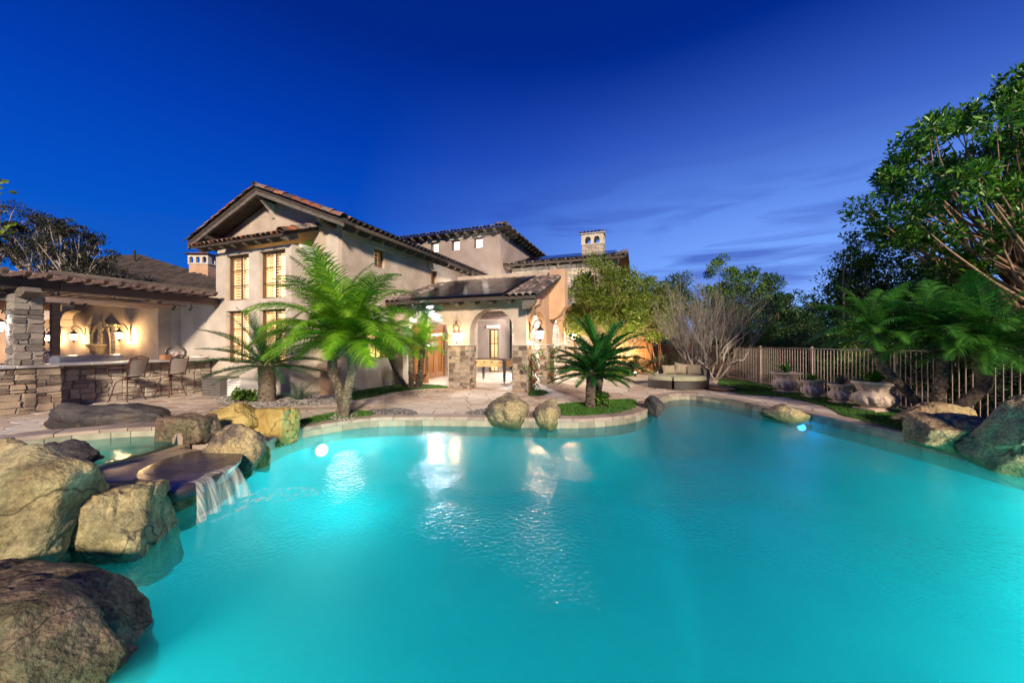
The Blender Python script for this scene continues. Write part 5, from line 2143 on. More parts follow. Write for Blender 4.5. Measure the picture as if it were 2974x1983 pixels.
# pergola: column, beams, rafters, laths
per = empty('pergola', HM, 'brown timber pergola on a stone column over the outdoor bar', 'pergola')
b = MB()
b.box((-4.62, -4.86, 1.05), (-4.34, -4.44, 2.62))
colm = b.build('stone_column', MT['mortar'], per)
clad(colm, frameM((-4.34, -4.87, 1.05), (0, 1, 0), (0, 0, 1)), .44, 1.57, .25, .15, .05, MT['stone_grey'], 15)
clad(colm, frameM((-4.62, -4.86, 1.05), (1, 0, 0), (0, 0, 1)), .28, 1.57, .25, .15, .05, MT['stone_grey'], 16)
clad(colm, frameM((-4.34, -4.44, 1.05), (-1, 0, 0), (0, 0, 1)), .28, 1.57, .25, .15, .05, MT['stone_grey'], 17)
b = MB()
b.bbox((-4.52, -4.2, 2.74), (-4.30, -.82, 2.98), .012)
b.build('beam', MT['wood_pergola'], per)
b = MB()
b.bbox((-4.52, -8.6, 2.74), (-4.30, -4.206, 2.98), .012)
b.build('beam', MT['wood_dark'], per)
b = MB()
b.prism([(-5.9, 2.62), (-5.9, 2.76), (-4.0, 2.76), (-3.93, 2.70), (-3.92, 2.66), (-4.0, 2.60), (-4.12, 2.56), (-5.7, 2.56)], -4.82, -4.58, 'y')
b.build('beam', MT['wood_grey'], per, fix=True)
b = MB()
b.bbox((-12.2, -8.6, 2.74), (-12.0, -1.5, 2.98), .012)
b.build('beam', MT['wood_pergola'], per)
me = None
for k in range(21):
    v = -1.15 - .302 * k
    b = MB()
    b.prism([(-12.4, 2.985), (-12.4, 3.12), (-3.86, 3.12), (-3.86, 3.07), (-3.95, 3.0), (-4.02, 2.985)], v - .045, v + .045, 'y')
    b.build('rafter', MT['wood_pergola'], per, fix=True)
for k in range(8):
    u = -4.85 - .26 * k
    b = MB()
    b.box((u - .03, -8.4, 2.655), (u + .03, -1.45, 2.69))
    b.build('lath', MT['wood_pink_lit'], per)
for k in range(9):
    u = -6.9 - .6 * k
    b = MB()
    b.box((u - .03, -8.4, 3.125), (u + .03, -1.2, 3.16))
    b.build('lath', MT['wood_pergola'], per)
b = MB()
b.box((-4.95, -4.9, 3.125), (-4.75, -.82, 3.17))
b.build('lath', MT['wood_pink_lit'], per)
for v in (-2.5, -5.5):
    b = MB()
    b.box((-7.0, v - .05, 2.70), (-4.53, v + .05, 2.80))
    b.build('lath_carrier', MT['wood_pergola'], per)

SPOTS = [(478, 418, 9.2, 'under the pergola beam near the stone column'), (603, 512, 9.9, 'above the left wall lantern'), (712, 522, 10.3, 'left of the fountain top'),
         (948, 462, 9.8, 'on the pergola laths above the fountain'), (1328, 505, 10.6, 'over the two bar stools'), (1442, 556, 10.9, 'at the right end of the pergola, first of two'),
         (1582, 560, 11.2, 'at the right end of the pergola, nearest the house')]
for i, (cx, cy, Y, where) in enumerate(SPOTS):
    p = P(cx / 2.851, 700 + cy / 2.851, Y)
    r = empty('spotlight', Matrix.Translation(p), 'small black spotlight ' + where, 'spotlight', 'spotlights under the pergola')
    b = MB()
    b.tube([(0, 0, .05), (0, 0, .16)], .008, 6)
    b.build('stem', MT['black'], r)
    b = MB()
    b.tube([(.05, -.02, .05), (-.02, 0, .0), (-.05, .02, -.04)], [.025, .038, .045], 10)
    b.build('housing', MT['black'], r, smooth='auto')
    b = MB()
    b.ball((-.052, .021, -.042), (.03, .03, .03), 8, 6)
    b.build('lens', MT['steel'], r)

# wall fountain
ft = empty('wall_fountain', HM @ Matrix.Translation((-9.66, -1.4, 0)), 'carved stone wall fountain with pointed arch, shell basin and brick pilasters', 'fountain')
b = MB()
pl = [(-.62, .6)] + [(-.62 * math.cos(PI * i / 16) if True else 0, 1.45 + .72 * math.sin(PI * i / 16) ** .8) for i in range(17)] + [(.62, .6)]
b.prism(pl, -.06, .0, 'y')
b.build('niche', MT['stucco'], ft, fix=True)
b = MB()
pts = [(-.64, -.09, .7)] + [(-.64 * math.cos(PI * i / 16), -.09, 1.45 + .74 * math.sin(PI * i / 16) ** .8) for i in range(17)] + [(.64, -.09, .7)]
b.tube(pts, .045, 8)
b.build('arch_moulding', MT['fountain'], ft, smooth=True)
for s_ in (-1, 1):
    for k in range(10):
        b = MB()
        b.bbox((s_ * .86 - .14, -.12, .75 + k * .135), (s_ * .86 + .14, -.005, .75 + k * .135 + .125), .012)
        b.build('brick', MT['stone_pale'], ft)
    b = MB()
    b.bbox((s_ * .86 - .18, -.16, 2.10), (s_ * .86 + .18, -.005, 2.2), .015)
    b.build('pilaster_cap', MT['fountain'], ft)
b = MB()
prof = [(.02, 1.12), (.06, 1.15), (.11, 1.2), (.16, 1.26), (.20, 1.32), (.30, 1.42), (.36, 1.45), (.37, 1.49), (.33, 1.50), (.28, 1.45)]
b.lathe(prof, 28, (0, -.12, 0), wob=lambda a, z: 1 + (.06 * math.cos(a * 14) if z < 1.44 else 0))
b.build('basin', MT['fountain'], ft, smooth='auto')
b = MB()
b.lathe([(.5, .98), (.58, 1.02), (.6, 1.07), (.54, 1.08), (.5, 1.03)], 28, (0, -.15, 0))
b.build('lower_basin', MT['fountain'], ft, smooth='auto')
b = MB()
rg = random.Random(8)
for s_ in (-1, 1):
    for cx, cz, r in ((.14, 2.22, .13), (.33, 2.14, .1), (.46, 2.02, .07)):
        sc1 = scroll(s_ * cx, cz, r, 0, s_ * 4.6, 14, r * .25)
        b.tube([(x, -.10, z) for x, z in sc1], .035, 6)
for k in range(12):
    b.ball((rg.uniform(-.14, .14), -.1, rg.uniform(1.95, 2.36)), rg.uniform(.03, .06), 8, 6)
b.build('crest', MT['fountain'], ft, smooth=True)
b = MB()
for k in range(11):
    z = 1.55 + k * .034
    b.ball((.05 * math.sin(k * 1.7), -.1, z), (.05, .04, .04), 8, 6)
for (x, z, r) in ((0, 1.99, .05), (-.07, 1.85, .035), (.08, 1.82, .035), (-.05, 1.66, .045), (.06, 1.64, .045)):
    b.ball((x, -.12, z), r, 8, 6)
b.build('figure_relief', MT['fountain'], ft, smooth=True)

# grill behind the bar
gr = empty('barbecue_grill', HM @ Matrix.Translation((-5.5, -3.4, 0)), 'stainless barbecue grill with its hood closed behind the bar', 'grill')
b = MB()
b.bbox((-.35, -.55, 0), (.35, .75, .92), .01)
b.build('cabinet', MT['grey_box'], gr)
b = MB()
pl = [(.33, .92), (.33, 1.0), (.27, 1.13), (.12, 1.21), (-.1, 1.22), (-.3, 1.14), (-.34, .92)]
b.prism(pl, -.5, .7, 'y')
b.build('hood', MT['steel'], gr, smooth='auto', fix=True)
b = MB()
b.tube([(.37, -.4, 1.0), (.37, .6, 1.0)], .014, 8)
b.build('handle', MT['steel'], gr, smooth=True)
back_counter = empty('kitchen_counter', HM @ Matrix.Translation((-6.2, -2.0, 0)), 'low back counter along the kitchen wall behind the bar', 'counter')
b = MB()
b.box((-.3, -.2, 0), (1.3, .58, .86))
b.build('base', MT['stucco'], back_counter)
b = MB()
b.bbox((-.35, -.25, .862), (1.34, .6, .92), .01)
b.build('countertop', MT['counter'], back_counter)

# glass jar and things on the bar
MT['jar'] = watermat('jar_glass', (.93, .95, .97), 12.0, .3, .08, ((.8, .8, .8), .18))
jar = empty('glass_jar', TR(*H(-4.7, -1.75, 1.05), 0, 1.2), 'large round glass jar with fruit at the right end of the bar', 'jar')
b = MB()
b.lathe([(.09, .0), (.15, .03), (.20, .12), (.20, .2), (.15, .29), (.11, .31), (.125, .335)], 24)
b.build('glass', MT['jar'], jar, smooth=True)
b = MB()
rg = random.Random(4)
for k in range(16):
    a, rr = rg.uniform(0, 6.28), rg.uniform(0, .1)
    b.ball((rr * math.cos(a), rr * math.sin(a), .05 + rg.uniform(0, .12)), .035, 8, 6)
b.build('fruit', mat('pale_shells', [(0.2, (.45, .30, .24)), (.8, (.68, .58, .50))], rough=.6, island=.8), jar, smooth=True)
bowl = empty('tray', Matrix.Translation(H(-4.45, -1.25, 1.05)), 'white curved dish beside the round glass jar on the bar', 'dish')
b = MB()
b.lathe([(.10, .0), (.18, .02), (.26, .08), (.25, .085), (.16, .035), (.02, .02)], 24)
b.build('dish', MT['stucco_white'], bowl, smooth=True)
b = MB()
b.tube([(-.12, 0, .05), (0, .02, .08), (.14, 0, .06)], [.01, .04, .012], 8)
b.build('wooden_scoop', MT['wood_door'], bowl, smooth=True)
box_ = empty('brown_caddy', Matrix.Translation(H(-4.5, -2.1, 1.05)), 'small brown caddy left of the glass jar on the bar', 'caddy')
b = MB()
b.bbox((-.09, -.12, 0), (.09, .12, .15), .012)
b.build('box', MT['wood_door'], box_)
b = MB()
b.tube([(-.02, -.1, .15), (0, -.08, .25), (0, .08, .25), (.02, .1, .15)], .008, 6)
b.build('handle', MT['iron'], box_)


# ---- swivel bar stools
def make_stool(label):
    root = empty('bar_stool', None, label, 'bar stool', 'swivel bar stools at the stone bar')
    I, D = MT['iron_red'], MT['iron']
    for k in range(4):
        a = PI / 4 + k * PI / 2
        ca, sa = math.cos(a), math.sin(a)
        pts = [(.03 * ca, .03 * sa, .56), (.12 * ca, .12 * sa, .555), (.20 * ca, .20 * sa, .50), (.245 * ca, .245 * sa, .38), (.28 * ca, .28 * sa, .2), (.345 * ca, .345 * sa, .012)]
        b = MB()
        b.tube([tuple(p) for p in catmull(pts, 4, closed=False)], .0125, 8)
        b.ball((.345 * ca, .345 * sa, .012), .017, 8, 6)
        b.build('leg', I, root, smooth=True)
    b = MB()
    b.tube([(.30 * math.cos(2 * PI * k / 24), .30 * math.sin(2 * PI * k / 24), .19) for k in range(25)], .012, 8, cap=False)
    b.build('foot_ring', I, root, smooth=True)
    b = MB()
    b.lathe([(.05, .55), (.07, .56), (.07, .59), (.04, .60), (.04, .63)], 16)
    b.build('swivel', I, root)
    b = MB()
    fr_ = [(-.23, -.22, .68), (-.23, .2, .645), (.23, .2, .645), (.23, -.22, .68), (-.23, -.22, .68)]
    b.tube(fr_, .013, 8)
    b.build('seat_frame', I, root, smooth=True)
    b = MB()
    vs = []
    for j in range(9):
        y = -.22 + .42 * j / 8
        for i in range(7):
            x = -.22 + .44 * i / 6
            z = .685 - .035 * (j / 8) - .018 * math.sin(PI * i / 6) + .02 * (1 - j / 8) ** 4
            vs.append((x, y, z))
    b.add(vs, [(j * 7 + i, j * 7 + i + 1, (j + 1) * 7 + i + 1, (j + 1) * 7 + i) for j in range(8) for i in range(6)])
    b.build('seat', MT['fabric'], root, smooth=True)
    for s_ in (-1, 1):
        b = MB()
        pts = [(s_ * .23, .22, .60), (s_ * .235, .235, .75), (s_ * .245, .27, .95), (s_ * .25, .31, 1.09)]
        b.tube([tuple(p) for p in catmull(pts, 3, closed=False)], .014, 8)
        b.build('back_post', I, root, smooth=True)
        b = MB()
        pts = [(s_ * .25, .26, .90), (s_ * .29, .15, .90), (s_ * .30, -.05, .885), (s_ * .29, -.2, .88), (s_ * .275, -.245, .85), (s_ * .28, -.21, .82), (s_ * .26, -.22, .74), (s_ * .235, -.22, .68)]
        b.tube([tuple(p) for p in catmull(pts, 4, closed=False)], .012, 8)
        b.build('arm_rest', I, root, smooth=True)
    b = MB()
    pts = [(-.25, .31, 1.09), (-.235, .32, 1.125), (-.17, .328, 1.14), (0, .335, 1.185), (.17, .328, 1.14), (.235, .32, 1.125), (.25, .31, 1.09)]
    b.tube([tuple(p) for p in catmull(pts, 4, closed=False)], .014, 8)
    b.tube([(-.245, .308, 1.085), (.245, .308, 1.085)], .009, 8)
    b.build('top_rail', I, root, smooth=True)
    b = MB()
    for cx in (-.13, -.065, 0, .065, .13):
        b.tube([(cx + .028 * math.cos(2 * PI * k / 12), .325, 1.115 + .024 * math.sin(2 * PI * k / 12) + .012 * (1 - abs(cx) / .13)) for k in range(13)], .006, 5, cap=False)
    b.build('scrollwork', I, root, smooth=True)
    b = MB()
    vs = []
    for j in range(9):
        t_ = j / 8
        z = .69 + .395 * t_
        for i in range(7):
            x = -.225 + .45 * i / 6
            y = .225 + .085 * t_ ** 1.3 + .02 * math.sin(PI * i / 6)
            vs.append((x, y, z))
    b.add(vs, [(j * 7 + i, j * 7 + i + 1, (j + 1) * 7 + i + 1, (j + 1) * 7 + i) for j in range(8) for i in range(6)])
    b.build('backrest', MT['fabric'], root, smooth=True)
    return root


st = make_stool('mesh-backed swivel stool nearer the pergola column')
p1, p2 = H(-4.22, -3.05), H(-4.18, -2.15)
# the seats face the bar: local -y points towards it
face = math.atan2(-(-Bv).x, (-Bv).y)
SM = lambda p, d: Matrix.Translation((p.x, p.y, .014)) @ Matrix.Rotation(math.atan2((-Bv).y, (-Bv).x) + R(90) + d, 4, 'Z')
st2 = copy_tree(st, 'mesh-backed swivel stool farther right, by the jar on the bar')
st.matrix_world = SM(p1, R(22))
st2.matrix_world = SM(p2, R(14))

# storage box and condenser in front of the bay
sb = empty('storage_box', HM @ Matrix.Translation((-3.15, -1.45, 0)), 'grey slatted storage box in front of the bay, left of the sago palm', 'storage box')
b = MB()
b.box((-.40, -.24, .012), (.40, .24, .5))
b.build('body', MT['grey_box'], sb)
for k in range(6):
    b = MB()
    b.bbox((-.41, -.262, .03 + k * .078), (.41, -.242, .03 + k * .078 + .07), .006)
    b.build('slat', MT['grey_box'], sb)
b = MB()
b.bbox((-.43, -.28, .505), (.43, .27, .55), .012)
b.build('lid', MT['grey_box'], sb)
ac = empty('louvered_condenser', HM @ Matrix.Translation((-2.35, -1.35, 0)), 'pale louvered air unit beside the grey storage box', 'air unit')
b = MB()
b.box((-.28, -.22, .012), (.28, .28, .52))
b.build('body', MT['stucco_white'], ac)
for k in range(6):
    b = MB()
    b.prism([(-.255, .05 + k * .075), (-.222, .11 + k * .075), (-.222, .05 + k * .075)], -.28, .28, 'x')
    b.build('louver', MT['stucco_white'], ac, fix=True)

# ---- table football under the arcade
M_ = HM @ Matrix.Translation((2.86, 4.75, .02)) @ Matrix.Rotation(R(-6), 4, 'Z')
fo = empty('foosball_table', M_, 'table football game with pale sides and dark legs under the arcade', 'game table')
b = MB()
for a, c in (((-.72, -.38, .60), (.72, -.34, .88)), ((-.72, .34, .60), (.72, .38, .88)), ((-.72, -.34, .60), (-.68, .34, .88)), ((.68, -.34, .60), (.72, .34, .88))):
    b.box(a, c)
b.box((-.68, -.34, .66), (.68, .34, .68))
b.build('cabinet', MT['foos_side'], fo)
b = MB()
for a, c in (((-.74, -.40, .881), (.74, -.33, .90)), ((-.74, .33, .881), (.74, .40, .90)), ((-.74, -.33, .881), (-.67, .33, .90)), ((.67, -.33, .881), (.74, .33, .90))):
    b.box(a, c)
b.build('rail', MT['black'], fo)
for sx_ in (-1, 1):
    for sy_ in (-1, 1):
        b = MB()
        x, y = sx_ * .68, sy_ * .36
        b.add([(x - .06, y - .05, .86), (x + .06, y - .05, .86), (x + .06, y + .05, .86), (x - .06, y + .05, .86),
               (x - .03 , y - .03, .06), (x + .03, y - .03, .06), (x + .03, y + .03, .06), (x - .03, y + .03, .06)],
              [(3, 2, 1, 0), (4, 5, 6, 7), (0, 1, 5, 4), (1, 2, 6, 5), (2, 3, 7, 6), (3, 0, 4, 7)])
        b.lathe([(.012, 0.06), (.012, .02), (.03, .018), (.03, .0)], 10, (x, y, 0))
        b.build('leg', MT['grey_leg'], fo, fix=True)
for k in range(8):
    x = -.58 + k * .165
    b = MB()
    b.tube([(x, -.62 if k % 2 else -.46, .80), (x, .46 if k % 2 else .62, .80)], .008, 6)
    b.build('rod', MT['steel'], fo)
    b = MB()
    b.tube([(x, (-.62 if k % 2 else .62), .80), (x, (-.5 if k % 2 else .5), .80)], .017, 8)
    b.build('grip', MT['black'], fo)
    b = MB()
    for q in range(3):
        y = -.2 + q * .2
        b.box((x - .015, y - .012, .70), (x + .015, y + .012, .84))
        b.ball((x, y, .855), .016, 6, 5)
    b.build('player', MT['flower'] if k % 2 else MT['black'], fo)

# ---- round daybed
db = empty('daybed', Matrix.Translation(G(1978, 1134)) @ Matrix.Translation((.24, .78, 0)), 'round dark wicker daybed with olive cushions by the pool', 'daybed')
wick = mat('dark_wicker', [(0.2, (.014, .010, .009)), (.8, (.04, .03, .025))], scale=20, rough=.5, bump=(90, .5, .004), stretch=(1, 1, 3))


def disc_sector(b, r, z0, z1, a0, a1, n=24, cut=None, ch=.02):
    pts = [(r * math.cos(a0 + (a1 - a0) * i / n), r * math.sin(a0 + (a1 - a0) * i / n)) for i in range(n + 1)]
    if cut:
        pts = pts + cut
    m_ = len(pts)
    cx = sum(p[0] for p in pts) / m_
    cy = sum(p[1] for p in pts) / m_
    k = 1 - ch / r
    lay = [(1, z0), (1, z1 - ch), (k, z1)]
    vs = [(cx + (p[0] - cx) * f, cy + (p[1] - cy) * f, z) for f, z in lay for p in pts]
    fs = []
    for l_ in range(2):
        for i in range(m_):
            j = (i + 1) % m_
            fs.append((l_ * m_ + i, l_ * m_ + j, (l_ + 1) * m_ + j, (l_ + 1) * m_ + i))
    fs.append(tuple(2 * m_ + i for i in range(m_)))
    b.add(vs, fs)


# the seat (right, larger) and the footstool (left) with a gap between
def half(b, r, z0, z1, xa, xb, ch=.02):
    pts = []
    for i in range(49):
        a = 2 * PI * i / 48
        x, y = r * math.cos(a), r * math.sin(a) * .82
        pts.append((x, y))
    pts = [p for p in pts if xa <= p[0] <= xb]
    yy = lambda x: r * .82 * math.sqrt(max(0, 1 - (x / r) ** 2))
    if xa > -r: pts += [(xa, yy(xa)), (xa, -yy(xa))]
    if xb < r: pts += [(xb, yy(xb)), (xb, -yy(xb))]
    cx = sum(p[0] for p in pts) / len(pts)
    cy = sum(p[1] for p in pts) / len(pts)
    pts.sort(key=lambda p: math.atan2(p[1] - cy, p[0] - cx))
    q = []
    for p in pts:
        if not q or math.dist(p, q[-1]) > 1e-4:
            q.append(p)
    pts = q
    m_ = len(pts)
    k = 1 - ch / r * 1.5
    vs = [(cx + (p[0] - cx) * f, cy + (p[1] - cy) * f, z) for f, z in ((1, z0), (1, z1 - ch), (k, z1)) for p in pts]
    fs = []
    for l_ in range(2):
        for i in range(m_):
            j = (i + 1) % m_
            fs.append((l_ * m_ + i, l_ * m_ + j, (l_ + 1) * m_ + j, (l_ + 1) * m_ + i))
    fs.append(tuple(2 * m_ + i for i in range(m_)))
    b.add(vs, fs)


for nm, xa, xb in (('footstool_base', -.98, -.50), ('seat_base', -.43, .98)):
    b = MB(); half(b, .98, .03, .30, xa, xb)
    b.build(nm, wick, db)
for nm, xa, xb in (('footstool_cushion', -.97, -.49), ('seat_cushion', -.44, .90)):
    b = MB(); half(b, .97, .305, .44, xa, xb, .035)
    b.build(nm, MT['cushion'], db, smooth='auto')
b = MB()
vs, n_ = [], 22
for i in range(n_ + 1):
    a = R(-40) + R(175) * i / n_
    hh = .44 + .30 * math.sin(PI * min(1, max(0, i / n_ * 1.05))) ** .7
    for r, z in ((.99, .03), (1.03, hh), (.97, hh + .015), (.93, .3)):
        vs.append((r * math.cos(a), r * math.sin(a) * .82, z))
b.add(vs, [(i * 4 + k, (i + 1) * 4 + k, (i + 1) * 4 + (k + 1) % 4, i * 4 + (k + 1) % 4) for i in range(n_) for k in range(4)] + [(0, 1, 2, 3), tuple(n_ * 4 + k for k in (3, 2, 1, 0))])
b.build('wicker_back', wick, db, smooth='auto')
b = MB()
vs = []
for i in range(n_ + 1):
    a = R(-36) + R(168) * i / n_
    hh = .43 + .32 * math.sin(PI * min(1, max(0, i / n_ * 1.05))) ** .7
    for r, z in ((.955, .42), (.95, hh), (.90, hh + .03), (.86, hh - .02), (.85, .42)):
        vs.append((r * math.cos(a), r * math.sin(a) * .82, z))
b.add(vs, [(i * 5 + k, (i + 1) * 5 + k, (i + 1) * 5 + (k + 1) % 5, i * 5 + (k + 1) % 5) for i in range(n_) for k in range(5)] + [tuple(range(5)), tuple(n_ * 5 + k for k in (4, 3, 2, 1, 0))])
b.build('back_cushion', MT['pillow'], db, smooth='auto')


def pillow(loc, rot, w, h, d, label):
    b = MB()
    n1 = 12
    vs, fs = [], []
    for sgn in (1, -1):
        for j in range(n1 + 1):
            for i in range(n1 + 1):
                x, z = i / n1 * 2 - 1, j / n1 * 2 - 1
                e_ = max(0, (1 - abs(x) ** 3.0)) ** .5 * max(0, (1 - abs(z) ** 3.0)) ** .5
                pinch = 1 - .10 * (1 - abs(x) ** 2) * abs(z) ** 4 - .10 * (1 - abs(z) ** 2) * abs(x) ** 4
                vs.append((x * w / 2 * pinch, sgn * d / 2 * e_ * (1 + .12 * noise.noise(Vector((x * 2, z * 2, sgn)))), z * h / 2 * pinch + h / 2))
    n2 = (n1 + 1) ** 2
    for j in range(n1):
        for i in range(n1):
            a = j * (n1 + 1) + i
            fs += [(a, a + 1, a + n1 + 2, a + n1 + 1), (n2 + a + 1, n2 + a, n2 + a + n1 + 1, n2 + a + n1 + 2)]
    b.add(vs, fs)
    o = b.build('pillow', MT['pillow'], smooth=True)
    o.matrix_world = Matrix.Translation(loc) @ Euler(rot).to_matrix().to_4x4()
    tag(o, label, 'pillow', 'loose pillows on the daybed')


dl = Vector(db.matrix_world.translation)
pillow(dl + Vector((-.13, .32, .435)), (R(-20), 0, R(4)), .48, .34, .17, 'square-set brown pillow at the left of the daybed')
pillow(dl + Vector((.26, .26, .43)), (R(-24), R(12), R(-6)), .52, .42, .19, 'tilted brown pillow in the middle of the daybed')
pillow(dl + Vector((.60, .05, .43)), (R(-26), R(-10), R(-30)), .50, .36, .18, 'brown pillow leaning on the right arm of the daybed')
# stepping stone beside the daybed
ss = empty('side_table', Matrix.Translation(G(2104, 1138) + Vector((.05, .25, 0))), 'low round brown garden table beside the daybed', 'table')
b = MB()
b.lathe([(.36, .06), (.38, .075), (.38, .095), (.36, .105)], 28)
b.build('table_top', MT['wood_door'], ss, smooth='auto')
b = MB()
b.lathe([(.15, .0), (.12, .02), (.10, .06)], 16)
b.build('base', MT['black'], ss)


# ---- stone urns
def urn(x0, x1, yt, yb, label, plab, seed):
    g0 = G((x0 + x1) / 2, yb)
    Y = g0.y + .12
    w = (x1 - x0) / F * Y
    h = (yb - yt) / F * Y
    g0 = Vector((((x0 + x1) / 2 - CX) / F * Y, Y, .028))
    s = w / 2
    root = empty('stone_urn', Matrix.Translation(g0), label, 'urn', 'stone urns in a row on the lawn')
    b = MB()
    b.bbox((-s * .66, -s * .66, 0), (s * .66, s * .66, h * .075), .008)
    b.build('plinth', MT['castone'], root)
    b = MB()
    prof = [(.60, .075), (.56, .10), (.54, .12), (.66, .16), (.78, .23), (.86, .32), (.88, .42), (.86, .50), (.76, .58), (.66, .63), (.64, .67), (.70, .76), (.84, .85), (.93, .89)]
    def wob(a, z):
        zz = z / h
        if .2 < zz < .58:
            return 1 + .07 * abs(math.sin(a * 6)) + .035 * math.sin(a * 12 + 12 * zz)
        if .66 < zz < .84:
            return 1 + .09 * max(0, math.sin(a * 14)) ** .5
        return 1
    fine = []
    for i in range(len(prof) - 1):
        for j in range(3):
            t_ = j / 3
            fine.append((s * (prof[i][0] * (1 - t_) + prof[i + 1][0] * t_), h * (prof[i][1] * (1 - t_) + prof[i + 1][1] * t_)))
    fine.append((s * prof[-1][0], h * prof[-1][1]))
    b.lathe(fine, 84, wob=wob)
    b.build('bowl', MT['castone'], root, smooth=True)
    b = MB()
    b.lathe([(s * .90, h * .89), (s * .97, h * .90), (s, h * .93), (s, h * .965), (s * .96, h), (s * .84, h), (s * .80, h * .95), (s * .78, h * .9)], 60, wob=lambda a, z: 1 + .012 * math.sin(a * 26) * (1 if h * .91 < z < h * .98 else 0))
    b.build('rim', MT['castone'], root, smooth=True)
    b = MB()
    rg = random.Random(seed)
    for k in range(8):
        a0 = 2 * PI * k / 8 + .2
        R0 = s * .885
        for q in range(7):
            a = 2 * PI * q / 6
            dx = s * .095 * math.cos(a) if q < 6 else 0
            dz = s * .095 * math.sin(a) if q < 6 else 0
            aa = a0 + dx / R0
            b.ball((R0 * math.cos(aa), R0 * math.sin(aa), h * .38 + dz), s * .068, 6, 5)
        for q in range(4):
            aa = a0 + .39
            b.ball((s * (.90 - .03 * q) * math.cos(aa), s * (.90 - .03 * q) * math.sin(aa), h * (.50 - .07 * q)), s * .04, 6, 5)
    b.build('rosette', MT['castone'], root, smooth=True)
    b = MB()
    b.lathe([(s * .8, h * .90), (.01, h * .93)], 20)
    b.build('soil', MT['dirt'], root)
    # plant
    pr = empty('agave' if seed % 2 else 'leafy_plant', Matrix.Translation(g0 + Vector((0, 0, h * .93))), plab, 'plant')
    nl = 26
    for k in range(nl):
        a = k * 2.4 + rg.uniform(-.3, .3)
        pit = R(78 - 58 * (k / nl)) + rg.uniform(-.1, .1)
        L = s * rg.uniform(.9, 1.45)
        wd = s * (.10 if seed % 2 else .14)
        b = MB()
        vs = []
        p = Vector((0, 0, 0))
        d = pit
        N_ = 6
        for i in range(N_ + 1):
            t_ = i / N_
            ww = wd * (math.sin(PI * min(1, t_ * .8 + .18))) * (1 - t_ ** 3)
            vs += [(p.x, -ww, p.z + ww * .35), (p.x, 0, p.z), (p.x, ww, p.z + ww * .35)]
            p = p + Vector((math.cos(d), 0, math.sin(d))) * L / N_
            d -= .16 if not seed % 2 else .09
        fs = []
        for i in range(N_):
            fs += [(3 * i, 3 * i + 1, 3 * i + 4, 3 * i + 3), (3 * i + 1, 3 * i + 2, 3 * i + 5, 3 * i + 4)]
        b.add(vs, fs)
        o = b.build('leaf', MT['frond'] if seed in (2, 4) else MT['leaf_olive'] if seed == 3 else MT['frond_dark'], pr, smooth=True)
        o.matrix_local = Matrix.Rotation(a, 4, 'Z')


urn(2245, 2320, 1084, 1142, 'stone urn farthest from the camera, by the end of the lawn', 'dark strappy plant in the farthest urn', 1)
urn(2330, 2388, 1107, 1158, 'small stone urn, second from the daybed', 'small green leafy plant in the second urn', 2)
urn(2411, 2475, 1119, 1175, 'small stone urn between the second and the largest urns', 'grey-green spiky plant in the third urn', 3)
urn(2488, 2595, 1113, 1198, 'largest stone urn, nearest the leaning palms', 'dark broad-leaved plant in the largest urn', 4)

# ---- metal fence, every picket a piece of it
def fence(pts, h, name, label, m, spacing=.112, rail=.018, post_every=22, pick=.0072):
    root = empty(name, (0, 0, 0), label, 'fence')
    Ps = [Vector((x, y, 0)) for x, y in pts]
    L = [0]
    for i in range(1, len(Ps)):
        L.append(L[-1] + (Ps[i] - Ps[i - 1]).length)

    def at(s):
        for i in range(1, len(Ps)):
            if s <= L[i] + 1e-9:
                return Ps[i - 1].lerp(Ps[i], (s - L[i - 1]) / (L[i] - L[i - 1])), (Ps[i] - Ps[i - 1]).normalized()
        return Ps[-1], (Ps[-1] - Ps[-2]).normalized()
    n_ = int(L[-1] / spacing)
    b1, b2 = MB(), MB()
    b1.box((-pick, -pick, .06), (pick, pick, h - .02))
    mp_ = b1.mesh('picket', m)
    b2.bbox((-.027, -.027, -.02), (.027, .027, h + .03), .004)
    mpo = b2.mesh('post', m)
    for i in range(n_ + 1):
        p, d = at(i * spacing)
        a = math.atan2(d.y, d.x)
        if i % post_every == 0:
            link('post', mpo, root, TR(p.x, p.y, 0, a))
        else:
            link('picket', mp_, root, TR(p.x, p.y, 0, a))
    for i in range(1, len(Ps)):
        for z in (h - .03, .09):
            a, c = Ps[i - 1], Ps[i]
            d = (c - a)
            bb = MB()
            bb.box((0, -rail, -.014), (d.length, rail, .014))
            o = bb.build('rail', m, root)
            o.matrix_local = TR(a.x, a.y, z, math.atan2(d.y, d.x))
    return root


fence([(8.82, 3.6), (8.92, 6.9), (9.06, 12.4), (9.3, 15.2), (9.75, 18.6), (10.5, 23.0)], 1.40, 'metal_fence', 'long brown metal picket fence behind the urns and palms', MT['fence'])

# brown wood fence at the back, with boards
bf = empty('board_fence', (0, 0, 0), 'dark brown board fence at the far end beyond the bare tree', 'fence')
a0, a1 = Vector((8.3, 24.2, 0)), Vector((10.6, 23.4, 0))
d = a1 - a0
nb_ = 16
for k in range(nb_):
    b = MB()
    b.bbox((.002, 0, .0), (d.length / nb_ - .006, .03, 1.45), .004)
    o = b.build('board', MT['wood_door'], bf)
    p = a0 + d * (k / nb_)
    o.matrix_local = TR(p.x, p.y, 0, math.atan2(d.y, d.x))
lw = empty('boundary_wall', (0, 0, 0), 'low stone and stucco boundary wall glowing orange behind the lit tree', 'wall')
b = MB()
b.box((4.6, 21.6, 0), (7.85, 21.95, 2.1))
b.build('wall', MT['stucco_orange'], lw)
clad(lw, frameM((4.6, 21.599, 0), (1, 0, 0), (0, 0, 1)), 3.25, 1.0, .3, .16, .05, MT['stone_pale'], 91, joined=True, name='stone_facing')
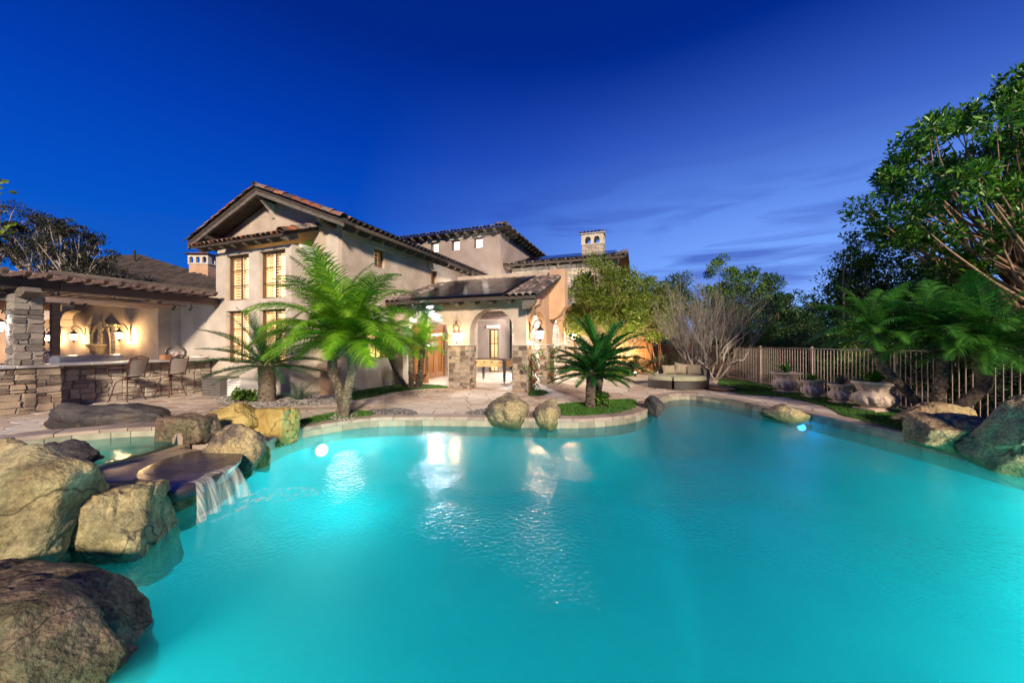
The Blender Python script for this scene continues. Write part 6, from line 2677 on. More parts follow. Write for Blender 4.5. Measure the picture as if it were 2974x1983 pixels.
b = MB()
b.bbox((7.86, 21.5, 0), (8.25, 21.95, 1.55), .02)
b.build('end_post', MT['stucco_orange'], lw)
lamp((6.6, 20.8, .6), 260, (1, .55, .2), .1)
gl_ = empty('garden_uplight', Matrix.Translation((6.6, 20.9, .0)), 'garden light washing the far wall in orange', 'garden light')
b = MB()
b.lathe([(.05, .0), (.05, .12), (.07, .2), (.05, .2)], 12)
b.build('housing', MT['black'], gl_)
b = MB()
b.ball((0, 0, .2), .045, 10, 6)
b.build('lens', MT['lamp_glass'], gl_)

# ---- neighbour's house
nh = empty('neighbour_house', (0, 0, 0), 'neighbouring house with a dark tiled hip roof behind the pergola', 'house')
b = MB()
b.box((-40, 27.5, 0), (-19.5, 38, 5.0))
b.build('wall', MT['stucco_orange'], nh)
b = MB()
e = [(-41, 26.5, 5.0), (-18.5, 24.8, 5.2), (-17, 38, 5.0), (-41, 39, 5.0)]
tp = [(-33.6, 30.5, 8.75), (-31.2, 30.2, 8.75)]
b.add([e[0], e[1], e[2], e[3], tp[0], tp[1]], [(0, 1, 5, 4), (1, 2, 5), (2, 3, 4, 5), (3, 0, 4)])
nr = b.build('roof', MT['tile_dark'], nh)
J = MB()
rg = random.Random(2)
A_, B_, C_, D_ = Vector(e[0]), Vector(e[1]), Vector(tp[1]), Vector(tp[0])
for row in range(26):
    t_ = (row + .1) / 26
    pa, pb = A_.lerp(D_, t_), B_.lerp(C_, t_)
    cnt = int((pb - pa).length / .42)
    for k in range(cnt):
        p = pa.lerp(pb, (k + .5) / cnt)
        r_ = .16
        up = (D_ - A_).normalized()
        q = p + up * .30
        J.add([(p.x - r_, p.y, p.z + .02), (p.x - r_ * .6, p.y, p.z + .13), (p.x + r_ * .6, p.y, p.z + .13), (p.x + r_, p.y, p.z + .02),
               (q.x - r_, q.y, q.z + .02), (q.x - r_ * .6, q.y, q.z + .10), (q.x + r_ * .6, q.y, q.z + .10), (q.x + r_, q.y, q.z + .02)],
              [(0, 1, 5, 4), (1, 2, 6, 5), (2, 3, 7, 6), (0, 3, 2, 1)])
o = J.build('tile_courses', MT['tile_dark'], nr)
o['kind'] = 'stuff'
b = MB()
b.tube([(-30.0, 29, 8.1), (-30.0, 29, 8.9)], .08, 8)
b.build('vent_pipe', MT['tile_dark'], nh)
cM = Matrix.Translation((-23.9, 27.0, 0))
b = MB()
b.box((-23.9, 27, 5.2), (-22.5, 28.2, 7.35))
nc = b.build('chimney', MT['stucco_orange'], nh)
b = MB()
wall(b, MV(-23.95, 26.95), 0, 1.5, .75, holes=[(.12, .42, .1, arch(.12, .42, .4, .15)), (.6, .9, .1, arch(.6, .9, .4, .15)), (1.08, 1.38, .1, arch(1.08, 1.38, .4, .15))], th=.15)
wall(b, Matrix.Translation((-22.45, 27.1, 0)) @ Matrix.Rotation(R(90), 4, 'Z'), 0, 1.0, .75, holes=[(.2, .5, .1, arch(.2, .5, .4, .15))], th=.15)
wall(b, MV(-23.95, 28.1), 0, 1.5, .75, holes=[(.12, .42, .1, arch(.12, .42, .4, .15)), (.6, .9, .1, arch(.6, .9, .4, .15)), (1.08, 1.38, .1, arch(1.08, 1.38, .4, .15))], th=.15)
o = b.build('chimney_pot', MT['stucco_light'], nc)
o.matrix_local = Matrix.Translation((0, 0, 7.35))
b = MB()
b.add([(-24.2, 26.7, 8.1), (-22.2, 26.7, 8.1), (-22.2, 28.5, 8.1), (-24.2, 28.5, 8.1), (-23.2, 27.6, 8.4)], [(0, 1, 4), (1, 2, 4), (2, 3, 4), (3, 0, 4), (3, 2, 1, 0)])
b.build('chimney_roof', MT['tile'], nc)
# ================================================================ PLANTS
def leaf_cloud(name, C, Rr, n, size, m, rs, aspect=.42, up=.35, outw=None, fold=.25, nbl=1):
    """n folded leaves round the centres C with spread Rr; each leaf is a bent diamond of four vertices and two faces"""
    C = np.asarray(C)
    k = rs.randint(0, len(C), n)
    g = rs.normal(size=(n, 3))
    g /= np.linalg.norm(g, axis=1)[:, None]
    rad = rs.uniform(0.15, 1, n) ** .5
    rr = np.asarray(Rr)[k] if np.ndim(Rr) else np.full(n, Rr)
    pos = C[k] + g * (rad * rr)[:, None] * np.array([1, 1, .8])
    d = g * .7 + rs.normal(size=(n, 3)) * .55 + np.array([0, 0, up])
    d /= np.linalg.norm(d, axis=1)[:, None]
    s = np.cross(d, rs.normal(size=(n, 3)))
    s /= np.linalg.norm(s, axis=1)[:, None]
    nn = np.cross(d, s)
    L = size * rs.uniform(.6, 1.3, n)[:, None]
    W = L * aspect * .5
    base = pos
    tip = pos + d * L
    mid = pos + d * L * .52
    V = np.empty((n, 4, 3))
    V[:, 0] = base
    V[:, 1] = mid + s * W + nn * W * fold
    V[:, 2] = tip - nn * L * .12
    V[:, 3] = mid - s * W + nn * W * fold
    idx = np.arange(n)[:, None] * 4
    Fc = np.concatenate([idx + np.array([0, 1, 2]), idx + np.array([0, 2, 3])])
    return np_mesh(name, V.reshape(-1, 3), Fc, m)


def crown_points(c, r, n, rs, shell=.55, flat=0.0):
    """cluster centres inside an ellipsoid, more of them near its skin, uneven"""
    out = []
    while len(out) < n:
        g = rs.normal(size=3)
        g /= np.linalg.norm(g)
        t_ = shell + (1 - shell) * rs.uniform() ** .6
        if rs.uniform() < .25:
            t_ = rs.uniform(.15, shell)
        t_ *= 1 + .16 * math.sin(g[0] * 5 + c[0]) * math.cos(g[2] * 4 + c[1])
        p = np.array(c) + g * np.array(r) * t_
        if flat and p[2] < c[2] - r[2] * (1 - flat):
            p[2] = c[2] - r[2] * (1 - flat) + rs.uniform(0, .2)
        out.append(p)
    return np.array(out)


def branches(b, roots, pts, rs, r0=.09, limbs=5, r_tip=.008, sag=.15, n=7, first=.35, wob=.12, twigs=0, twl=.4):
    """stems from the roots to limb points and on to every cluster centre"""
    pts = np.asarray(pts)
    idx = rs.choice(len(pts), min(limbs, len(pts)), replace=False)
    cen = pts[idx].copy()
    for _ in range(4):
        d = ((pts[:, None] - cen[None]) ** 2).sum(2)
        lab = d.argmin(1)
        for k in range(len(cen)):
            if (lab == k).any():
                cen[k] = pts[lab == k].mean(0)
    roots = [np.array(r) for r in roots]
    for k in range(len(cen)):
        rt = roots[k % len(roots)]
        c = rt + (cen[k] - rt) * .62
        path = []
        side = rs.normal(size=3) * wob * np.linalg.norm(c - rt)
        for i in range(n + 1):
            t_ = i / n
            p = rt * (1 - t_) + c * t_ + side * math.sin(PI * t_) + np.array([0, 0, -sag]) * math.sin(PI * t_) * np.linalg.norm((c - rt)[:2])
            p = p + rs.normal(size=3) * .02 * np.linalg.norm(c - rt) * (0 if i in (0,) else 1)
            path.append(p)
        rr = [r0 * (1 - .55 * i / n) for i in range(n + 1)]
        b.tube(path, rr, 8)
        for p in pts[lab == k]:
            j = rs.randint(int(n * first), n + 1)
            a = path[j]
            m_ = (a + p) / 2 + rs.normal(size=3) * .10 * np.linalg.norm(p - a)
            q = [a * (1 - t_) ** 2 + 2 * m_ * t_ * (1 - t_) + p * t_ ** 2 for t_ in (0, .25, .5, .75, 1)]
            ra = rr[j] * .55
            b.tube(q, [ra * (1 - t_) + r_tip * t_ for t_ in (0, .25, .5, .75, 1)], 5)
            for _ in range(twigs):
                j2 = rs.randint(1, 5)
                a2 = q[j2]
                dd = (p - a) / (np.linalg.norm(p - a) + 1e-6) + rs.normal(size=3) * .55 + np.array([0, 0, .25])
                dd /= np.linalg.norm(dd)
                l_ = twl * rs.uniform(.4, 1.2)
                b.tube([a2, a2 + dd * l_ * .5 + rs.normal(size=3) * .03, a2 + dd * l_ + rs.normal(size=3) * .06], [r_tip * .9, r_tip * .6, r_tip * .3], 3, cap=False)


def tree(name, base, crown_c, crown_r, label, m_leaf, m_bark, seed, nclus=70, nleaf=14000, size=.09, cr=.42, r0=.09, stems=1, limbs=6,
         fork=.35, aspect=.42, cat='tree', group=None, shell=.55, lean=(0, 0), twigs=0, twl=.4, extra=None, spread=.12, sag=.1, up=.35, rt=.008):
    rs = np.random.RandomState(seed)
    root = empty(name, Matrix.Translation(base), label, cat, group)
    c = np.array(crown_c) - np.array(base)
    pts = crown_points(c, crown_r, nclus, rs, shell)
    if extra is not None:
        for (ec, er, en) in extra:
            pts = np.concatenate([pts, crown_points(np.array(ec) - np.array(base), er, en, rs, shell)])
    b = MB()
    roots = []
    for s_ in range(stems):
        a = 2 * PI * s_ / stems + rs.uniform(-.4, .4)
        f = np.array([math.cos(a) * spread * (stems > 1), math.sin(a) * spread * (stems > 1), -.05])
        top = np.array([c[0] * .35 + math.cos(a) * spread * 2.2 * (stems > 1) + lean[0], c[1] * .35 + math.sin(a) * spread * 2.2 * (stems > 1) + lean[1], (c[2] - crown_r[2]) * fork + .2 * rs.uniform()])
        mid = (f + top) / 2 + rs.normal(size=3) * .05
        b.tube([f, f * .6 + mid * .4, mid, mid * .4 + top * .6, top], [r0 * 1.35, r0 * 1.1, r0, r0 * .95, r0 * .9], 10)
        roots.append(top)
    branches(b, roots, pts, rs, r0 * .8, limbs * 1, rt, sag=sag, twigs=twigs, twl=twl)
    b.build('trunk', m_bark, root, smooth=True)
    if nleaf:
        rad = rs.uniform(.6, 1.25, len(pts)) * cr
        me = leaf_cloud('crown', pts, rad, nleaf, size, m_leaf, rs, aspect, up=up)
        o = link('crown', me, root)
    return root


def V3(p):
    return (p.x, p.y, p.z)


# -- lit laurel tree beyond the arcade (two trunks groups)
tree('laurel_tree', (4.55, 16.6, 0), (4.2, 16.5, 3.35), (1.75, 1.7, 1.75), 'round laurel tree lit yellow-green from below beside the arcade', MT['leaf_lit'], MT['bark_warm'], 3,
     nclus=130, nleaf=44000, size=.115, cr=.42, r0=.05, stems=5, limbs=9, fork=.75, shell=.6, spread=.32, extra=[((6.0, 17.2, 3.2), (1.6, 1.3, 1.6), 75), ((7.3, 18.0, 3.0), (1.3, 1.1, 1.4), 40), ((3.2, 16.0, 2.6), (.8, .8, 1.0), 16)])
for (x, y, e, lab) in ((4.0, 15.9, 260, 'at the foot of the lit laurel tree, left'), (5.6, 16.6, 260, 'at the foot of the lit laurel tree, right')):
    spot((x, y, .25), e * 2.5, (1, .82, .45), (.05 if x < 5 else .25, .1, 1), 125)
    r_ = empty('garden_uplight', Matrix.Translation((x, y, 0)), 'garden uplight ' + lab, 'garden light')
    b = MB()
    b.lathe([(.05, .0), (.05, .1), (.07, .18), (.05, .18)], 12)
    b.build('housing', MT['black'], r_)
    b = MB()
    b.ball((0, 0, .185), .04, 10, 6)
    b.build('lens', MT['lamp_glass'], r_)
# low hedge below it
def hedge(name, c, r, n, size, m, label, seed, cat='hedge', ncl=40):
    rs = np.random.RandomState(seed)
    root = empty(name, Matrix.Translation((c[0], c[1], 0)), label, cat)
    pts = crown_points((0, 0, c[2]), r, ncl, rs, .45)
    pts[:, 2] = np.maximum(pts[:, 2], .08)
    b = MB()
    branches(b, [(0, 0, 0), (r[0] * .4, 0, 0), (-r[0] * .4, 0, 0)], pts, rs, .025, 6, .004)
    b.build('stem', MT['bark'], root)
    me = leaf_cloud('foliage', pts, min(r) * .38, n, size, m, rs)
    link('foliage', me, root)
    return root


hedge('clipped_hedge', (6.1, 18.5, .45), (1.5, .5, .42), 7000, .07, MT['leaf_olive'], 'low clipped hedge beneath the lit laurel tree', 5)
hedge('small_shrub', (4.2, 14.8, .35), (.6, .4, .3), 2500, .09, MT['leaf_mid'], 'small shrub on the lawn patch below the laurel tree', 6, 'shrub', 24)

# -- bare tree and olive by the daybed
tree('bare_tree', (8.15, 14.9, 0), (7.35, 14.9, 2.75), (1.7, 1.4, 1.35), 'grey leafless multi-stemmed tree behind the daybed', MT['leaf_olive'], MT['bark_grey'], 12,
     nclus=150, nleaf=0, size=.05, r0=.042, stems=5, limbs=14, fork=.30, spread=.14, twigs=17, twl=.5, rt=.004, lean=(-.25, 0))
tree('olive_tree', (8.5, 15.3, 0), (9.7, 15.6, 2.9), (1.45, 1.3, 1.35), 'thin olive tree with small grey leaves right of the bare one', MT['leaf_olive'], MT['bark_pale'], 14,
     nclus=90, nleaf=9000, size=.06, cr=.33, r0=.05, stems=3, limbs=8, fork=.35, aspect=.25, twigs=7, twl=.4, rt=.005)
tree('crape_myrtle', (8.05, 20.2, 0), (7.6, 20.4, 2.8), (1.4, 1.2, 1.1), 'slim-stemmed tree with dark leaves between the lit laurel and the bare tree', MT['leaf_dark'], MT['bark_warm'], 15,
     nclus=50, nleaf=8000, size=.10, cr=.4, r0=.04, stems=4, limbs=7, fork=.85, spread=.2)
hedge('twiggy_shrub', (7.4, 17.0, .6), (.9, .5, .55), 1800, .06, MT['leaf_olive'], 'tangled twiggy shrub behind the daybed', 9, 'shrub', 50)

# -- tall dark trees and shrubs beyond the fence
bg = 'dark trees beyond the metal fence'
specs = [((11.2, 25.5), 3.6, (2.6, 2, 3.2), 'dark tree with feathery top behind the bare tree'),
         ((14.6, 25.0), 4.2, (2.6, 2, 3.0), 'tallest dark tree in the middle of the row beyond the fence'),
         ((17.8, 25.5), 3.9, (2.4, 2, 2.7), 'dark tree right of the tallest one beyond the fence'),
         ((8.6, 27.0), 3.4, (2.2, 2, 2.7), 'dark tree right above the lit laurel crown'),
         ((19.8, 24.5), 2.6, (2.0, 2, 2.1), 'lower dark tree where the row drops towards the gap of sky')]
for i, ((x, y), z, r, lab) in enumerate(specs):
    tree('dark_tree', (x, y, 0), (x, y, z), r, lab, MT['leaf_dark'] if i != 1 else MT['leaf_mid'], MT['bark'], 30 + i, nclus=75, nleaf=15000, size=.17, cr=.55, r0=.09, stems=2, limbs=8, fork=.6, group=None)
for i in range(9):
    x, y = 9.75 + .22 * (i % 3) + .12 * i * (1 if i > 5 else .3), 5.8 + i * 1.75
    hedge('dense_shrub', (x + .9, y, .95), (1.0, 1.05, 1.0 + .25 * (i % 2)), 6500, .09, MT['leaf_dark'] if i % 3 else MT['leaf_mid'],
          ['dense shrub behind the fence by the largest boulder', 'dense shrub behind the fence next to the leaning palm on the right', 'dense shrub behind the fence between the two right palms',
           'dense shrub behind the fence beside the largest urn', 'dense shrub behind the fence opposite the third urn', 'dense shrub behind the fence opposite the second urn',
           'dense shrub behind the fence opposite the farthest urn', 'dense shrub behind the fence right of the olive tree', 'dense shrub behind the fence beyond the olive tree'][i], 50 + i, 'shrub', 46)
for i in range(6):
    hedge('tall_hedge_bush', (12.0 + i * 1.7, 20.3 - i * .6, 1.5), (1.3, 1.0, 1.7), 7000, .13, MT['leaf_dark'],
          ['first', 'second', 'third', 'fourth', 'fifth', 'last'][i] + ' dark bush of the tall screen beyond the fence, counted from the bare tree', 70 + i, 'bush', 44)

# -- right: mid-size light green trees, then the large one
tree('privet_tree', (12.6, 12.8, 0), (12.3, 12.6, 3.0), (1.6, 1.3, 1.5), 'light green leafy tree behind the fence over the right palms', MT['leaf_mid'], MT['bark'], 41,
     nclus=90, nleaf=17000, size=.12, cr=.42, r0=.07, stems=2, limbs=8, fork=.5, extra=[((13.9, 12.6, 3.4), (1.4, 1.0, 1.2), 40)])
tree('wispy_tree', (11.3, 12.2, 0), (11.5, 12.2, 4.4), (.75, .6, 1.1), 'thin wispy tree standing against the sky left of the big tree', MT['leaf_mid'], MT['bark_pale'], 43,
     nclus=26, nleaf=2600, size=.11, cr=.26, r0=.035, stems=2, limbs=5, fork=.8)
tree('large_spreading_tree', (14.6, 9.4, 0), (12.45, 9.2, 5.5), (2.9, 2.2, 2.4), 'large spreading tree with fanned bare limbs at the right edge', MT['leaf_big'], MT['bark_warm'], 47,
     nclus=150, nleaf=25000, size=.17, cr=.34, r0=.14, stems=2, limbs=15, fork=.55, shell=.80, aspect=.36, lean=(-.2, 0), sag=.16, up=.2,
     extra=[((13.8, 9.6, 7.2), (1.8, 1.6, 1.4), 40)])
# hillside and bank behind
b = MB()
vs, fs = [], []
NX, NY = 24, 8
for j in range(NY + 1):
    for i in range(NX + 1):
        x = 13.0 + 30 * i / NX
        y = 6 + 40 * j / NY
        z = -.02 + 2.6 * min(1, max(0, (x - 14) / 8)) * (.7 + .3 * math.sin(y * .3)) + .25 * noise.noise(Vector((x * .4, y * .4, 0)))
        vs.append((x, y, z if i else -.05))
b.add(vs, [(j * (NX + 1) + i, j * (NX + 1) + i + 1, (j + 1) * (NX + 1) + i + 1, (j + 1) * (NX + 1) + i) for j in range(NY) for i in range(NX)])
tag(b.build('hillside', MT['dirt'], smooth=True), kind='structure')
for i in range(5):
    hedge('bank_bush', (16.5 + i * 1.4, 13.5 - i * 1.2 if i < 3 else 15 - i, 2.6), (1.6, 1.2, 1.2), 5000, .16, MT['leaf_dark'],
          ['shadowy bush on the bank left of the big trunk', 'shadowy bush on the bank behind the light green tree', 'shadowy bush on the bank beneath the large limbs', 'shadowy bush on the bank behind the big trunk', 'shadowy bush on the bank at the right edge'][i], 90 + i, 'bush', 30)

# -- left: dark tall trees behind the pergola
for i, (px, top, Yd, lab) in enumerate([(-30, 590, 22, 'dark tall tree at the left edge above the pergola'), (62, 585, 23, 'tall dark tree with a pale forked trunk, second from the left'),
                                        (128, 618, 22, 'dark tree with two pale stems in the middle of the left group'), (200, 630, 21, 'dark tree with a thin trunk right of the middle of the left group'),
                                        (262, 690, 21, 'small dark tree with loose twigs beside the neighbouring roof')]):
    t_ = P(px, top, Yd)
    z1 = t_.z
    tree('night_tree', (t_.x, Yd, 0), (t_.x, Yd, z1 - 1.9), (1.5, 1.3, 1.9), lab, MT['leaf_black'], MT['bark_pale'], 110 + i, nclus=34, nleaf=4200, size=.15, cr=.42, r0=.11, stems=1, limbs=5, fork=.9, twigs=3)
for i in range(4):
    t_ = P(150 + i * 70, 800, 17)
    hedge('night_bush', (t_.x, 17, 3.6), (1.5, 1.0, 1.2), 4000, .14, MT['leaf_black'], ['leftmost', 'second', 'third', 'rightmost'][i] + ' dark bush directly behind the pergola, counted from the left', 130 + i, 'bush', 30)


# ---------------------------------------------------------------- palms and sago palms
def frond_mesh(name, L, pitch, bend, m, rs, n=46, ll=.30, lw=.011, droop=.5, vee=.25, stiff=False, petiole=.12, rach=.008):
    """feather leaf growing from the origin along +x, pitch above the horizon, bending over"""
    b = MB()
    N_ = 16
    pts, dirs = [], []
    p = Vector((0, 0, 0))
    a = pitch
    for i in range(N_ + 1):
        pts.append(p.copy())
        dirs.append(Vector((math.cos(a), 0, math.sin(a))))
        p = p + dirs[-1] * L / N_
        a -= bend / N_ * (.5 + 1.0 * i / N_)
    b.tube(pts, [rach * (1 - .8 * i / N_) for i in range(N_ + 1)], 4, cap=False)

    def at(t_):
        f = t_ * N_
        i = min(N_ - 1, int(f))
        return pts[i].lerp(pts[i + 1], f - i), dirs[i].lerp(dirs[i + 1], f - i).normalized()
    for k in range(n):
        t_ = petiole + (1 - petiole) * (k + .5) / n
        o, d = at(t_)
        prof = math.sin(PI * min(1, (.12 + .88 * (t_ - petiole) / (1 - petiole)) ** .8)) ** .6 if not stiff else math.sin(PI * min(1, .18 + .8 * (t_ - petiole) / (1 - petiole))) ** .5
        upv = Vector((-d.z, 0, d.x))
        for s_ in (-1, 1):
            l_ = ll * prof * rs.uniform(.85, 1.1)
            fw = (.55 if not stiff else .45) + .5 * t_ + rs.uniform(-.1, .1)
            e = (Vector((0, s_, 0)) + d * fw + upv * vee * rs.uniform(.5, 1.3)).normalized()
            wv = d.cross(e)
            wv = d * lw if True else wv
            segs = 4 if not stiff else 2
            q = o.copy()
            row = [(q - wv * .5, q + wv * .5)]
            for g_ in range(segs):
                q = q + e * l_ / segs
                if not stiff:
                    e = (e + Vector((0, 0, -droop / segs * rs.uniform(.7, 1.3)))).normalized()
                w_ = wv * (1 - ((g_ + 1) / segs) ** 2 * .92)
                row.append((q - w_ * .5, q + w_ * .5))
            vs = [tuple(v_) for pr in row for v_ in pr]
            b.add(vs, [(2 * i, 2 * i + 1, 2 * i + 3, 2 * i + 2) for i in range(segs)])
    return b.mesh(name, m)


def palm_crown(root, c, sets, n, rs, az0=0.0, dead=0, r=.05, name='frond', sc=(.85, 1.1), azlim=None):
    """sets: frond meshes from upright to hanging"""
    for k in range(n):
        a = az0 + k * 2.39996 + rs.uniform(-.15, .15)
        t_ = k / n
        i = min(len(sets) - 1, int(t_ ** .8 * len(sets)))
        M = Matrix.Translation(c) @ Matrix.Rotation(a, 4, 'Z') @ Matrix.Translation((r, 0, -.12 * t_)) @ Matrix.Rotation(rs.uniform(-.25, .25), 4, 'X') @ Matrix.Scale(rs.uniform(*sc), 4)
        link(name, sets[i], root, M)


def palm_trunk(root, pts, r0, r1, m, rs, boots=True, dens=1.0, rb=.022):
    cm = catmull(pts, 6, closed=False)
    n_ = len(cm)
    b = MB()
    b.tube([tuple(p) for p in cm], [(r0 + (r1 - r0) * i / (n_ - 1)) * (1 + .05 * math.sin(i * 2.1)) for i in range(n_)], 14)
    tk = b.build('trunk', m, root, smooth=True)
    b = MB()
    L = sum((cm[i + 1] - cm[i]).length for i in range(n_ - 1))
    rows = int(L / .033 * dens)
    ga_ = 2.39996
    for k in range(rows * 3):
        f = (k + rs.uniform(-.4, .4)) / (rows * 3)
        f = max(.0, min(.998, f)) * (n_ - 1)
        i = int(f)
        p = cm[i].lerp(cm[i + 1], f - i)
        t_ = (cm[i + 1] - cm[i]).normalized()
        x = t_.orthogonal().normalized()
        y = t_.cross(x)
        a = k * ga_
        o = x * math.cos(a) + y * math.sin(a)
        sd = t_.cross(o)
        rr = (r0 + (r1 - r0) * f / (n_ - 1))
        w = rb * rs.uniform(.8, 1.25)
        h = rb * 1.5
        q = p + o * rr * .93
        dep = rb * rs.uniform(.5, .95)
        vs = [q - sd * w, q + sd * w, q + sd * w * .55 + t_ * h, q - sd * w * .55 + t_ * h, q + o * dep + t_ * h * .75 - sd * w * .4, q + o * dep + t_ * h * .75 + sd * w * .4]
        b.add(vs, [(0, 1, 5, 4), (1, 2, 5), (0, 4, 3), (4, 5, 2, 3)])
    bt = b.build('leaf_bases', m, root)
    bt['kind'] = 'stuff'
    return cm[-1]


def dress(root, c, rs, m, n=60, r=.12, L=.25):
    """dry fibre and cut stalks under the crown"""
    b = MB()
    for k in range(n):
        a = rs.uniform(0, 2 * PI)
        e = rs.uniform(-.5, 1.1)
        d = Vector((math.cos(a) * math.cos(e), math.sin(a) * math.cos(e), math.sin(e)))
        o = Vector(c) + Vector((math.cos(a), math.sin(a), 0)) * r * .6 + Vector((0, 0, rs.uniform(-.2, .05)))
        b.tube([o, o + d * L * .5, o + d * L * rs.uniform(.6, 1)], [.014, .009, .004], 4, cap=False)
    o = b.build('cut_stalks', m, root)
    o['kind'] = 'stuff'


rs = np.random.RandomState(4)


def pset(L, m, k=1.0, n=60, ll=.38, droop=.6, lw=.017):
    return [frond_mesh('frond', L * f, R(p), R(bd), m, rs, n, ll, lw, droop) for f, p, bd in ((1.02, 83, 55), (1.05, 67, 84), (1.0, 49, 96), (1.0, 34, 88), (.94, 20, 76), (.84, 4, 56))]


# main double palm
pm = empty('pygmy_date_palm', (0, 0, 0), 'bright green double-trunked date palm in front of the gable house', 'palm')
b0 = G(1000, 1213)
t1 = P(968, 1004, 7.9)
t2 = P(1022, 1018, 7.45)
s1 = pset(1.8, MT['frond'], n=50, ll=.48, lw=.026, droop=.85)
c1 = palm_trunk(pm, [(b0.x - .05, b0.y + .06, 0), (b0.x - .16, b0.y + .12, .55), (t1.x - .02, t1.y, 1.0), (t1.x + .04, t1.y, t1.z + .05)], .085, .105, MT['palm_trunk'], rs)
c2 = palm_trunk(pm, [(b0.x + .03, b0.y - .05, 0), (b0.x + .10, b0.y - .08, .5), (t2.x, t2.y, .95), (t2.x - .02, t2.y, t2.z + .06)], .075, .10, MT['palm_trunk'], rs)
dress(pm, c1, rs, MT['palm_trunk'])
dress(pm, c2, rs, MT['palm_trunk'])
palm_crown(pm, c1 + Vector((0, 0, .22)), s1, 38, rs, .3)
palm_crown(pm, c2 + Vector((0, 0, .24)), s1, 38, rs, 1.4)

# small palms by the arcade
pb = empty('pygmy_date_palm', (0, 0, 0), 'cluster of small date palms on the lawn by the arcade doors', 'palm')
s2 = pset(1.15, MT['frond'], n=44, ll=.28)
g1_ = G(1192, 1130)
c = palm_trunk(pb, [(g1_.x - .1, g1_.y + .1, 0), (g1_.x - .5, g1_.y + .12, .55), (P(1131, 1003, 12).x, 11.9, 1.25), (P(1122, 985, 12).x, 11.9, 1.55)], .07, .075, MT['palm_trunk'], rs, rb=.03, dens=.6)
palm_crown(pb, c + Vector((0, 0, .15)), s2, 26, rs, .6)
c = palm_trunk(pb, [(g1_.x + .05, g1_.y, 0), (g1_.x + .02, g1_.y, .5), (g1_.x + .03, g1_.y, 1.25)], .085, .085, MT['palm_trunk'], rs, rb=.03, dens=.6)
palm_crown(pb, c + Vector((0, 0, .15)), s2, 26, rs, .2)
c = palm_trunk(pb, [(g1_.x + .2, g1_.y + .02, 0), (g1_.x + .3, g1_.y + .03, .6), (g1_.x + .36, g1_.y + .05, 1.35)], .07, .07, MT['palm_trunk'], rs, rb=.03, dens=.6)
palm_crown(pb, c + Vector((0, 0, .15)), s2, 24, rs, 2.2)
pc = empty('tall_slim_palm', (0, 0, 0), 'dark palm crown tinted blue-green by cold light hanging in front of the white arcade light', 'palm')
s2b = pset(.9, MT['frond_blue'], n=34, ll=.24)
c = palm_trunk(pc, [(g1_.x + .25, g1_.y + .35, 0), (g1_.x + .35, g1_.y + .35, 1.3), (g1_.x + .45, g1_.y + .30, 2.55)], .06, .055, MT['palm_trunk'], rs, rb=.03, dens=.5)
palm_crown(pc, c + Vector((0, 0, .1)), s2b, 26, rs, .9)

# leaning palms on the right
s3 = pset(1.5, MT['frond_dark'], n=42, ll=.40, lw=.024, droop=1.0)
grp = 'leaning date palms by the fence'
pr1 = empty('leaning_date_palm', (0, 0, 0), 'date palm leaning left over the largest urn', 'palm', grp)
c = palm_trunk(pr1, [(8.70, 7.65, 0), (8.45, 7.75, .45), (8.0, 7.85, 1.0), (P(2558, 1030, 7.9).x, 7.9, 1.25), (P(2536, 985, 7.9).x, 7.9, 1.62)], .07, .11, MT['palm_trunk'], rs, rb=.028)
dress(pr1, c, rs, MT['palm_trunk'])
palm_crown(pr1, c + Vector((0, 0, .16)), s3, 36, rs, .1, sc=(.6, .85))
pr2 = empty('leaning_date_palm', (0, 0, 0), 'upright date palm in the middle of the right group', 'palm', grp)
c = palm_trunk(pr2, [(8.45, 7.2, 0), (8.42, 7.2, .5), (8.5, 7.2, 1.0), (P(2738, 1010, 7.2).x, 7.2, 1.45)], .085, .10, MT['palm_trunk'], rs, rb=.028)
dress(pr2, c, rs, MT['palm_trunk'])
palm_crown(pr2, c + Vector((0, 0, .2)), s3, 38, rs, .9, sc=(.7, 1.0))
pr3 = empty('leaning_date_palm', (0, 0, 0), 'date palm leaning right behind the boulders', 'palm', grp)
c = palm_trunk(pr3, [(8.35, 6.95, 0), (8.5, 6.9, .35), (8.8, 6.8, .75), (P(2850, 1060, 6.7).x, 6.7, 1.15), (P(2872, 1035, 6.65).x, 6.65, 1.3)], .09, .12, MT['palm_trunk'], rs, rb=.03)
dress(pr3, c, rs, MT['palm_trunk'])
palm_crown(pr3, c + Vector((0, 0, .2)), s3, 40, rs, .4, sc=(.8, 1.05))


# sago palms
def sset(L, m, n=52, ll=.17):
    return [frond_mesh('frond', L, R(p), R(bd), m, rs, n, ll, .020, 0, vee=.45, stiff=True, petiole=.1, rach=.009) for p, bd in ((74, 40), (48, 42), (30, 36), (14, 30), (-2, 28))]


cy = empty('sago_palm', (0, 0, 0), 'wide dark sago palm on the gravel bed in front of the bay', 'sago palm')
g_ = G(776, 1168)
ss1 = sset(1.5, MT['cycad'], 36, .19)
c = palm_trunk(cy, [(g_.x, g_.y, 0), (g_.x, g_.y, .5), (g_.x - .02, g_.y, 1.0)], .20, .19, MT['cycad_trunk'], rs, rb=.035, dens=.9)
palm_crown(cy, c + Vector((0, 0, .06)), ss1, 64, rs, .2, r=.08)
cz = empty('sago_palm', (0, 0, 0), 'sago palm with two heads on the lawn patch at the pool edge', 'sago palm')
g_ = G(1714, 1186)
ss2 = sset(.98, MT['cycad'], 50, .155)
c = palm_trunk(cz, [(g_.x, g_.y, 0), (g_.x + .01, g_.y, .4), (g_.x + .02, g_.y - .03, .86)], .115, .11, MT['cycad_trunk'], rs, rb=.03, dens=.9)
palm_crown(cz, c + Vector((0, 0, .05)), ss2, 58, rs, .2, r=.06)
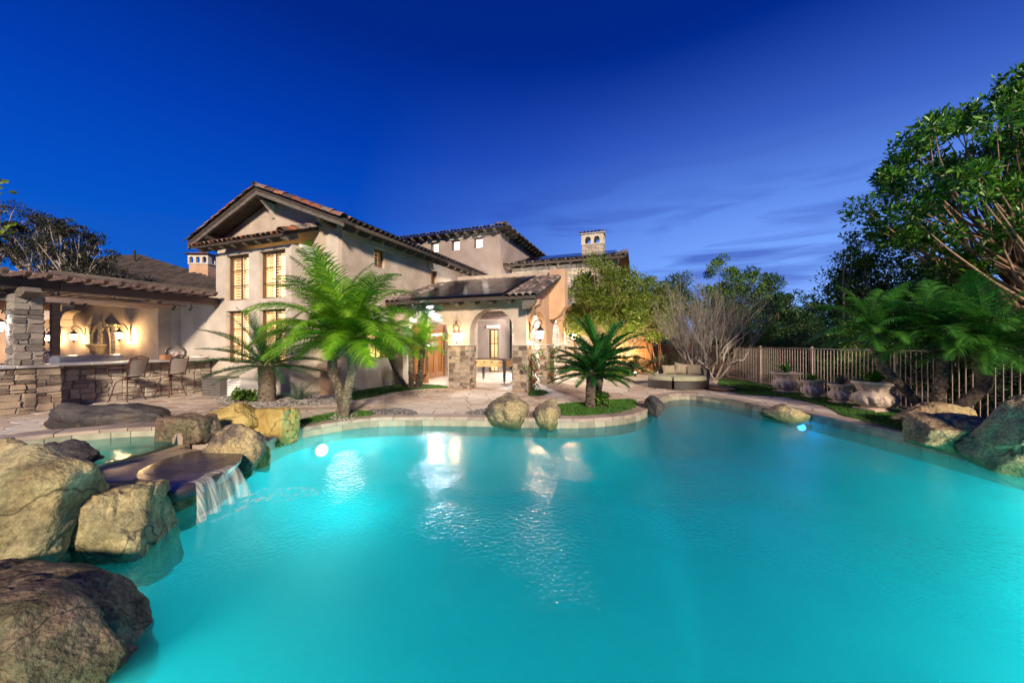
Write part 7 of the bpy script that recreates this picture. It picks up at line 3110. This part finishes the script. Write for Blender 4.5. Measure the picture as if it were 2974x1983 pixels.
c = palm_trunk(cz, [(g_.x + .2, g_.y + .35, 0), (g_.x + .27, g_.y + .38, .5), (g_.x + .36, g_.y + .4, 1.12)], .11, .11, MT['cycad_trunk'], rs, rb=.03, dens=.9)
palm_crown(cz, c + Vector((0, 0, .05)), ss2, 46, rs, .9, r=.06, sc=(1.0, 1.3))
# small companion plants at their feet
for (px, py, hh, rr, mm_, lab) in ((868, 1164, .55, .55, 'frond_blue', 'low leafy cycad right of the left sago palm'), (712, 1168, .35, .3, 'leaf_mid', 'small bushy plant left of the left sago palm trunk'),
                                   (1745, 1184, .38, .2, 'leaf_mid', 'bright green pups at the foot of the right sago palm'), (1010, 1142, .25, .3, 'frond_dark', 'strappy plant against the wall behind the double palm')):
    g_ = G(px, py)
    if 'cycad' in lab or 'strappy' in lab:
        r_ = empty('small_cycad', (0, 0, 0), lab, 'plant')
        sm_ = [frond_mesh('frond', rr * 1.1, R(p), R(bd), MT[mm_], rs, 22, .10, .012, .2, stiff=True) for p, bd in ((70, 50), (40, 55), (15, 40))]
        palm_crown(r_, Vector((g_.x, g_.y, .06)), sm_, 24, rs, .3, r=.02)
    else:
        hedge('small_shrub', (g_.x, g_.y, hh * .5), (rr, rr, hh * .5), 900, .09, MT[mm_], lab, 7, 'shrub', 18)

# flowering climbers at the arcade piers
for i, (u, v, h, n_, lab) in enumerate(((5.17, 2.62, 1.15, 900, 'flowering climber with red blooms on the corner pier'), (5.18, 5.1, 1.35, 1100, 'flowering climber with red blooms on the second arcade pier'))):
    r_ = empty('flowering_climber', Matrix.Translation(H(u, v, 0)), lab, 'climber')
    rq = np.random.RandomState(60 + i)
    pts = np.array([[rq.normal() * .10, rq.normal() * .14, z] for z in np.linspace(.1, h, 16)] + [[rq.normal() * .22, rq.normal() * .22, h * rq.uniform(.3, 1.1)] for _ in range(8)])
    b = MB()
    branches(b, [(0, 0, 0)], pts, rq, .014, 4, .003)
    b.build('stem', MT['bark'], r_)
    link('foliage', leaf_cloud('foliage', pts, .10, n_, .06, MT['leaf_mid'], rq, .6), r_)
    link('flowers', leaf_cloud('flowers', pts[rq.choice(len(pts), 9)], .07, 130, .05, MT['flower'], rq, .8), r_)
# a few bright leaves reaching in at the left edge
lf = empty('near_branch', Matrix.Translation((-8.78, 6.4, 0)), 'thin branch of bright green leaves reaching in at the left edge', 'branch')
rq = np.random.RandomState(9)
pts = np.array([[-.6 + .5 * t_, .1 * math.sin(t_ * 4), 3.9 + .5 * math.sin(t_ * 5)] for t_ in np.linspace(0, 1.0, 9)])
b = MB()
b.tube([(-1.4, 0, 0), (-1.3, 0, 2.5), (-.9, 0, 3.7)] + [tuple(p) for p in pts], [.04, .035, .02] + [.01] * 9, 6)
b.build('stem', MT['bark'], lf)
link('foliage', leaf_cloud('foliage', pts, .14, 90, .11, MT['leaf_lit'], rq, .6), lf)
